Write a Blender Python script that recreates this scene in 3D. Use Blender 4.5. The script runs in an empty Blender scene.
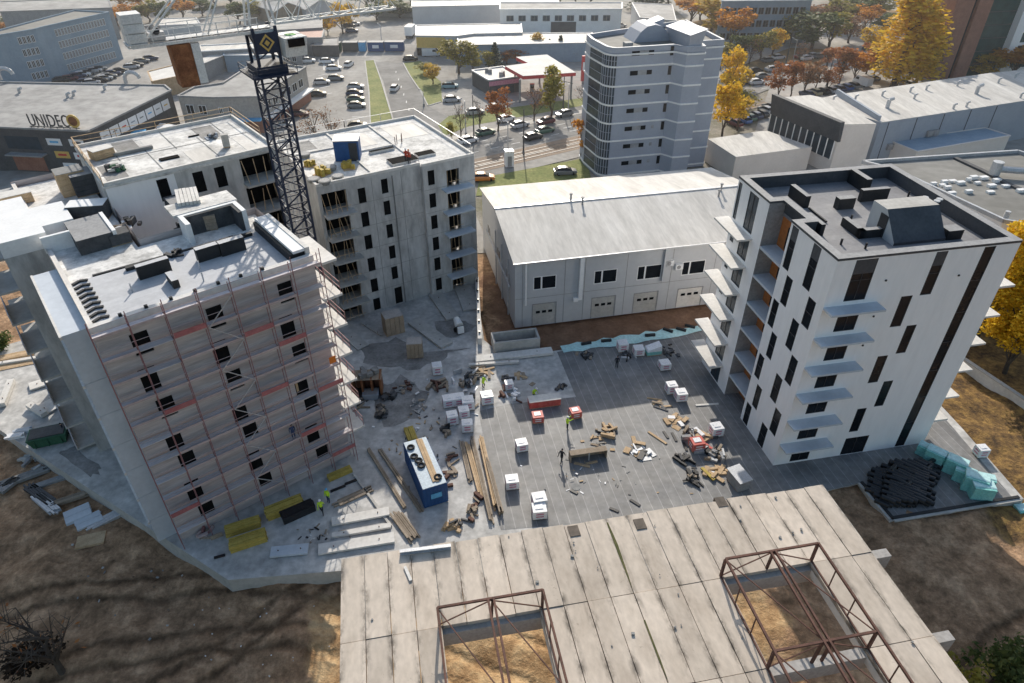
import bpy, math, random
from mathutils import Vector, Matrix
R = random.Random(7)
sc = bpy.context.scene
COL = sc.collection
FPX, TILT, HCAM = 683.0, math.radians(35.9), 50.0
CT, ST = math.cos(TILT), math.sin(TILT)

def P(px, py, z=0.0):
    """surveyed point: where the sight line through photo pixel (px,py) meets the level z"""
    x = px - 512; y = py - 341.5
    t = (z - HCAM) / (-FPX * ST - y * CT)
    return Vector((x * t, (FPX * CT - y * ST) * t, z))

# ------------------------------------------------------------------ materials
MATS = {}
def mat(name, c1, c2=None, scale=1.0, rough=0.8, bump=0.0, metal=0.0, fine=0.25, stretch=(1, 1, 1), island=0.0,
        lines=None, spec=0.3, c3=None):
    """noise-mixed procedural surface; lines=(size_x,size_y,rotation,width,darkness) adds joints on level surfaces"""
    m = bpy.data.materials.new(name); m.use_nodes = True
    nt = m.node_tree; N = nt.nodes; Lk = nt.links
    b = N['Principled BSDF']
    b.inputs['Roughness'].default_value = rough
    b.inputs['Metallic'].default_value = metal
    b.inputs['Specular IOR Level'].default_value = spec
    if c2 is None: c2 = tuple(v * 0.82 for v in c1)
    tc = N.new('ShaderNodeTexCoord'); mp = N.new('ShaderNodeMapping')
    mp.inputs['Scale'].default_value = stretch
    Lk.new(tc.outputs['Object'], mp.inputs['Vector'])
    n1 = N.new('ShaderNodeTexNoise'); n1.inputs['Scale'].default_value = scale; n1.inputs['Detail'].default_value = 6
    n1.inputs['Roughness'].default_value = 0.62
    Lk.new(mp.outputs[0], n1.inputs['Vector'])
    rp = N.new('ShaderNodeValToRGB'); rp.color_ramp.elements[0].position = 0.33; rp.color_ramp.elements[1].position = 0.67
    rp.color_ramp.elements[0].color = (*c1, 1); rp.color_ramp.elements[1].color = (*c2, 1)
    if c3:
        e = rp.color_ramp.elements.new(0.5); e.color = (*c3, 1)
    Lk.new(n1.outputs['Fac'], rp.inputs[0])
    col = rp.outputs[0]
    def mul(col, val_out, lo, hi):
        mr = N.new('ShaderNodeMapRange'); mr.inputs['To Min'].default_value = lo; mr.inputs['To Max'].default_value = hi
        Lk.new(val_out, mr.inputs['Value'])
        mx = N.new('ShaderNodeMix'); mx.data_type = 'RGBA'; mx.blend_type = 'MULTIPLY'; mx.inputs['Factor'].default_value = 1
        Lk.new(col, mx.inputs['A']); Lk.new(mr.outputs[0], mx.inputs['B'])
        return mx.outputs['Result']
    if fine:
        n2 = N.new('ShaderNodeTexNoise'); n2.inputs['Scale'].default_value = scale * 7.3; n2.inputs['Detail'].default_value = 4
        Lk.new(mp.outputs[0], n2.inputs['Vector'])
        col = mul(col, n2.outputs['Fac'], 1 - fine * 1.5, 1 + fine * 1.2)
    if island:
        ge = N.new('ShaderNodeNewGeometry')
        col = mul(col, ge.outputs['Random Per Island'], 1 - island, 1 + island)
    if lines:
        sx, sy, rot, w, dk = lines
        m2 = N.new('ShaderNodeMapping'); m2.inputs['Rotation'].default_value = (0, 0, rot)
        Lk.new(tc.outputs['Object'], m2.inputs['Vector'])
        br = N.new('ShaderNodeTexBrick'); br.inputs['Scale'].default_value = 1.0
        br.inputs['Brick Width'].default_value = sx; br.inputs['Row Height'].default_value = sy
        br.inputs['Mortar Size'].default_value = w; br.inputs['Mortar Smooth'].default_value = 0.3
        br.inputs['Color1'].default_value = (1, 1, 1, 1); br.inputs['Color2'].default_value = (0.88, 0.88, 0.88, 1)
        br.inputs['Mortar'].default_value = (dk, dk, dk, 1)
        Lk.new(m2.outputs[0], br.inputs['Vector'])
        mx = N.new('ShaderNodeMix'); mx.data_type = 'RGBA'; mx.blend_type = 'MULTIPLY'; mx.inputs['Factor'].default_value = 1
        Lk.new(col, mx.inputs['A']); Lk.new(br.outputs['Color'], mx.inputs['B']); col = mx.outputs['Result']
    Lk.new(col, b.inputs['Base Color'])
    if bump:
        bp = N.new('ShaderNodeBump'); bp.inputs['Strength'].default_value = min(1, bump); bp.inputs['Distance'].default_value = 0.12
        Lk.new(n1.outputs['Fac'], bp.inputs['Height']); Lk.new(bp.outputs[0], b.inputs['Normal'])
    MATS[name] = m
    return m

def glass_mat(name, c, rough=0.12):
    m = mat(name, c, tuple(v * 0.6 for v in c), 0.6, rough, spec=0.22, fine=0.1)
    return m

def leaf_mat(name, c1, c2, transl=0.35):
    m = bpy.data.materials.new(name); m.use_nodes = True
    nt = m.node_tree; N = nt.nodes; Lk = nt.links
    out = N['Material Output']; b = N['Principled BSDF']; b.inputs['Roughness'].default_value = 0.65
    b.inputs['Specular IOR Level'].default_value = 0.2
    ge = N.new('ShaderNodeNewGeometry'); rp = N.new('ShaderNodeValToRGB')
    rp.color_ramp.elements[0].color = (*c1, 1); rp.color_ramp.elements[1].color = (*c2, 1)
    Lk.new(ge.outputs['Random Per Island'], rp.inputs[0]); Lk.new(rp.outputs[0], b.inputs['Base Color'])
    tr = N.new('ShaderNodeBsdfTranslucent'); Lk.new(rp.outputs[0], tr.inputs['Color'])
    ms = N.new('ShaderNodeMixShader'); ms.inputs[0].default_value = transl
    Lk.new(b.outputs[0], ms.inputs[1]); Lk.new(tr.outputs[0], ms.inputs[2]); Lk.new(ms.outputs[0], out.inputs['Surface'])
    MATS[name] = m
    return m
M = MATS

# ------------------------------------------------------------------ mesh builder
class MB:
    def __init__(s): s.v = []; s.f = []; s.m = []
    def poly(s, pts, m=0):
        i = len(s.v); s.v += [tuple(p) for p in pts]; s.f.append(tuple(range(i, i + len(pts)))); s.m.append(m); return s
    def hexa(s, c, m=0, mt=None):
        """8 corners: bottom ring 0-3 ccw, top ring 4-7"""
        i = len(s.v); s.v += [tuple(p) for p in c]
        for k, q in enumerate(((3, 2, 1, 0), (4, 5, 6, 7), (0, 1, 5, 4), (1, 2, 6, 5), (2, 3, 7, 6), (3, 0, 4, 7))):
            s.f.append(tuple(i + a for a in q)); s.m.append(mt if (k == 1 and mt is not None) else m)
        return s
    def box(s, x0, x1, y0, y1, z0, z1, m=0, mt=None):
        return s.hexa([(x0, y0, z0), (x1, y0, z0), (x1, y1, z0), (x0, y1, z0), (x0, y0, z1), (x1, y0, z1), (x1, y1, z1), (x0, y1, z1)], m, mt)
    def rbox(s, c, sx, sy, z0, z1, rot=0, m=0, mt=None):
        ca, sa = math.cos(rot), math.sin(rot)
        q = [(c[0] + ca * x - sa * y, c[1] + sa * x + ca * y) for x, y in ((-sx / 2, -sy / 2), (sx / 2, -sy / 2), (sx / 2, sy / 2), (-sx / 2, sy / 2))]
        return s.hexa([(*p, z0) for p in q] + [(*p, z1) for p in q], m, mt)
    def beam(s, a, b, w, h=None, m=0, up=(0, 0, 1)):
        a = Vector(a); b = Vector(b); h = h or w; d = (b - a)
        if d.length < 1e-6: return s
        d.normalize(); u = Vector(up)
        if abs(d.dot(u)) > 0.98: u = Vector((1, 0, 0))
        r = d.cross(u).normalized() * (w / 2); t = r.cross(d).normalized() * (h / 2)
        return s.hexa([a - r - t, a + r - t, b + r - t, b - r - t, a - r + t, a + r + t, b + r + t, b - r + t], m)
    def tube(s, a, b, r, n=6, m=0, r2=None, caps=True):
        a = Vector(a); b = Vector(b); d = b - a
        if d.length < 1e-6: return s
        d.normalize(); u = Vector((0, 0, 1)) if abs(d.z) < 0.95 else Vector((1, 0, 0))
        e = d.cross(u).normalized(); g = d.cross(e); r2 = r if r2 is None else r2; i = len(s.v)
        for c, rr in ((a, r), (b, r2)):
            for k in range(n):
                t = 2 * math.pi * k / n; s.v.append(tuple(c + e * (math.cos(t) * rr) + g * (math.sin(t) * rr)))
        for k in range(n):
            s.f.append((i + k, i + (k + 1) % n, i + n + (k + 1) % n, i + n + k)); s.m.append(m)
        if caps:
            s.f.append(tuple(i + k for k in range(n))[::-1]); s.m.append(m)
            s.f.append(tuple(i + n + k for k in range(n))); s.m.append(m)
        return s
    def prism(s, pts, z0, z1, m=0, mt=None):
        n = len(pts)
        ar = sum(pts[k][0] * pts[(k + 1) % n][1] - pts[(k + 1) % n][0] * pts[k][1] for k in range(n))
        if ar < 0: pts = pts[::-1]
        i = len(s.v); s.v += [(p[0], p[1], z0) for p in pts] + [(p[0], p[1], z1) for p in pts]
        for k in range(n):
            s.f.append((i + k, i + (k + 1) % n, i + n + (k + 1) % n, i + n + k)); s.m.append(m)
        s.f.append(tuple(range(i, i + n))[::-1]); s.m.append(m)
        s.f.append(tuple(range(i + n, i + 2 * n))); s.m.append(m if mt is None else mt)
        return s
    def wall(s, o, u, n, W, Hh, ops, dep=0.25, m=0, mr=None):
        """flat wall from o along u with outward normal n; ops = (x0,x1,z0,z1) openings with reveals"""
        o = Vector(o); u = Vector(u); n = Vector(n); Z = Vector((0, 0, 1)); mr = m if mr is None else mr
        xs = sorted({0, W} | {v for q in ops for v in q[:2]}); zs = sorted({0, Hh} | {v for q in ops for v in q[2:4]})
        xs = [x for x in xs if 0 <= x <= W]; zs = [z for z in zs if 0 <= z <= Hh]
        flip = u.cross(Z).dot(n) < 0
        def q4(a, b, c, d, mm): s.poly([a, b, c, d] if not flip else [d, c, b, a], mm)
        for x0, x1 in zip(xs, xs[1:]):
            run = None
            for z0, z1 in zip(zs, zs[1:]):
                cx, cz = (x0 + x1) / 2, (z0 + z1) / 2
                solid = not any(a < cx < b and c < cz < d for a, b, c, d in [q[:4] for q in ops])
                if solid: run = (run[0], z1) if run else (z0, z1)
                if (not solid or z1 == zs[-1]) and run:
                    q4(o + u * x0 + Z * run[0], o + u * x1 + Z * run[0], o + u * x1 + Z * run[1], o + u * x0 + Z * run[1], m); run = None
        for q in ops:
            a, b, c, d = q[:4]
            p = [o + u * a + Z * c, o + u * b + Z * c, o + u * b + Z * d, o + u * a + Z * d]; k = [t - n * dep for t in p]
            for i in range(4): q4(p[i], k[i], k[(i + 1) % 4], p[(i + 1) % 4], mr) if False else s.poly([p[i], p[(i + 1) % 4], k[(i + 1) % 4], k[i]], mr)
        return s
    def mesh(s, name, mats):
        me = bpy.data.meshes.new(name); me.from_pydata(s.v, [], s.f)
        for mm in (mats if isinstance(mats, (list, tuple)) else [mats]): me.materials.append(M[mm] if isinstance(mm, str) else mm)
        me.polygons.foreach_set('material_index', s.m); me.update(); return me
    def build(s, name, mats, parent=None, loc=None, rz=0, smooth=False):
        me = s.mesh(name, mats)
        if smooth: me.polygons.foreach_set('use_smooth', [True] * len(me.polygons))
        return obj(name, me, parent, loc, rz)

def obj(name, me, parent=None, loc=None, rz=0):
    o = bpy.data.objects.new(name, me); COL.objects.link(o)
    if parent: o.parent = parent
    if loc is not None: o.location = loc
    o.rotation_euler = (0, 0, rz); return o

def tag(o, label=None, cat=None, group=None, kind=None):
    if label: o['label'] = label
    if cat: o['category'] = cat
    if group: o['group'] = group
    if kind: o['kind'] = kind
    return o
def thing(name, label, cat, loc=(0, 0, 0), rz=0, group=None):
    o = bpy.data.objects.new(name, None); COL.objects.link(o); o.empty_display_size = 0.3
    o.location = loc; o.rotation_euler = (0, 0, rz); return tag(o, label, cat, group)
def copy_tree(o, parent=None):
    c = o.copy(); COL.objects.link(c); c.parent = parent
    for ch in list(o.children): copy_tree(ch, c)
    return c
def clone(o, loc, rz=0, label=None, scale=None, group=None):
    c = copy_tree(o); c.location = loc; c.rotation_euler = (0, 0, rz)
    if label: c['label'] = label
    if group: c['group'] = group
    if scale: c.scale = scale if isinstance(scale, tuple) else (scale,) * 3
    return c
def local(root, p):
    """world point -> the root's frame"""
    d = Vector(p) - root.location; a = -root.rotation_euler[2]; ca, sa = math.cos(a), math.sin(a)
    return Vector((ca * d.x - sa * d.y, sa * d.x + ca * d.y, d.z))
def sheet(name, pts, z, m, kind='structure'):
    mb = MB(); q = [(p[0], p[1], z) for p in pts]; n = len(q)
    if sum(q[k][0] * q[(k + 1) % n][1] - q[(k + 1) % n][0] * q[k][1] for k in range(n)) < 0: q = q[::-1]
    mb.poly(q); o = mb.build(name, m); o['kind'] = kind; return o
def PX(lst, z=0.0): return [P(a, b, z) for a, b in lst]
def strip(name, pts, w, z, m, kind='structure'):
    """a band of width w along a polyline"""
    mb = MB(); L = []; Rr = []
    for i, p in enumerate(pts):
        a = Vector(pts[max(0, i - 1)]); b = Vector(pts[min(len(pts) - 1, i + 1)]); d = (b - a); d.z = 0; d.normalize()
        n = Vector((-d.y, d.x, 0)) * w / 2; q = Vector((p[0], p[1], z)); L.append(q + n); Rr.append(q - n)
    for i in range(len(pts) - 1): mb.poly([Rr[i], Rr[i + 1], L[i + 1], L[i]])
    o = mb.build(name, m); o['kind'] = kind; return o
ORD = ['first', 'second', 'third', 'fourth', 'fifth', 'sixth', 'seventh', 'eighth', 'ninth', 'tenth', 'eleventh', 'twelfth',
       'thirteenth', 'fourteenth', 'fifteenth', 'sixteenth', 'seventeenth', 'eighteenth', 'nineteenth', 'twentieth']

def add_mask(mname, build):
    """multiply a material's base colour by a grey value made by build(nodes, links, texcoord)"""
    m = MATS[mname]; nt = m.node_tree; N, Lk = nt.nodes, nt.links; b = N['Principled BSDF']; src = b.inputs['Base Color'].links[0].from_socket
    tc = N.new('ShaderNodeTexCoord'); v = build(N, Lk, tc.outputs['Object'])
    mx = N.new('ShaderNodeMix'); mx.data_type = 'RGBA'; mx.blend_type = 'MULTIPLY'; mx.inputs['Factor'].default_value = 1
    Lk.new(src, mx.inputs['A']); Lk.new(v, mx.inputs['B']); Lk.new(mx.outputs['Result'], b.inputs['Base Color'])
def nmath(N, Lk, op, a, b=0.0, c=None):
    n = N.new('ShaderNodeMath'); n.operation = op
    for i, v in enumerate((a, b) if c is None else (a, b, c)):
        if isinstance(v, (int, float)): n.inputs[i].default_value = v
        else: Lk.new(v, n.inputs[i])
    return n.outputs[0]
def nnoise(N, Lk, co, s, d=5, r=.6, st=None):
    n = N.new('ShaderNodeTexNoise'); n.inputs['Scale'].default_value = s; n.inputs['Detail'].default_value = d; n.inputs['Roughness'].default_value = r
    if st: mp = N.new('ShaderNodeMapping'); mp.inputs['Scale'].default_value = st; Lk.new(co, mp.inputs[0]); co = mp.outputs[0]
    Lk.new(co, n.inputs['Vector']); return n.outputs['Fac']
def nrange(N, Lk, v, a, b, lo, hi):
    n = N.new('ShaderNodeMapRange'); n.inputs['From Min'].default_value = a; n.inputs['From Max'].default_value = b; n.inputs['To Min'].default_value = lo; n.inputs['To Max'].default_value = hi; Lk.new(v, n.inputs['Value']); return n.outputs[0]
# ---- palette
mat('soil', (0.13, 0.088, 0.06), (0.22, 0.155, 0.105), 0.22, 0.95, 0.5, fine=0.4, c3=(0.17, 0.115, 0.078))
mat('soil_dark', (0.10, 0.085, 0.072), (0.17, 0.14, 0.115), 0.3, 0.95, 0.5, fine=0.4)
mat('stain', (0.17, 0.165, 0.16), (0.34, 0.33, 0.32), 0.5, 0.8, fine=0.3)
mat('sand', (0.42, 0.27, 0.12), (0.58, 0.40, 0.2), 0.35, 0.95, 0.9, fine=0.35, stretch=(1, 2.5, 1))
mat('concrete', (0.40, 0.385, 0.36), (0.52, 0.505, 0.48), 0.35, 0.85, 0.1, fine=0.18)
mat('concrete_wall', (0.45, 0.445, 0.435), (0.60, 0.595, 0.58), 0.28, 0.85, 0.1, fine=0.16, stretch=(1, 1, 0.35))
mat('concrete_pale', (0.60, 0.575, 0.54), (0.72, 0.70, 0.67), 0.4, 0.8, 0.1, fine=0.14)
mat('concrete_dark', (0.2, 0.2, 0.2), (0.3, 0.3, 0.29), 0.4, 0.85, 0.1)
mat('concrete_roof', (0.62, 0.605, 0.58), (0.82, 0.80, 0.77), 0.3, 0.85, 0.1, fine=0.25)
mat('podium_slab', (0.50, 0.485, 0.465), (0.66, 0.64, 0.615), 0.2, 0.8, 0.1, fine=0.3, c3=(0.50, 0.49, 0.475))
mat('slab_panel', (0.44, 0.375, 0.31), (0.57, 0.495, 0.42), 0.4, 0.9, 0.2, fine=0.16, island=0.11, stretch=(1.2, 0.6, 1), c3=(0.52, 0.45, 0.378))
def weather_joints(N, Lk, co, pw=1.447, pl=5.8):
    sp = N.new('ShaderNodeSeparateXYZ'); Lk.new(co, sp.inputs[0])
    f = nmath(N, Lk, 'ABSOLUTE', nmath(N, Lk, 'SUBTRACT', nmath(N, Lk, 'FRACT', nmath(N, Lk, 'ADD', nmath(N, Lk, 'DIVIDE', sp.outputs['X'], pw), .5)), .5))   # 0 at a joint
    edge = nrange(N, Lk, f, 0.0, 0.26, 1.0, 0.0); blot = nrange(N, Lk, nnoise(N, Lk, co, 0.9, 7, .72, (1.3, .5, 1)), .47, .62, 0.0, 1.0)
    e = nmath(N, Lk, 'MULTIPLY', edge, blot); spot = nrange(N, Lk, nnoise(N, Lk, co, 3.2, 6, .75), .62, .7, 0.0, 1.0); area = nrange(N, Lk, nnoise(N, Lk, co, .28, 3), .45, .6, 0.15, 1.0)
    d = nmath(N, Lk, 'MAXIMUM', nmath(N, Lk, 'MULTIPLY', e, .8), nmath(N, Lk, 'MULTIPLY', nmath(N, Lk, 'MULTIPLY', spot, area), .5))
    return nmath(N, Lk, 'SUBTRACT', 1.0, d)
add_mask('slab_panel', weather_joints)
mat('slab_edge', (0.33, 0.31, 0.29), (0.42, 0.40, 0.38), 0.7, 0.9, 0.2)
mat('membrane', (0.185, 0.186, 0.192), (0.27, 0.262, 0.252), 0.22, 0.62, 0.05, fine=0.22, lines=(400.0, 1.0, -math.radians(101), 0.035, 1.5), spec=0.4)
mat('membrane_roof', (0.20, 0.20, 0.215), (0.27, 0.268, 0.275), 0.4, 0.6, 0.05, fine=0.15, lines=(8.0, 1.0, 0.0, 0.02, 0.8), spec=0.4)
mat('membrane_pale', (0.47, 0.475, 0.495), (0.56, 0.565, 0.58), 0.4, 0.6, fine=0.12, lines=(10.0, 1.0, 0.0, 0.02, 0.88), spec=0.4)
mat('bitumen', (0.018, 0.019, 0.021), (0.032, 0.033, 0.036), 1.0, 0.55)
mat('white_render', (0.88, 0.87, 0.875), (0.93, 0.92, 0.925), 0.35, 0.75, fine=0.045, stretch=(1, 1, 0.25))
mat('white_paint', (0.74, 0.74, 0.74), (0.82, 0.82, 0.82), 0.6, 0.6, fine=0.08)
mat('cream_paint', (0.62, 0.57, 0.53), (0.68, 0.63, 0.59), 0.3, 0.75, fine=0.05)
mat('grey_panel', (0.46, 0.47, 0.49), (0.52, 0.53, 0.545), 0.25, 0.55, fine=0.06)
mat('grey_blue', (0.29, 0.33, 0.39), (0.33, 0.37, 0.43), 0.3, 0.7, fine=0.06)
mat('tower_clad', (0.33, 0.36, 0.43), (0.38, 0.41, 0.48), 0.3, 0.55, fine=0.06)
mat('slate_clad', (0.06, 0.065, 0.075), (0.085, 0.09, 0.10), 0.5, 0.5)
mat('block_blue', (0.22, 0.30, 0.38), (0.28, 0.36, 0.44), 0.3, 0.8, fine=0.1)
mat('dark_grey', (0.075, 0.075, 0.08), (0.11, 0.11, 0.115), 0.6, 0.7)
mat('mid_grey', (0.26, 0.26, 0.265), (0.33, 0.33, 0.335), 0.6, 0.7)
mat('beige_wall', (0.37, 0.34, 0.31), (0.43, 0.40, 0.37), 0.3, 0.8)
mat('orange_wall', (0.46, 0.16, 0.05), (0.52, 0.19, 0.065), 0.5, 0.7)
mat('brick', (0.27, 0.13, 0.095), (0.36, 0.18, 0.13), 0.8, 0.85)
mat('roof_pale', (0.54, 0.515, 0.48), (0.64, 0.615, 0.58), 0.22, 0.7, fine=0.14, stretch=(1.6, 0.35, 1), lines=(60.0, 1.1, math.radians(90), 0.025, 0.9), spec=0.4)
mat('roof_grey', (0.30, 0.295, 0.29), (0.40, 0.39, 0.38), 0.08, 0.8, fine=0.18)
mat('roof_felt', (0.19, 0.185, 0.17), (0.27, 0.262, 0.245), 0.1, 0.8, fine=0.2, lines=(12.0, 1.2, 0.3, 0.03, 0.86))
mat('roof_red', (0.40, 0.22, 0.18), (0.48, 0.28, 0.23), 0.3, 0.7)
mat('asphalt', (0.33, 0.315, 0.295), (0.44, 0.42, 0.395), 0.09, 0.9, fine=0.22, c3=(0.36, 0.34, 0.315), spec=0.12)
mat('road_asphalt', (0.225, 0.215, 0.205), (0.30, 0.29, 0.275), 0.08, 0.9, fine=0.16, spec=0.12)
mat('paving', (0.40, 0.375, 0.345), (0.48, 0.455, 0.42), 0.2, 0.8)
mat('city_ground', (0.20, 0.185, 0.16), (0.27, 0.245, 0.21), 0.05, 0.9, fine=0.25, c3=(0.17, 0.17, 0.11))
mat('grass', (0.16, 0.19, 0.06), (0.27, 0.27, 0.10), 0.25, 0.95, 0.4, fine=0.4)
mat('moss_green', (0.06, 0.07, 0.025), (0.12, 0.11, 0.05), 2.0, 0.95)
mat('leaf_litter', (0.20, 0.13, 0.065), (0.36, 0.24, 0.10), 0.5, 0.95, 0.5, fine=0.5, c3=(0.25, 0.16, 0.075))
mat('ballast', (0.25, 0.185, 0.14), (0.33, 0.26, 0.20), 0.8, 0.95, 0.3)
mat('road_paint', (0.72, 0.72, 0.70), (0.8, 0.8, 0.78), 2.0, 0.7)
mat('steel_dark', (0.04, 0.045, 0.055), (0.065, 0.07, 0.08), 1.0, 0.5, metal=0.2)
mat('crane_navy', (0.022, 0.032, 0.06), (0.04, 0.05, 0.085), 1.0, 0.5)
mat('crane_white', (0.66, 0.66, 0.65), (0.76, 0.76, 0.75), 1.0, 0.5)
mat('rust', (0.17, 0.072, 0.036), (0.33, 0.15, 0.07), 1.1, 0.85, 0.3, fine=0.4, c3=(0.24, 0.10, 0.05))
mat('rust_steel', (0.085, 0.045, 0.035), (0.16, 0.08, 0.06), 2.0, 0.8)
mat('scaffold_red', (0.25, 0.12, 0.125), (0.34, 0.175, 0.18), 2.0, 0.6)
mat('scaffold_deck', (0.50, 0.465, 0.475), (0.66, 0.625, 0.63), 0.8, 0.85, fine=0.2, stretch=(0.3, 2, 1))
mat('toe_board', (0.42, 0.33, 0.33), (0.54, 0.44, 0.435), 0.6, 0.8, stretch=(0.4, 1, 1))
mat('toe_board_red', (0.36, 0.12, 0.125), (0.44, 0.17, 0.17), 0.6, 0.7)
mat('block_wall', (0.38, 0.335, 0.33), (0.64, 0.585, 0.575), 0.7, 0.85, fine=0.22, stretch=(0.2, 0.2, 2.2))
mat('galv', (0.46, 0.47, 0.49), (0.55, 0.56, 0.58), 1.0, 0.45, metal=0.3)
mat('slab_blue', (0.50, 0.54, 0.59), (0.58, 0.62, 0.67), 0.4, 0.7, fine=0.08)
mat('timber', (0.42, 0.29, 0.17), (0.56, 0.41, 0.26), 1.5, 0.85, stretch=(1, 1, 1), island=0.15)
mat('timber_old', (0.24, 0.19, 0.14), (0.34, 0.28, 0.22), 1.5, 0.9, island=0.2)
mat('formwork', (0.40, 0.29, 0.06), (0.52, 0.39, 0.10), 1.5, 0.7, island=0.1)
mat('container_blue', (0.02, 0.075, 0.22), (0.03, 0.095, 0.26), 1.0, 0.5)
mat('blue_top', (0.46, 0.54, 0.61), (0.54, 0.62, 0.68), 0.8, 0.6)
mat('plastic_wrap', (0.78, 0.78, 0.80), (0.86, 0.86, 0.87), 1.2, 0.35, 0.15, spec=0.5)
mat('print_pink', (0.55, 0.18, 0.28), (0.66, 0.34, 0.42), 3.0, 0.5)
mat('print_red', (0.50, 0.08, 0.07), (0.6, 0.16, 0.13), 3.0, 0.5)
mat('teal_foam', (0.20, 0.56, 0.52), (0.32, 0.66, 0.62), 1.0, 0.6)
mat('teal_sheet', (0.45, 0.72, 0.72), (0.6, 0.84, 0.84), 0.5, 0.5)
mat('black_plastic', (0.012, 0.012, 0.014), (0.025, 0.025, 0.028), 2.0, 0.4, spec=0.5)
mat('green_paint', (0.03, 0.10, 0.06), (0.045, 0.13, 0.08), 1.0, 0.6)
mat('orange_paint', (0.62, 0.16, 0.02), (0.7, 0.2, 0.03), 1.0, 0.5)
mat('logo_green', (0.12, 0.5, 0.10), (0.14, 0.55, 0.12), 1.0, 0.5)
mat('logo_gold', (0.62, 0.42, 0.12), (0.7, 0.48, 0.15), 1.0, 0.5)
mat('sign_white', (0.76, 0.76, 0.78), (0.82, 0.82, 0.83), 1.0, 0.5, fine=0.02)
mat('sign_blue', (0.10, 0.38, 0.68), (0.14, 0.46, 0.75), 0.5, 0.5)
mat('sign_red', (0.55, 0.05, 0.06), (0.62, 0.08, 0.08), 1.0, 0.5)
mat('tyre', (0.015, 0.015, 0.016), (0.025, 0.025, 0.026), 2.0, 0.8)
mat('bark', (0.07, 0.055, 0.045), (0.12, 0.095, 0.075), 3.0, 0.9)
mat('skin', (0.5, 0.32, 0.24), (0.55, 0.36, 0.27), 4.0, 0.6)
mat('cloth_dark', (0.025, 0.027, 0.035), (0.04, 0.042, 0.05), 4.0, 0.9)
mat('cloth_blue', (0.03, 0.05, 0.12), (0.05, 0.07, 0.15), 4.0, 0.9)
mat('cloth_red', (0.42, 0.07, 0.04), (0.5, 0.1, 0.06), 4.0, 0.9)
mat('hi_vis', (0.52, 0.78, 0.04), (0.6, 0.85, 0.07), 4.0, 0.7)
mat('hat_white', (0.8, 0.8, 0.8), (0.85, 0.85, 0.85), 2.0, 0.4)
glass_mat('glass_dark', (0.014, 0.017, 0.022), 0.2); glass_mat('glass_blue', (0.06, 0.08, 0.10)); glass_mat('glass_green', (0.03, 0.09, 0.09))
glass_mat('glass_pale', (0.42, 0.43, 0.45), 0.25)
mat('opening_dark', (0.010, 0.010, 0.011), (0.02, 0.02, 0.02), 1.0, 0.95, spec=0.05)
mat('frame_dark', (0.035, 0.036, 0.04), (0.05, 0.05, 0.055), 2.0, 0.5)
mat('insulation', (0.05, 0.052, 0.058), (0.095, 0.096, 0.10), 1.0, 0.8, stretch=(1, 3, 1))
add_mask('podium_slab', lambda N, Lk, co: nmath(N, Lk, 'MULTIPLY', nrange(N, Lk, nnoise(N, Lk, co, .45, 8, .7), .3, .62, .62, 1.08), nrange(N, Lk, nnoise(N, Lk, co, 2.5, 6, .75), .6, .72, 1.0, .66)))
add_mask('asphalt', lambda N, Lk, co: nrange(N, Lk, nnoise(N, Lk, co, .05, 8, .68, (1, .45, 1)), .32, .6, .66, 1.06))
add_mask('road_asphalt', lambda N, Lk, co: nrange(N, Lk, nnoise(N, Lk, co, .15, 7, .7), .32, .6, .72, 1.06))
add_mask('concrete_roof', lambda N, Lk, co: nmath(N, Lk, 'MULTIPLY', nrange(N, Lk, nnoise(N, Lk, co, .5, 8, .72), .36, .56, .58, 1.05), nrange(N, Lk, nnoise(N, Lk, co, 2.2, 6, .7), .58, .7, 1.0, .6)))
add_mask('concrete_wall', lambda N, Lk, co: nrange(N, Lk, nnoise(N, Lk, co, .7, 8, .72, (1, 1, .3)), .34, .56, .68, 1.05))
add_mask('membrane', lambda N, Lk, co: nrange(N, Lk, nnoise(N, Lk, co, .5, 8, .7), .36, .6, .8, 1.08))
add_mask('roof_grey', lambda N, Lk, co: nrange(N, Lk, nnoise(N, Lk, co, .25, 8, .7), .36, .6, .72, 1.05))
add_mask('roof_pale', lambda N, Lk, co: nrange(N, Lk, nnoise(N, Lk, co, .5, 8, .72, (1.5, .2, 1)), .36, .58, .82, 1.04))
add_mask('white_render', lambda N, Lk, co: nrange(N, Lk, nnoise(N, Lk, co, .6, 8, .72, (1.4, 1.4, .12)), .36, .52, .96, 1.0))
for n, c in dict(white=(0.72, 0.72, 0.73), silver=(0.42, 0.43, 0.45), grey=(0.16, 0.17, 0.18), black=(0.015, 0.016, 0.018), navy=(0.02, 0.035, 0.09),
                 blue=(0.05, 0.12, 0.32), red=(0.36, 0.03, 0.03), maroon=(0.11, 0.02, 0.03), green=(0.05, 0.12, 0.09), gold=(0.42, 0.34, 0.2), teal=(0.18, 0.32, 0.36), yellow=(0.6, 0.42, 0.03), orange=(0.6, 0.2, 0.03)).items():
    mat('car_' + n, c, tuple(v * 0.93 for v in c), 1.0, 0.3, spec=0.6, fine=0)
leaf_mat('leaf_yellow', (0.50, 0.30, 0.015), (0.85, 0.58, 0.05), .45); leaf_mat('leaf_gold', (0.38, 0.24, 0.02), (0.70, 0.48, 0.07), .45)
leaf_mat('leaf_orange', (0.38, 0.15, 0.025), (0.66, 0.32, 0.05), .45); leaf_mat('leaf_brown', (0.17, 0.085, 0.045), (0.34, 0.18, 0.09))
leaf_mat('leaf_green', (0.055, 0.085, 0.025), (0.14, 0.16, 0.05)); leaf_mat('leaf_olive', (0.17, 0.155, 0.03), (0.40, 0.34, 0.07), .4)
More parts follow.
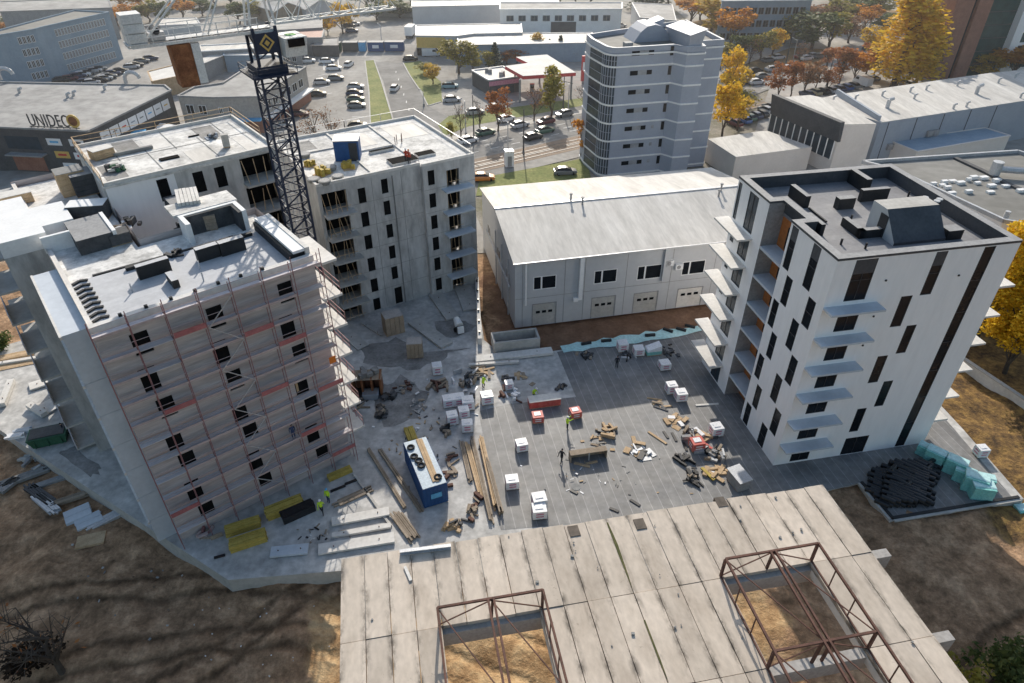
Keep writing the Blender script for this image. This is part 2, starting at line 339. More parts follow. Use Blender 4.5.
leaf_mat('leaf_dark', (0.02, 0.014, 0.01), (0.06, 0.035, 0.02)); leaf_mat('leaf_conifer', (0.025, 0.05, 0.03), (0.06, 0.085, 0.045), 0.1); leaf_mat('leaf_rust', (0.25, 0.085, 0.035), (0.45, 0.19, 0.06))
# ================================================================== SETTING
def sstep(a, b, x):
    t = max(0, min(1, (x - a) / (b - a))); return t * t * (3 - 2 * t)
def hgt(x, y):
    b = -1.6 + 1.2 * sstep(47, 61, y + (6 if x > 30 else 0)) + 0.34 * sstep(78, 90, y)
    if y < 75:
        n = 0.11 * math.sin(x * 0.9 + 1.3 * math.sin(y * 0.37)) + 0.09 * math.sin(y * 1.1 + 0.8 * math.sin(x * 0.5)) + 0.06 * math.sin(2.3 * x + 1.9 * y)
        n *= 1 - sstep(58, 72, y)
        b += n * (1.6 if y < 44 else 1.0) + (0.22 * math.sin(x * .33 + 2 * math.sin(y * .21)) if y < 44 else 0)
    b += 1.15 * sstep(24, 32, x) * sstep(24, 36, y) * (1 - sstep(47, 61, y + 6))
    if x < -20 and y < 30: b += 0.5 * sstep(-30, -48, x)
    return b - (0.03 if y > 60 else 0)
def axis(fine0, fine1, st, far0, far1):
    a = [fine0 + i * st for i in range(int((fine1 - fine0) / st) + 1)]
    s = st
    while a[-1] < far1: s *= 1.35; a.append(a[-1] + s)
    s = st
    while a[0] > far0: s *= 1.35; a.insert(0, a[0] - s)
    return a
gx, gy = axis(-60, 62, 0.8, -900, 900), axis(6, 74, 0.8, -60, 1400)
mb = MB(); mb.v = [(x, y, hgt(x, y)) for y in gy for x in gx]; nx = len(gx)
for j in range(len(gy) - 1):
    for i in range(nx - 1): mb.f.append((j * nx + i, j * nx + i + 1, (j + 1) * nx + i + 1, (j + 1) * nx + i)); mb.m.append(0)

def ground_material():
    m = bpy.data.materials.new('site_ground'); m.use_nodes = True; nt = m.node_tree; N = nt.nodes; L = nt.links
    b = N['Principled BSDF']; b.inputs['Roughness'].default_value = 0.95; b.inputs['Specular IOR Level'].default_value = 0.15
    tc = N.new('ShaderNodeTexCoord'); sp = N.new('ShaderNodeSeparateXYZ'); L.new(tc.outputs['Object'], sp.inputs[0])
    def noise(s, d=6, r=0.6, st=(1, 1, 1)):
        mp = N.new('ShaderNodeMapping'); mp.inputs['Scale'].default_value = st; L.new(tc.outputs['Object'], mp.inputs[0])
        n = N.new('ShaderNodeTexNoise'); n.inputs['Scale'].default_value = s; n.inputs['Detail'].default_value = d; n.inputs['Roughness'].default_value = r
        L.new(mp.outputs[0], n.inputs['Vector']); return n.outputs['Fac']
    def ramp(f, stops):
        r = N.new('ShaderNodeValToRGB'); e = r.color_ramp.elements
        e[0].position, e[0].color = stops[0][0], (*stops[0][1], 1); e[1].position, e[1].color = stops[-1][0], (*stops[-1][1], 1)
        for p, c in stops[1:-1]: q = e.new(p); q.color = (*c, 1)
        L.new(f, r.inputs[0]); return r.outputs[0]
    def mth(op, a, bb):
        n = N.new('ShaderNodeMath'); n.operation = op
        for i, v in enumerate((a, bb)):
            if isinstance(v, (int, float)): n.inputs[i].default_value = v
            else: L.new(v, n.inputs[i])
        return n.outputs[0]
    def rng(v, a, bb):
        n = N.new('ShaderNodeMapRange'); n.interpolation_type = 'SMOOTHSTEP'
        n.inputs['From Min'].default_value = a; n.inputs['From Max'].default_value = bb; L.new(v, n.inputs['Value']); return n.outputs[0]
    def mix(f, a, c):
        n = N.new('ShaderNodeMix'); n.data_type = 'RGBA'; L.new(f, n.inputs['Factor']); L.new(a, n.inputs['A']); L.new(c, n.inputs['B']); return n.outputs['Result']
    big = noise(0.16); fine = noise(2.4, 5, 0.7); trk = noise(0.5, 7, 0.7)
    wob = mth('MULTIPLY', mth('SUBTRACT', big, 0.5), 14.0)
    x = mth('ADD', sp.outputs['X'], wob); y = mth('ADD', sp.outputs['Y'], wob)
    soil = ramp(trk, [(0.34, (0.19, 0.118, 0.07)), (0.5, (0.32, 0.20, 0.12)), (0.66, (0.48, 0.315, 0.195))])
    sand = ramp(trk, [(0.36, (0.28, 0.165, 0.08)), (0.5, (0.44, 0.285, 0.15)), (0.64, (0.58, 0.41, 0.23))])
    # wheel ruts: two pairs of parallel tracks curving past the deck, plus churned clods
    def rut(cx, cy, rad, gauge, wdt):
        dx = mth('SUBTRACT', sp.outputs['X'], cx); dy = mth('SUBTRACT', sp.outputs['Y'], cy)
        dist = mth('SQRT', mth('ADD', mth('MULTIPLY', dx, dx), mth('MULTIPLY', dy, dy)), 0.0)
        d0 = mth('ADD', mth('SUBTRACT', dist, rad), mth('MULTIPLY', mth('SUBTRACT', big, .5), 3.0))
        d = mth('SUBTRACT', mth('ABSOLUTE', d0, 0.0), gauge)
        return mth('SUBTRACT', 1.0, rng(mth('ABSOLUTE', d, 0.0), 0.0, wdt))
    ruts = mth('MAXIMUM', mth('MAXIMUM', rut(-20, -20, 50.5, .95, .7), rut(-60, 70, 55, .95, .65)), mth('MAXIMUM', rut(60, -10, 45, .95, .65), rut(-24, -40, 75.5, .9, .6)))
    clod = noise(1.1, 8, .78)
    def mulc(c, f, lo, hi, a=0.3, b_=0.7):
        mr_ = N.new('ShaderNodeMapRange'); mr_.inputs['From Min'].default_value = a; mr_.inputs['From Max'].default_value = b_; mr_.inputs['To Min'].default_value = lo; mr_.inputs['To Max'].default_value = hi; L.new(f, mr_.inputs['Value'])
        m_ = N.new('ShaderNodeMix'); m_.data_type = 'RGBA'; m_.blend_type = 'MULTIPLY'; m_.inputs['Factor'].default_value = 1; L.new(c, m_.inputs['A']); L.new(mr_.outputs[0], m_.inputs['B']); return m_.outputs['Result']
    soil = mulc(mulc(soil, ruts, 1.12, .5, 0, 1), clod, .5, 1.4)  # rut darkening puts the tracks' relief shade into the soil colour
    litter = ramp(noise(0.9, 6, 0.75), [(0.36, (0.075, 0.05, 0.032)), (0.5, (0.19, 0.115, 0.05)), (0.64, (0.35, 0.215, 0.075))])
    city = ramp(big, [(0.35, (0.17, 0.16, 0.10)), (0.5, (0.25, 0.23, 0.19)), (0.65, (0.30, 0.275, 0.235))])
    weed = ramp(noise(1.6, 6, 0.7), [(0.35, (0.10, 0.09, 0.04)), (0.65, (0.26, 0.20, 0.10))])
    red = ramp(trk, [(0.3, (0.17, 0.095, 0.06)), (0.7, (0.29, 0.175, 0.115))])
    sx = mth('MULTIPLY', rng(x, -17.5, -16.0), mth('SUBTRACT', 1.0, rng(x, 22.0, 23.5)))
    sm = mth('MULTIPLY', sx, mth('SUBTRACT', 1.0, rng(y, 33, 35)))
    c = mix(sm, soil, sand)
    c = mix(mth('MULTIPLY', mth('SUBTRACT', 1.0, rng(x, -52, -40)), mth('SUBTRACT', 1.0, rng(y, 26, 34))), c, weed)
    c = mix(mth('MULTIPLY', rng(x, -4, -2), rng(y, 58, 60)), c, red)
    c = mix(mth('MULTIPLY', rng(x, 43, 47), rng(y, 40, 43)), c, litter)
    c = mix(rng(y, 88, 96), c, city)
    mr = N.new('ShaderNodeMapRange'); mr.inputs['To Min'].default_value = 0.55; mr.inputs['To Max'].default_value = 1.45; L.new(fine, mr.inputs['Value'])
    mm = N.new('ShaderNodeMix'); mm.data_type = 'RGBA'; mm.blend_type = 'MULTIPLY'; mm.inputs['Factor'].default_value = 1
    L.new(c, mm.inputs['A']); L.new(mr.outputs[0], mm.inputs['B']); L.new(mm.outputs['Result'], b.inputs['Base Color'])
    bp = N.new('ShaderNodeBump'); bp.inputs['Strength'].default_value = 0.9; bp.inputs['Distance'].default_value = 0.35
    L.new(mth('ADD', mth('ADD', trk, mth('MULTIPLY', fine, 0.35)), mth('MULTIPLY', ruts, -.6)), bp.inputs['Height']); L.new(bp.outputs[0], b.inputs['Normal'])
    M['site_ground'] = m
ground_material()
g_ = mb.build('ground', 'site_ground', smooth=True); g_['kind'] = 'structure'

# podium: concrete deck over the underground garage
pod = PX([(-60, 395), (0, 430), (228, 580), (400, 566), (835, 487), (859, 481), (890, 521), (1024, 499), (962, 428), (880, 340), (742, 322), (700, 327), (541, 353), (505, 357), (484, 340), (476, 285), (470, 262), (300, 280), (60, 330), (-20, 352)])
mb = MB(); mb.prism([(p.x, p.y) for p in pod], -2.2, 0.0, 0, 1)
o = mb.build('podium', ['concrete', 'podium_slab']); o['kind'] = 'structure'
sheet('roofing_membrane', PX([(557, 352), (576, 397), (509, 404), (479, 411), (487, 470), (501, 530), (600, 522), (835, 489), (861, 483), (893, 517), (1012, 497), (955, 430), (880, 345), (742, 324), (700, 329), (640, 339)]), 0.012, 'membrane')
# streets and yards beyond the site
sheet('asphalt_yard', [(-260, 92), (-3, 92), (-9, 118), (40, 148), (60, 200), (60, 330), (-260, 330)], 0.0, 'asphalt')
sheet('asphalt_yard', [(42, 120), (60, 96), (160, 110), (240, 200), (240, 330), (60, 330), (66, 180)], 0.004, 'asphalt')
rA, rB = P(468, 149), P(588, 123); d_ = (rB - rA).normalized(); nrm = Vector((-d_.y, d_.x, 0))
road_c = [rA - d_ * 60, rA, rB, rB + d_ * 30, P(735, 92), P(800, 68), P(880, 42), P(960, 18)]
strip('main_road', road_c, 9.5, 0.03, 'road_asphalt')
strip('pavement', [p + nrm * 7.2 for p in road_c[:4]], 2.2, 0.05, 'paving')
strip('tram_bed', [p - nrm * 8.8 for p in road_c[:5]], 6.5, 0.02, 'ballast')
for off in (-7.4, -8.8, -9.4, -10.8): strip('tram_rail', [p + nrm * off for p in road_c[:5]], 0.18, 0.09, 'steel_dark')
for off in (-2.4, 0.0, 2.4):
    mb = MB()
    for k in range(-8, 22):
        p = rA + d_ * (k * 5.0) + nrm * off; mb.rbox((p.x, p.y), 2.2, 0.16, 0.042, 0.046, math.atan2(d_.y, d_.x))
    o = mb.build('lane_marking', 'road_paint'); o['kind'] = 'structure'
sheet('verge', PX([(438, 125), (449, 116), (478, 112), (590, 97), (592, 104), (470, 126), (444, 136)]), 0.035, 'grass')
sheet('verge', PX([(365, 61), (374, 60), (381, 80), (397, 133), (371, 140), (369, 92)]), 0.035, 'grass')
sheet('verge', PX([(403, 63), (421, 61), (430, 72), (441, 82), (442, 102), (428, 106), (421, 92), (410, 76)]), 0.035, 'grass')
sheet('verge', PX([(476, 196), (480, 178), (586, 158), (592, 182), (520, 194)]), 0.035, 'grass')
sheet('verge', PX([(716, 92), (760, 74), (820, 66), (850, 50), (790, 48), (740, 66)]), 0.036, 'leaf_litter')
sheet('verge', PX([(640, 60), (720, 40), (820, 25), (900, 12), (860, 2), (700, 20), (620, 40)]), 0.02, 'leaf_litter')
sheet('side_road', PX([(372, 62), (404, 63), (412, 78), (421, 92), (428, 106), (449, 118), (438, 127), (447, 141), (400, 152), (397, 131), (383, 80)]), 0.026, 'road_asphalt')
mb = MB()
for k in range(9):
    p = P(396 + k * 2.6, 72 + k * 7.5); mb.rbox((p.x, p.y), 0.15, 1.8, 0.032, 0.036, 0.1)
o = mb.build('lane_marking', 'road_paint'); o['kind'] = 'structure'
for i, (q0, q1) in enumerate((((352, 86), (360, 86)), ((351, 92), (361, 92)), ((351, 98), (361, 98)), ((351, 104), (362, 104)), ((351, 110.5), (363, 110.5)), ((352, 117), (364, 117)), ((352, 124), (364, 124)), ((354, 131), (366, 131)), ((318, 76), (327, 74)), ((319, 82), (329, 80)), ((320, 88), (330, 86)), ((322, 95), (332, 93)), ((338, 60), (339, 70)), ((331, 60), (332, 70)), ((324, 60), (324, 70)))):
    a_, b_ = P(*q0), P(*q1); mb = MB(); c_ = (a_ + b_) / 2; mb.rbox((c_.x, c_.y), (b_ - a_).length, .22, .02, .03, math.atan2((b_ - a_).y, (b_ - a_).x)); o = mb.build('bay_marking', 'road_paint'); o['kind'] = 'structure'
sheet('car_park', PX([(305, 92), (366, 62), (368, 92), (370, 140), (330, 158), (300, 150)]), 0.012, 'asphalt')
# kerbs along the grass island
mb = MB(); q = PX([(365, 61), (369, 92), (371, 140)])
for a, b in zip(q, q[1:]): mb.beam(a + Vector((0, 0, 0.06)), b + Vector((0, 0, 0.06)), 0.3, 0.16)
q = PX([(374, 60), (381, 80), (397, 133)])
for a, b in zip(q, q[1:]): mb.beam(a + Vector((0, 0, 0.06)), b + Vector((0, 0, 0.06)), 0.3, 0.16)
q = PX([(441, 102), (428, 106), (421, 92), (410, 76), (403, 63)])
for a, b in zip(q, q[1:]): mb.beam(a + Vector((0, 0, 0.06)), b + Vector((0, 0, 0.06)), 0.3, 0.16)
o = mb.build('kerb', 'concrete'); o['kind'] = 'structure'

# ================================================================== WINDOWS
WCACHE = {}
def window(root, o, u, n, x0, x1, z0, z1, dep=0.06, frame='frame_dark', glass='glass_dark', mull=1, bars=0, simple=False, fw=0.07, name='window'):
    """a window unit set dep behind the wall face; frame with its pane as a child"""
    w, h = round(x1 - x0, 2), round(z1 - z0, 2); key = (w, h, frame, glass, mull, bars, simple, fw)
    if key not in WCACHE:
        fr = MB()
        fr.box(0, fw, -0.04, 0.04, 0, h).box(w - fw, w, -0.04, 0.04, 0, h).box(fw, w - fw, -0.04, 0.04, 0, fw).box(fw, w - fw, -0.04, 0.04, h - fw, h)
        for k in range(mull):
            c = w * (k + 1) / (mull + 1); fr.box(c - fw / 2, c + fw / 2, -0.035, 0.035, fw, h - fw)
        for k in range(bars):
            c = h * (k + 1) / (bars + 1); fr.box(fw, w - fw, -0.03, 0.03, c - fw / 2, c + fw / 2)
        gl = MB(); gl.poly([(fw / 2, 0, fw / 2), (w - fw / 2, 0, fw / 2), (w - fw / 2, 0, h - fw / 2), (fw / 2, 0, h - fw / 2)])
        if simple:
            for q, mm in zip(gl.f, gl.m): pass
            i = len(fr.v); fr.v += gl.v; fr.f.append(tuple(i + k for k in range(4))); fr.m.append(1)
            WCACHE[key] = (fr.mesh('window', [frame, glass]), None)
        else: WCACHE[key] = (fr.mesh('window', frame), gl.mesh('pane', glass))
    fm, gm = WCACHE[key]
    u = Vector(u); n = Vector(n); p = Vector(o) + u * x0 - n * dep + Vector((0, 0, z0)); rz = math.atan2(u.y, u.x)
    wo = obj(name, fm, root, p, rz)
    if gm: obj('pane', gm, wo)
    return wo
X_, Y_ = Vector((1, 0, 0)), Vector((0, 1, 0))
def bld(name, label, cat, loc, deg, group=None): return thing(name, label, cat, loc, math.radians(deg), group)

# ================================================================== WHITE APARTMENT BUILDING
wb = bld('apartment_building', 'new white apartment building with black checkerboard windows and grey flat roof, right of the deck', 'building', P(773, 465.5), 11)
W, D, H = 16.9, 17.3, 23.35
fro = [(1.7, 3.7, 19.15, 23.1), (9.0, 10.08, 18.9, 23.1), (13.5, 14.6, 0.05, 23.1), (7.25, 8.35, 15.8, 19.0), (9.0, 10.0, 12.65, 15.75), (7.25, 8.3, 9.45, 12.6), (9.0, 10.0, 6.25, 9.4), (7.3, 8.3, 3.2, 6.25), (7.3, 9.9, 0.05, 2.35)]
fro += [(1.7, 3.7, s - 2.75, s - 0.35) for s in (18.78, 15.62, 12.45, 9.3, 6.0, 2.95)]
lef = [(5.85, 6.85, 18.9, 23.1), (2.3, 3.45, 18.9, 23.1), (1.0, 2.15, 15.75, 18.6), (4.8, 5.85, 15.7, 18.6), (5.85, 6.85, 12.6, 15.5), (2.3, 3.4, 12.45, 15.55), (4.8, 5.8, 9.55, 12.4), (1.0, 2.1, 9.35, 12.35), (5.8, 6.8, 6.3, 9.1), (2.3, 3.45, 6.1, 9.15), (4.85, 5.85, 3.05, 5.85), (1.0, 2.15, 2.95, 5.9), (5.7, 6.7, 0.05, 2.75), (2.3, 3.45, 0.05, 2.8)]
LV = [18.78, 15.62, 12.45, 9.3, 6.0, 2.95]
lb = [(13.0 - 11.1, 14.8 - 11.1, 19.0, 22.9), (16.45 - 11.1, 17.1 - 11.1, 19.0, 22.9)]
for s in LV: lb += [(13.0 - 11.1, 14.9 - 11.1, s - 2.8, s - 0.4), (16.0 - 11.1, 16.75 - 11.1, s - 2.2, s - 0.8)]
rgt = [(3.0 + k * 0, 4.2, s - 2.8, s - 0.5) for k, s in enumerate([21.8] + LV)] + [(10, 11.2, s - 2.6, s - 0.8) for s in [21.8] + LV]
mb = MB()
mb.wall((0, 0, 0), X_, -Y_, W, H, fro)
mb.wall((0, 7.15, 0), -Y_, -X_, 7.15, H, [(7.15 - b, 7.15 - a, c, d) for a, b, c, d in lef])
mb.wall((0, 17.3, 0), -Y_, -X_, 6.2, H, [(6.2 - b, 6.2 - a, c, d) for a, b, c, d in lb])
mb.wall((W, 0, 0), Y_, X_, D, H, rgt)
mb.wall((W, D, 0), -X_, Y_, W, H, [])
mb.build('wall', 'white_render', wb)
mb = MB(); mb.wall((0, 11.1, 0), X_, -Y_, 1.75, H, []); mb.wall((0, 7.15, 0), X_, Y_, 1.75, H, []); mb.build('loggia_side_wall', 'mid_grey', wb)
lo = [(1.2, 2.6, s + 0.15, s + 2.45) for s in [0.0] + LV]
mb = MB(); mb.wall((1.75, 11.1, 0), -Y_, -X_, 3.95, H, lo); mb.build('loggia_wall', 'orange_wall', wb)
for s in LV: MB().box(0.02, 1.748, 7.152, 11.098, s - 0.25, s, 0).build('loggia_slab', 'slab_blue', wb)
for a, b, c, d in lo: window(wb, (1.75, 11.1, 0), -Y_, -X_, a, b, c, d, mull=1)
for k, (a, b, c, d) in enumerate(fro):
    tall = b - a > 1.5; window(wb, (0, 0, 0), X_, -Y_, a, b, c, d, mull=1 if tall else 0, bars=6 if d - c > 10 else (1 if d - c > 3.5 else 0))
for a, b, c, d in lef: window(wb, (0, 7.15, 0), -Y_, -X_, 7.15 - b, 7.15 - a, c, d, mull=0, bars=1)
for a, b, c, d in lb: window(wb, (0, 17.3, 0), -Y_, -X_, 6.2 - b, 6.2 - a, c, d, mull=1 if b - a > 1 else 0, bars=1 if d - c > 3 else 0, glass='glass_blue')
for a, b, c, d in rgt: window(wb, (W, 0, 0), Y_, X_, a, b, c, d, mull=0)
for a, b, c, d in (fro[0], fro[1], lef[0], lef[1]):     # dark spandrel above the top floor glazing
    if (a, b, c, d) in fro: MB().box(a + 0.02, b - 0.02, 0.02, 0.1, d - 1.35, d - 0.02).build('spandrel_panel', 'slate_clad', wb)
    else: MB().box(0.02, 0.1, a + 0.02, b - 0.02, d - 1.35, d - 0.02).build('spandrel_panel', 'slate_clad', wb)
for s in LV:
    MB().box(0.0, 5.0, -1.3, -0.003, s - 0.2, s).build('balcony_slab', 'slab_blue', wb)  # front slabs carry their shade as blue-grey colour; the side slabs stay pale
    MB().box(-1.6, -0.003, 12.6, 17.9, s - 0.2, s).build('balcony_slab', 'concrete_pale', wb)
    MB().box(W + 0.003, W + 1.75, 0.12, 5.2, s - 0.2, s).build('balcony_slab', 'concrete_pale', wb)
MB().prism([(0.3, 0.3), (W - 0.3, 0.3), (W - 0.3, D - 0.3), (0.3, D - 0.3), (0.3, 11.3), (1.6, 11.3), (1.6, 6.95), (0.3, 6.95)], 21.9, 22.2).build('roof', 'membrane_roof', wb)
def ring(parent, outl, w, z0, z1, m, name='parapet', msides=None):
    """parapet along a closed ccw outline"""
    n = len(outl); inn = []
    for k in range(n):
        p0, p1, p2 = Vector((*outl[k - 1], 0)), Vector((*outl[k], 0)), Vector((*outl[(k + 1) % n], 0))
        a = (p1 - p0).normalized(); b = (p2 - p1).normalized(); na = Vector((-a.y, a.x, 0)); nb = Vector((-b.y, b.x, 0))
        t = (na + nb); t = t / max(0.2, t.dot(na)) if t.length > 1e-3 else na
        inn.append(p1 + t * w)
    mb = MB()
    for k in range(n):
        j = (k + 1) % n; a, b, c, d = outl[k], outl[j], inn[j], inn[k]
        for z, fl in ((z1, 0),): mb.poly([(a[0], a[1], z), (b[0], b[1], z), (c[0], c[1], z), (d[0], d[1], z)], 0)
        mb.poly([(d[0], d[1], z0), (d[0], d[1], z1), (c[0], c[1], z1), (c[0], c[1], z0)][::-1], 1)
        mb.poly([(a[0], a[1], z0), (b[0], b[1], z0), (b[0], b[1], z1), (a[0], a[1], z1)], 2)
    return mb.build(name, m, parent)
ring(wb, [(-0.04, -0.04), (W + 0.04, -0.04), (W + 0.04, D + 0.04), (-0.04, D + 0.04), (-0.04, 11.06), (1.36, 11.06), (1.36, 7.19), (-0.04, 7.19)], 0.75, 23.2, 23.42, ['mid_grey', 'slate_clad', 'slate_clad'], 'coping')
ring(wb, [(0.3, 0.3), (W - 0.3, 0.3), (W - 0.3, D - 0.3), (0.3, D - 0.3), (0.3, 11.36), (1.66, 11.36), (1.66, 6.89), (0.3, 6.89)], 0.41, 22.2, 23.22, ['slate_clad'] * 3, 'parapet')
mb = MB(); prof = [(7.0, 22.2), (7.0, 24.7), (5.1, 24.7), (3.1, 22.45), (3.1, 22.2)]
for a, b in ((7.4, 8.05),): pass
for x, fl in ((7.45, 1), (12.5, 0)): mb.poly([(x, *p) for p in (prof if fl else prof[::-1])], 0)
for (y0, z0), (y1, z1), mm in zip(prof, prof[1:], (0, 1, 2, 2)): mb.poly([(7.45, y0, z0), (12.5, y0, z0), (12.5, y1, z1), (7.45, y1, z1)][::-1], mm)
hs = mb.build('stair_house', ['grey_panel', 'concrete', 'slate_clad'], wb)
MB().box(7.38, 7.44, 4.6, 5.6, 22.25, 24.2).build('door', 'frame_dark', hs)
for x0, x1, y0, y1, z1 in ((5.3, 5.8, 4.8, 7.6, 23.0), (5.3, 7.4, 4.8, 5.3, 23.0), (10.0, 12.9, 11.7, 12.2, 23.4), (6.8, 8.5, 10.5, 11.2, 23.3), (3.9, 4.4, 11.5, 14.4, 23.4), (11.6, 12.2, 13.6, 16.4, 23.6), (12.6, 14.1, 3.1, 4.2, 23.1), (2.2, 2.6, 6.0, 8.5, 23.3)):
    mb = MB(); mb.box(x0, x1, y0, y1, 22.2, z1, 0, 1); mb.build('roof_curb', ['bitumen', 'mid_grey'], wb)
for x, y in ((13.0, 7.6), (13.5, 7.9), (14.0, 7.0), (14.5, 7.3)):
    v = MB().tube((x, y, 22.2), (x, y, 24.0), 0.2, 8).build('vent_stack', 'black_plastic', wb); MB().tube((x, y, 24.003), (x, y, 24.12), 0.28, 8).build('cap', 'galv', v)
for x, y in ((6.8, 8.3), (15.4, 12), (4.8, 3.1), (3.2, 4.2)): MB().tube((x, y, 22.2), (x, y, 22.75), 0.1, 6).build('vent_pipe', 'black_plastic', wb)
MB().box(4.2, 4.35, 8.2, 11.2, 22.25, 22.4).build('drain_channel', 'bitumen', wb)
for x, y, z in ((5.0, 0, 20.8), (5.1, 0, 17.2), (5.1, 0, 14.1), (12.0, 0, 20.5)): MB().box(x, x + 0.14, -0.1, -0.003, z, z + 0.14).build('wall_lamp', 'frame_dark', wb)

# ================================================================== SCAFFOLDED BUILDING (front left)
sb = bld('apartment_block', 'unfinished apartment block behind red scaffolding, white roof with black curbs, front left', 'building', P(182.5, 540), 39)
SW, SH = 16.75, 22.9
tops = [21.4, 18.3, 15.15, 12.0, 9.15, 6.0, 3.05]
ops = []
for k, t in enumerate(tops):
    e = 0 if k % 2 == 0 else 1
    ops += [(2.1, 3.35, t - 1.9, t) if not e else (1.75, 2.95, t - 2.15, t), (7.6, 8.8, t - 1.9, t) if not e else (7.25, 8.4, t - 2.1, t), (13.35, 14.55, t - 1.85, t) if not e else (12.85, 14.05, t - 2.1, t)]
rop = [(1.2, 3.4, t - 2.3, t) for t in tops] + [(6.0, 7.2, t - 1.9, t) for t in tops]
lop = []
mb = MB()
mb.wall((0, 0, 0), X_, -Y_, SW, SH, ops, 0.35); mb.wall((SW, 0, 0), Y_, X_, 12.0, SH, rop, 0.35)
mb.wall((SW, 12.0, 0), -X_, Y_, SW - 6.5, SH, [], 0.3)
mb.wall((0, 33, 0), -Y_, -X_, 33, SH, [(33 - 14.5, 33 - 13.0, t - 1.9, t) for t in tops] , 0.3)
mb.wall((6.5, 12, 0), Y_, X_, 21, SH, [], 0.3); mb.wall((6.5, 33, 0), -X_, Y_, 6.5, SH, [], 0.3)
mb.build('wall', 'block_wall', sb)
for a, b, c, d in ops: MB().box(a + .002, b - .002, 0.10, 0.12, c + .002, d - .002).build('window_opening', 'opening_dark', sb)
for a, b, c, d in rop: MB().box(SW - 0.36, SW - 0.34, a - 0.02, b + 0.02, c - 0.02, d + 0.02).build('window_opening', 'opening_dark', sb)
for i in (11,): # some openings show a pale reveal inside
    a, b, c, d = ops[i]; MB().box(a + 0.1, a + 0.3, 0.06, 0.095, c + 0.4, d - 0.7).build('window_sash', 'timber', sb)
MB().prism([(0.3, 0.3), (SW - 0.3, 0.3), (SW - 0.3, 8.0), (0.3, 8.6)], 22.2, 22.42).build('roof_membrane', 'membrane_pale', sb)
MB().prism([(0.3, 8.61), (SW - 0.3, 8.01), (SW - 0.3, 11.7), (6.2, 11.7), (6.2, 32.7), (0.3, 32.7)], 22.1, 22.36).build('roof', 'concrete_roof', sb)
mb = MB(); mb.box(-0.02, SW + 0.02, -0.05, 0.5, 22.1, 22.92); mb.box(-0.02, 0.35, 0.502, 33.0, 22.1, 22.75); mb.build('parapet', 'concrete_pale', sb)
rp = MB(); rp.box(SW - 0.35, SW + 0.02, 0.502, 8.6, 22.1, 23.5, 0); rp.box(SW - 1.35, SW - 0.353, 0.6, 8.6, 23.2, 23.44, 1); rp.build('side_parapet', ['concrete_pale', 'white_paint'], sb)
MB().box(SW - 1.6, SW - 0.36, 0.7, 8.4, 22.42, 23.19).build('parapet_lining', 'bitumen', sb)
# black roof curbs and slits
for x0, x1, y0, y1, h in ((4.75, 7.2, 5.6, 6.15, 1.15), (9.3, 11.1, 5.5, 6.1, 1.15), (11.15, 13.2, 5.3, 5.95, 1.2), (6.4, 6.9, 2.6, 4.3, 0.7)):
    mb = MB(); mb.box(x0, x1, y0, y1, 22.42, 22.42 + h, 0, 1); mb.build('roof_curb', ['bitumen', 'membrane_pale'], sb)
for x, y, w in ((4.3, 7.75, 1.2), (6.3, 7.65, 1.1), (10.3, 7.75, 1.1), (11.9, 7.75, 1.2), (13.6, 7.5, 1.0)):
    mb = MB(); mb.box(x, x + w, y, y + 0.35, 22.42, 22.7, 0); mb.build('roof_curb', 'bitumen', sb)
for k in range(9):
    y = 1.5 + k * 0.82; mb = MB(); mb.beam((0.45, y, 22.5), (1.0, y + 0.32, 22.5), 0.24, 0.12); mb.beam((1.0, y + 0.34, 22.5), (1.55, y + 0.12, 22.5), 0.24, 0.12); mb.build('membrane_flap', 'bitumen', sb)
for k in range(7):
    x = 2.0 + k * 1.75; MB().box(x, x + 0.24, 0.2, 0.4, 22.923, 23.15).build('anchor_block', 'bitumen', sb)
MB().beam((2.0, 8.75, 22.43), (14.0, 8.25, 22.43), 0.22, 0.12).build('roof_upstand', 'bitumen', sb)
for x, y in ((3.8, 4.2), (8.6, 2.4), (9.0, 4.4)): MB().tube((x, y, 22.42), (x, y, 23.2), 0.06, 6).build('vent_pipe', 'galv', sb)
# black lined light shafts / stair heads on the roof
mb = MB(); mb.box(9.9, 10.3, 9.3, 11.6, 22.36, 24.2); mb.box(10.302, 15.0, 11.2, 11.6, 22.36, 24.2); mb.box(14.6, 15.0, 9.0, 11.19, 22.36, 24.2); mb.build('stair_head', 'white_paint', sb)
mb = MB(); mb.box(10.302, 14.598, 10.9, 11.198, 22.36, 24.15); mb.box(14.3, 14.598, 9.0, 10.898, 22.36, 24.15); mb.build('stair_head_lining', 'insulation', sb)
MB().box(9.6, 15.2, 11.61, 14.2, 24.0, 24.25).build('stair_head_roof', 'concrete_roof', sb)
mb = MB(); mb.box(2.1, 4.9, 13.0, 17.6, 22.37, 23.7, 0, 1); mb.build('shaft_head', ['insulation', 'mid_grey'], sb)
mb = MB(); mb.box(4.902, 5.2, 13.0, 17.6, 22.37, 23.8); mb.box(-0.1, 2.098, 15.2, 15.5, 22.37, 23.8); mb.build('shaft_wall', 'white_paint', sb)
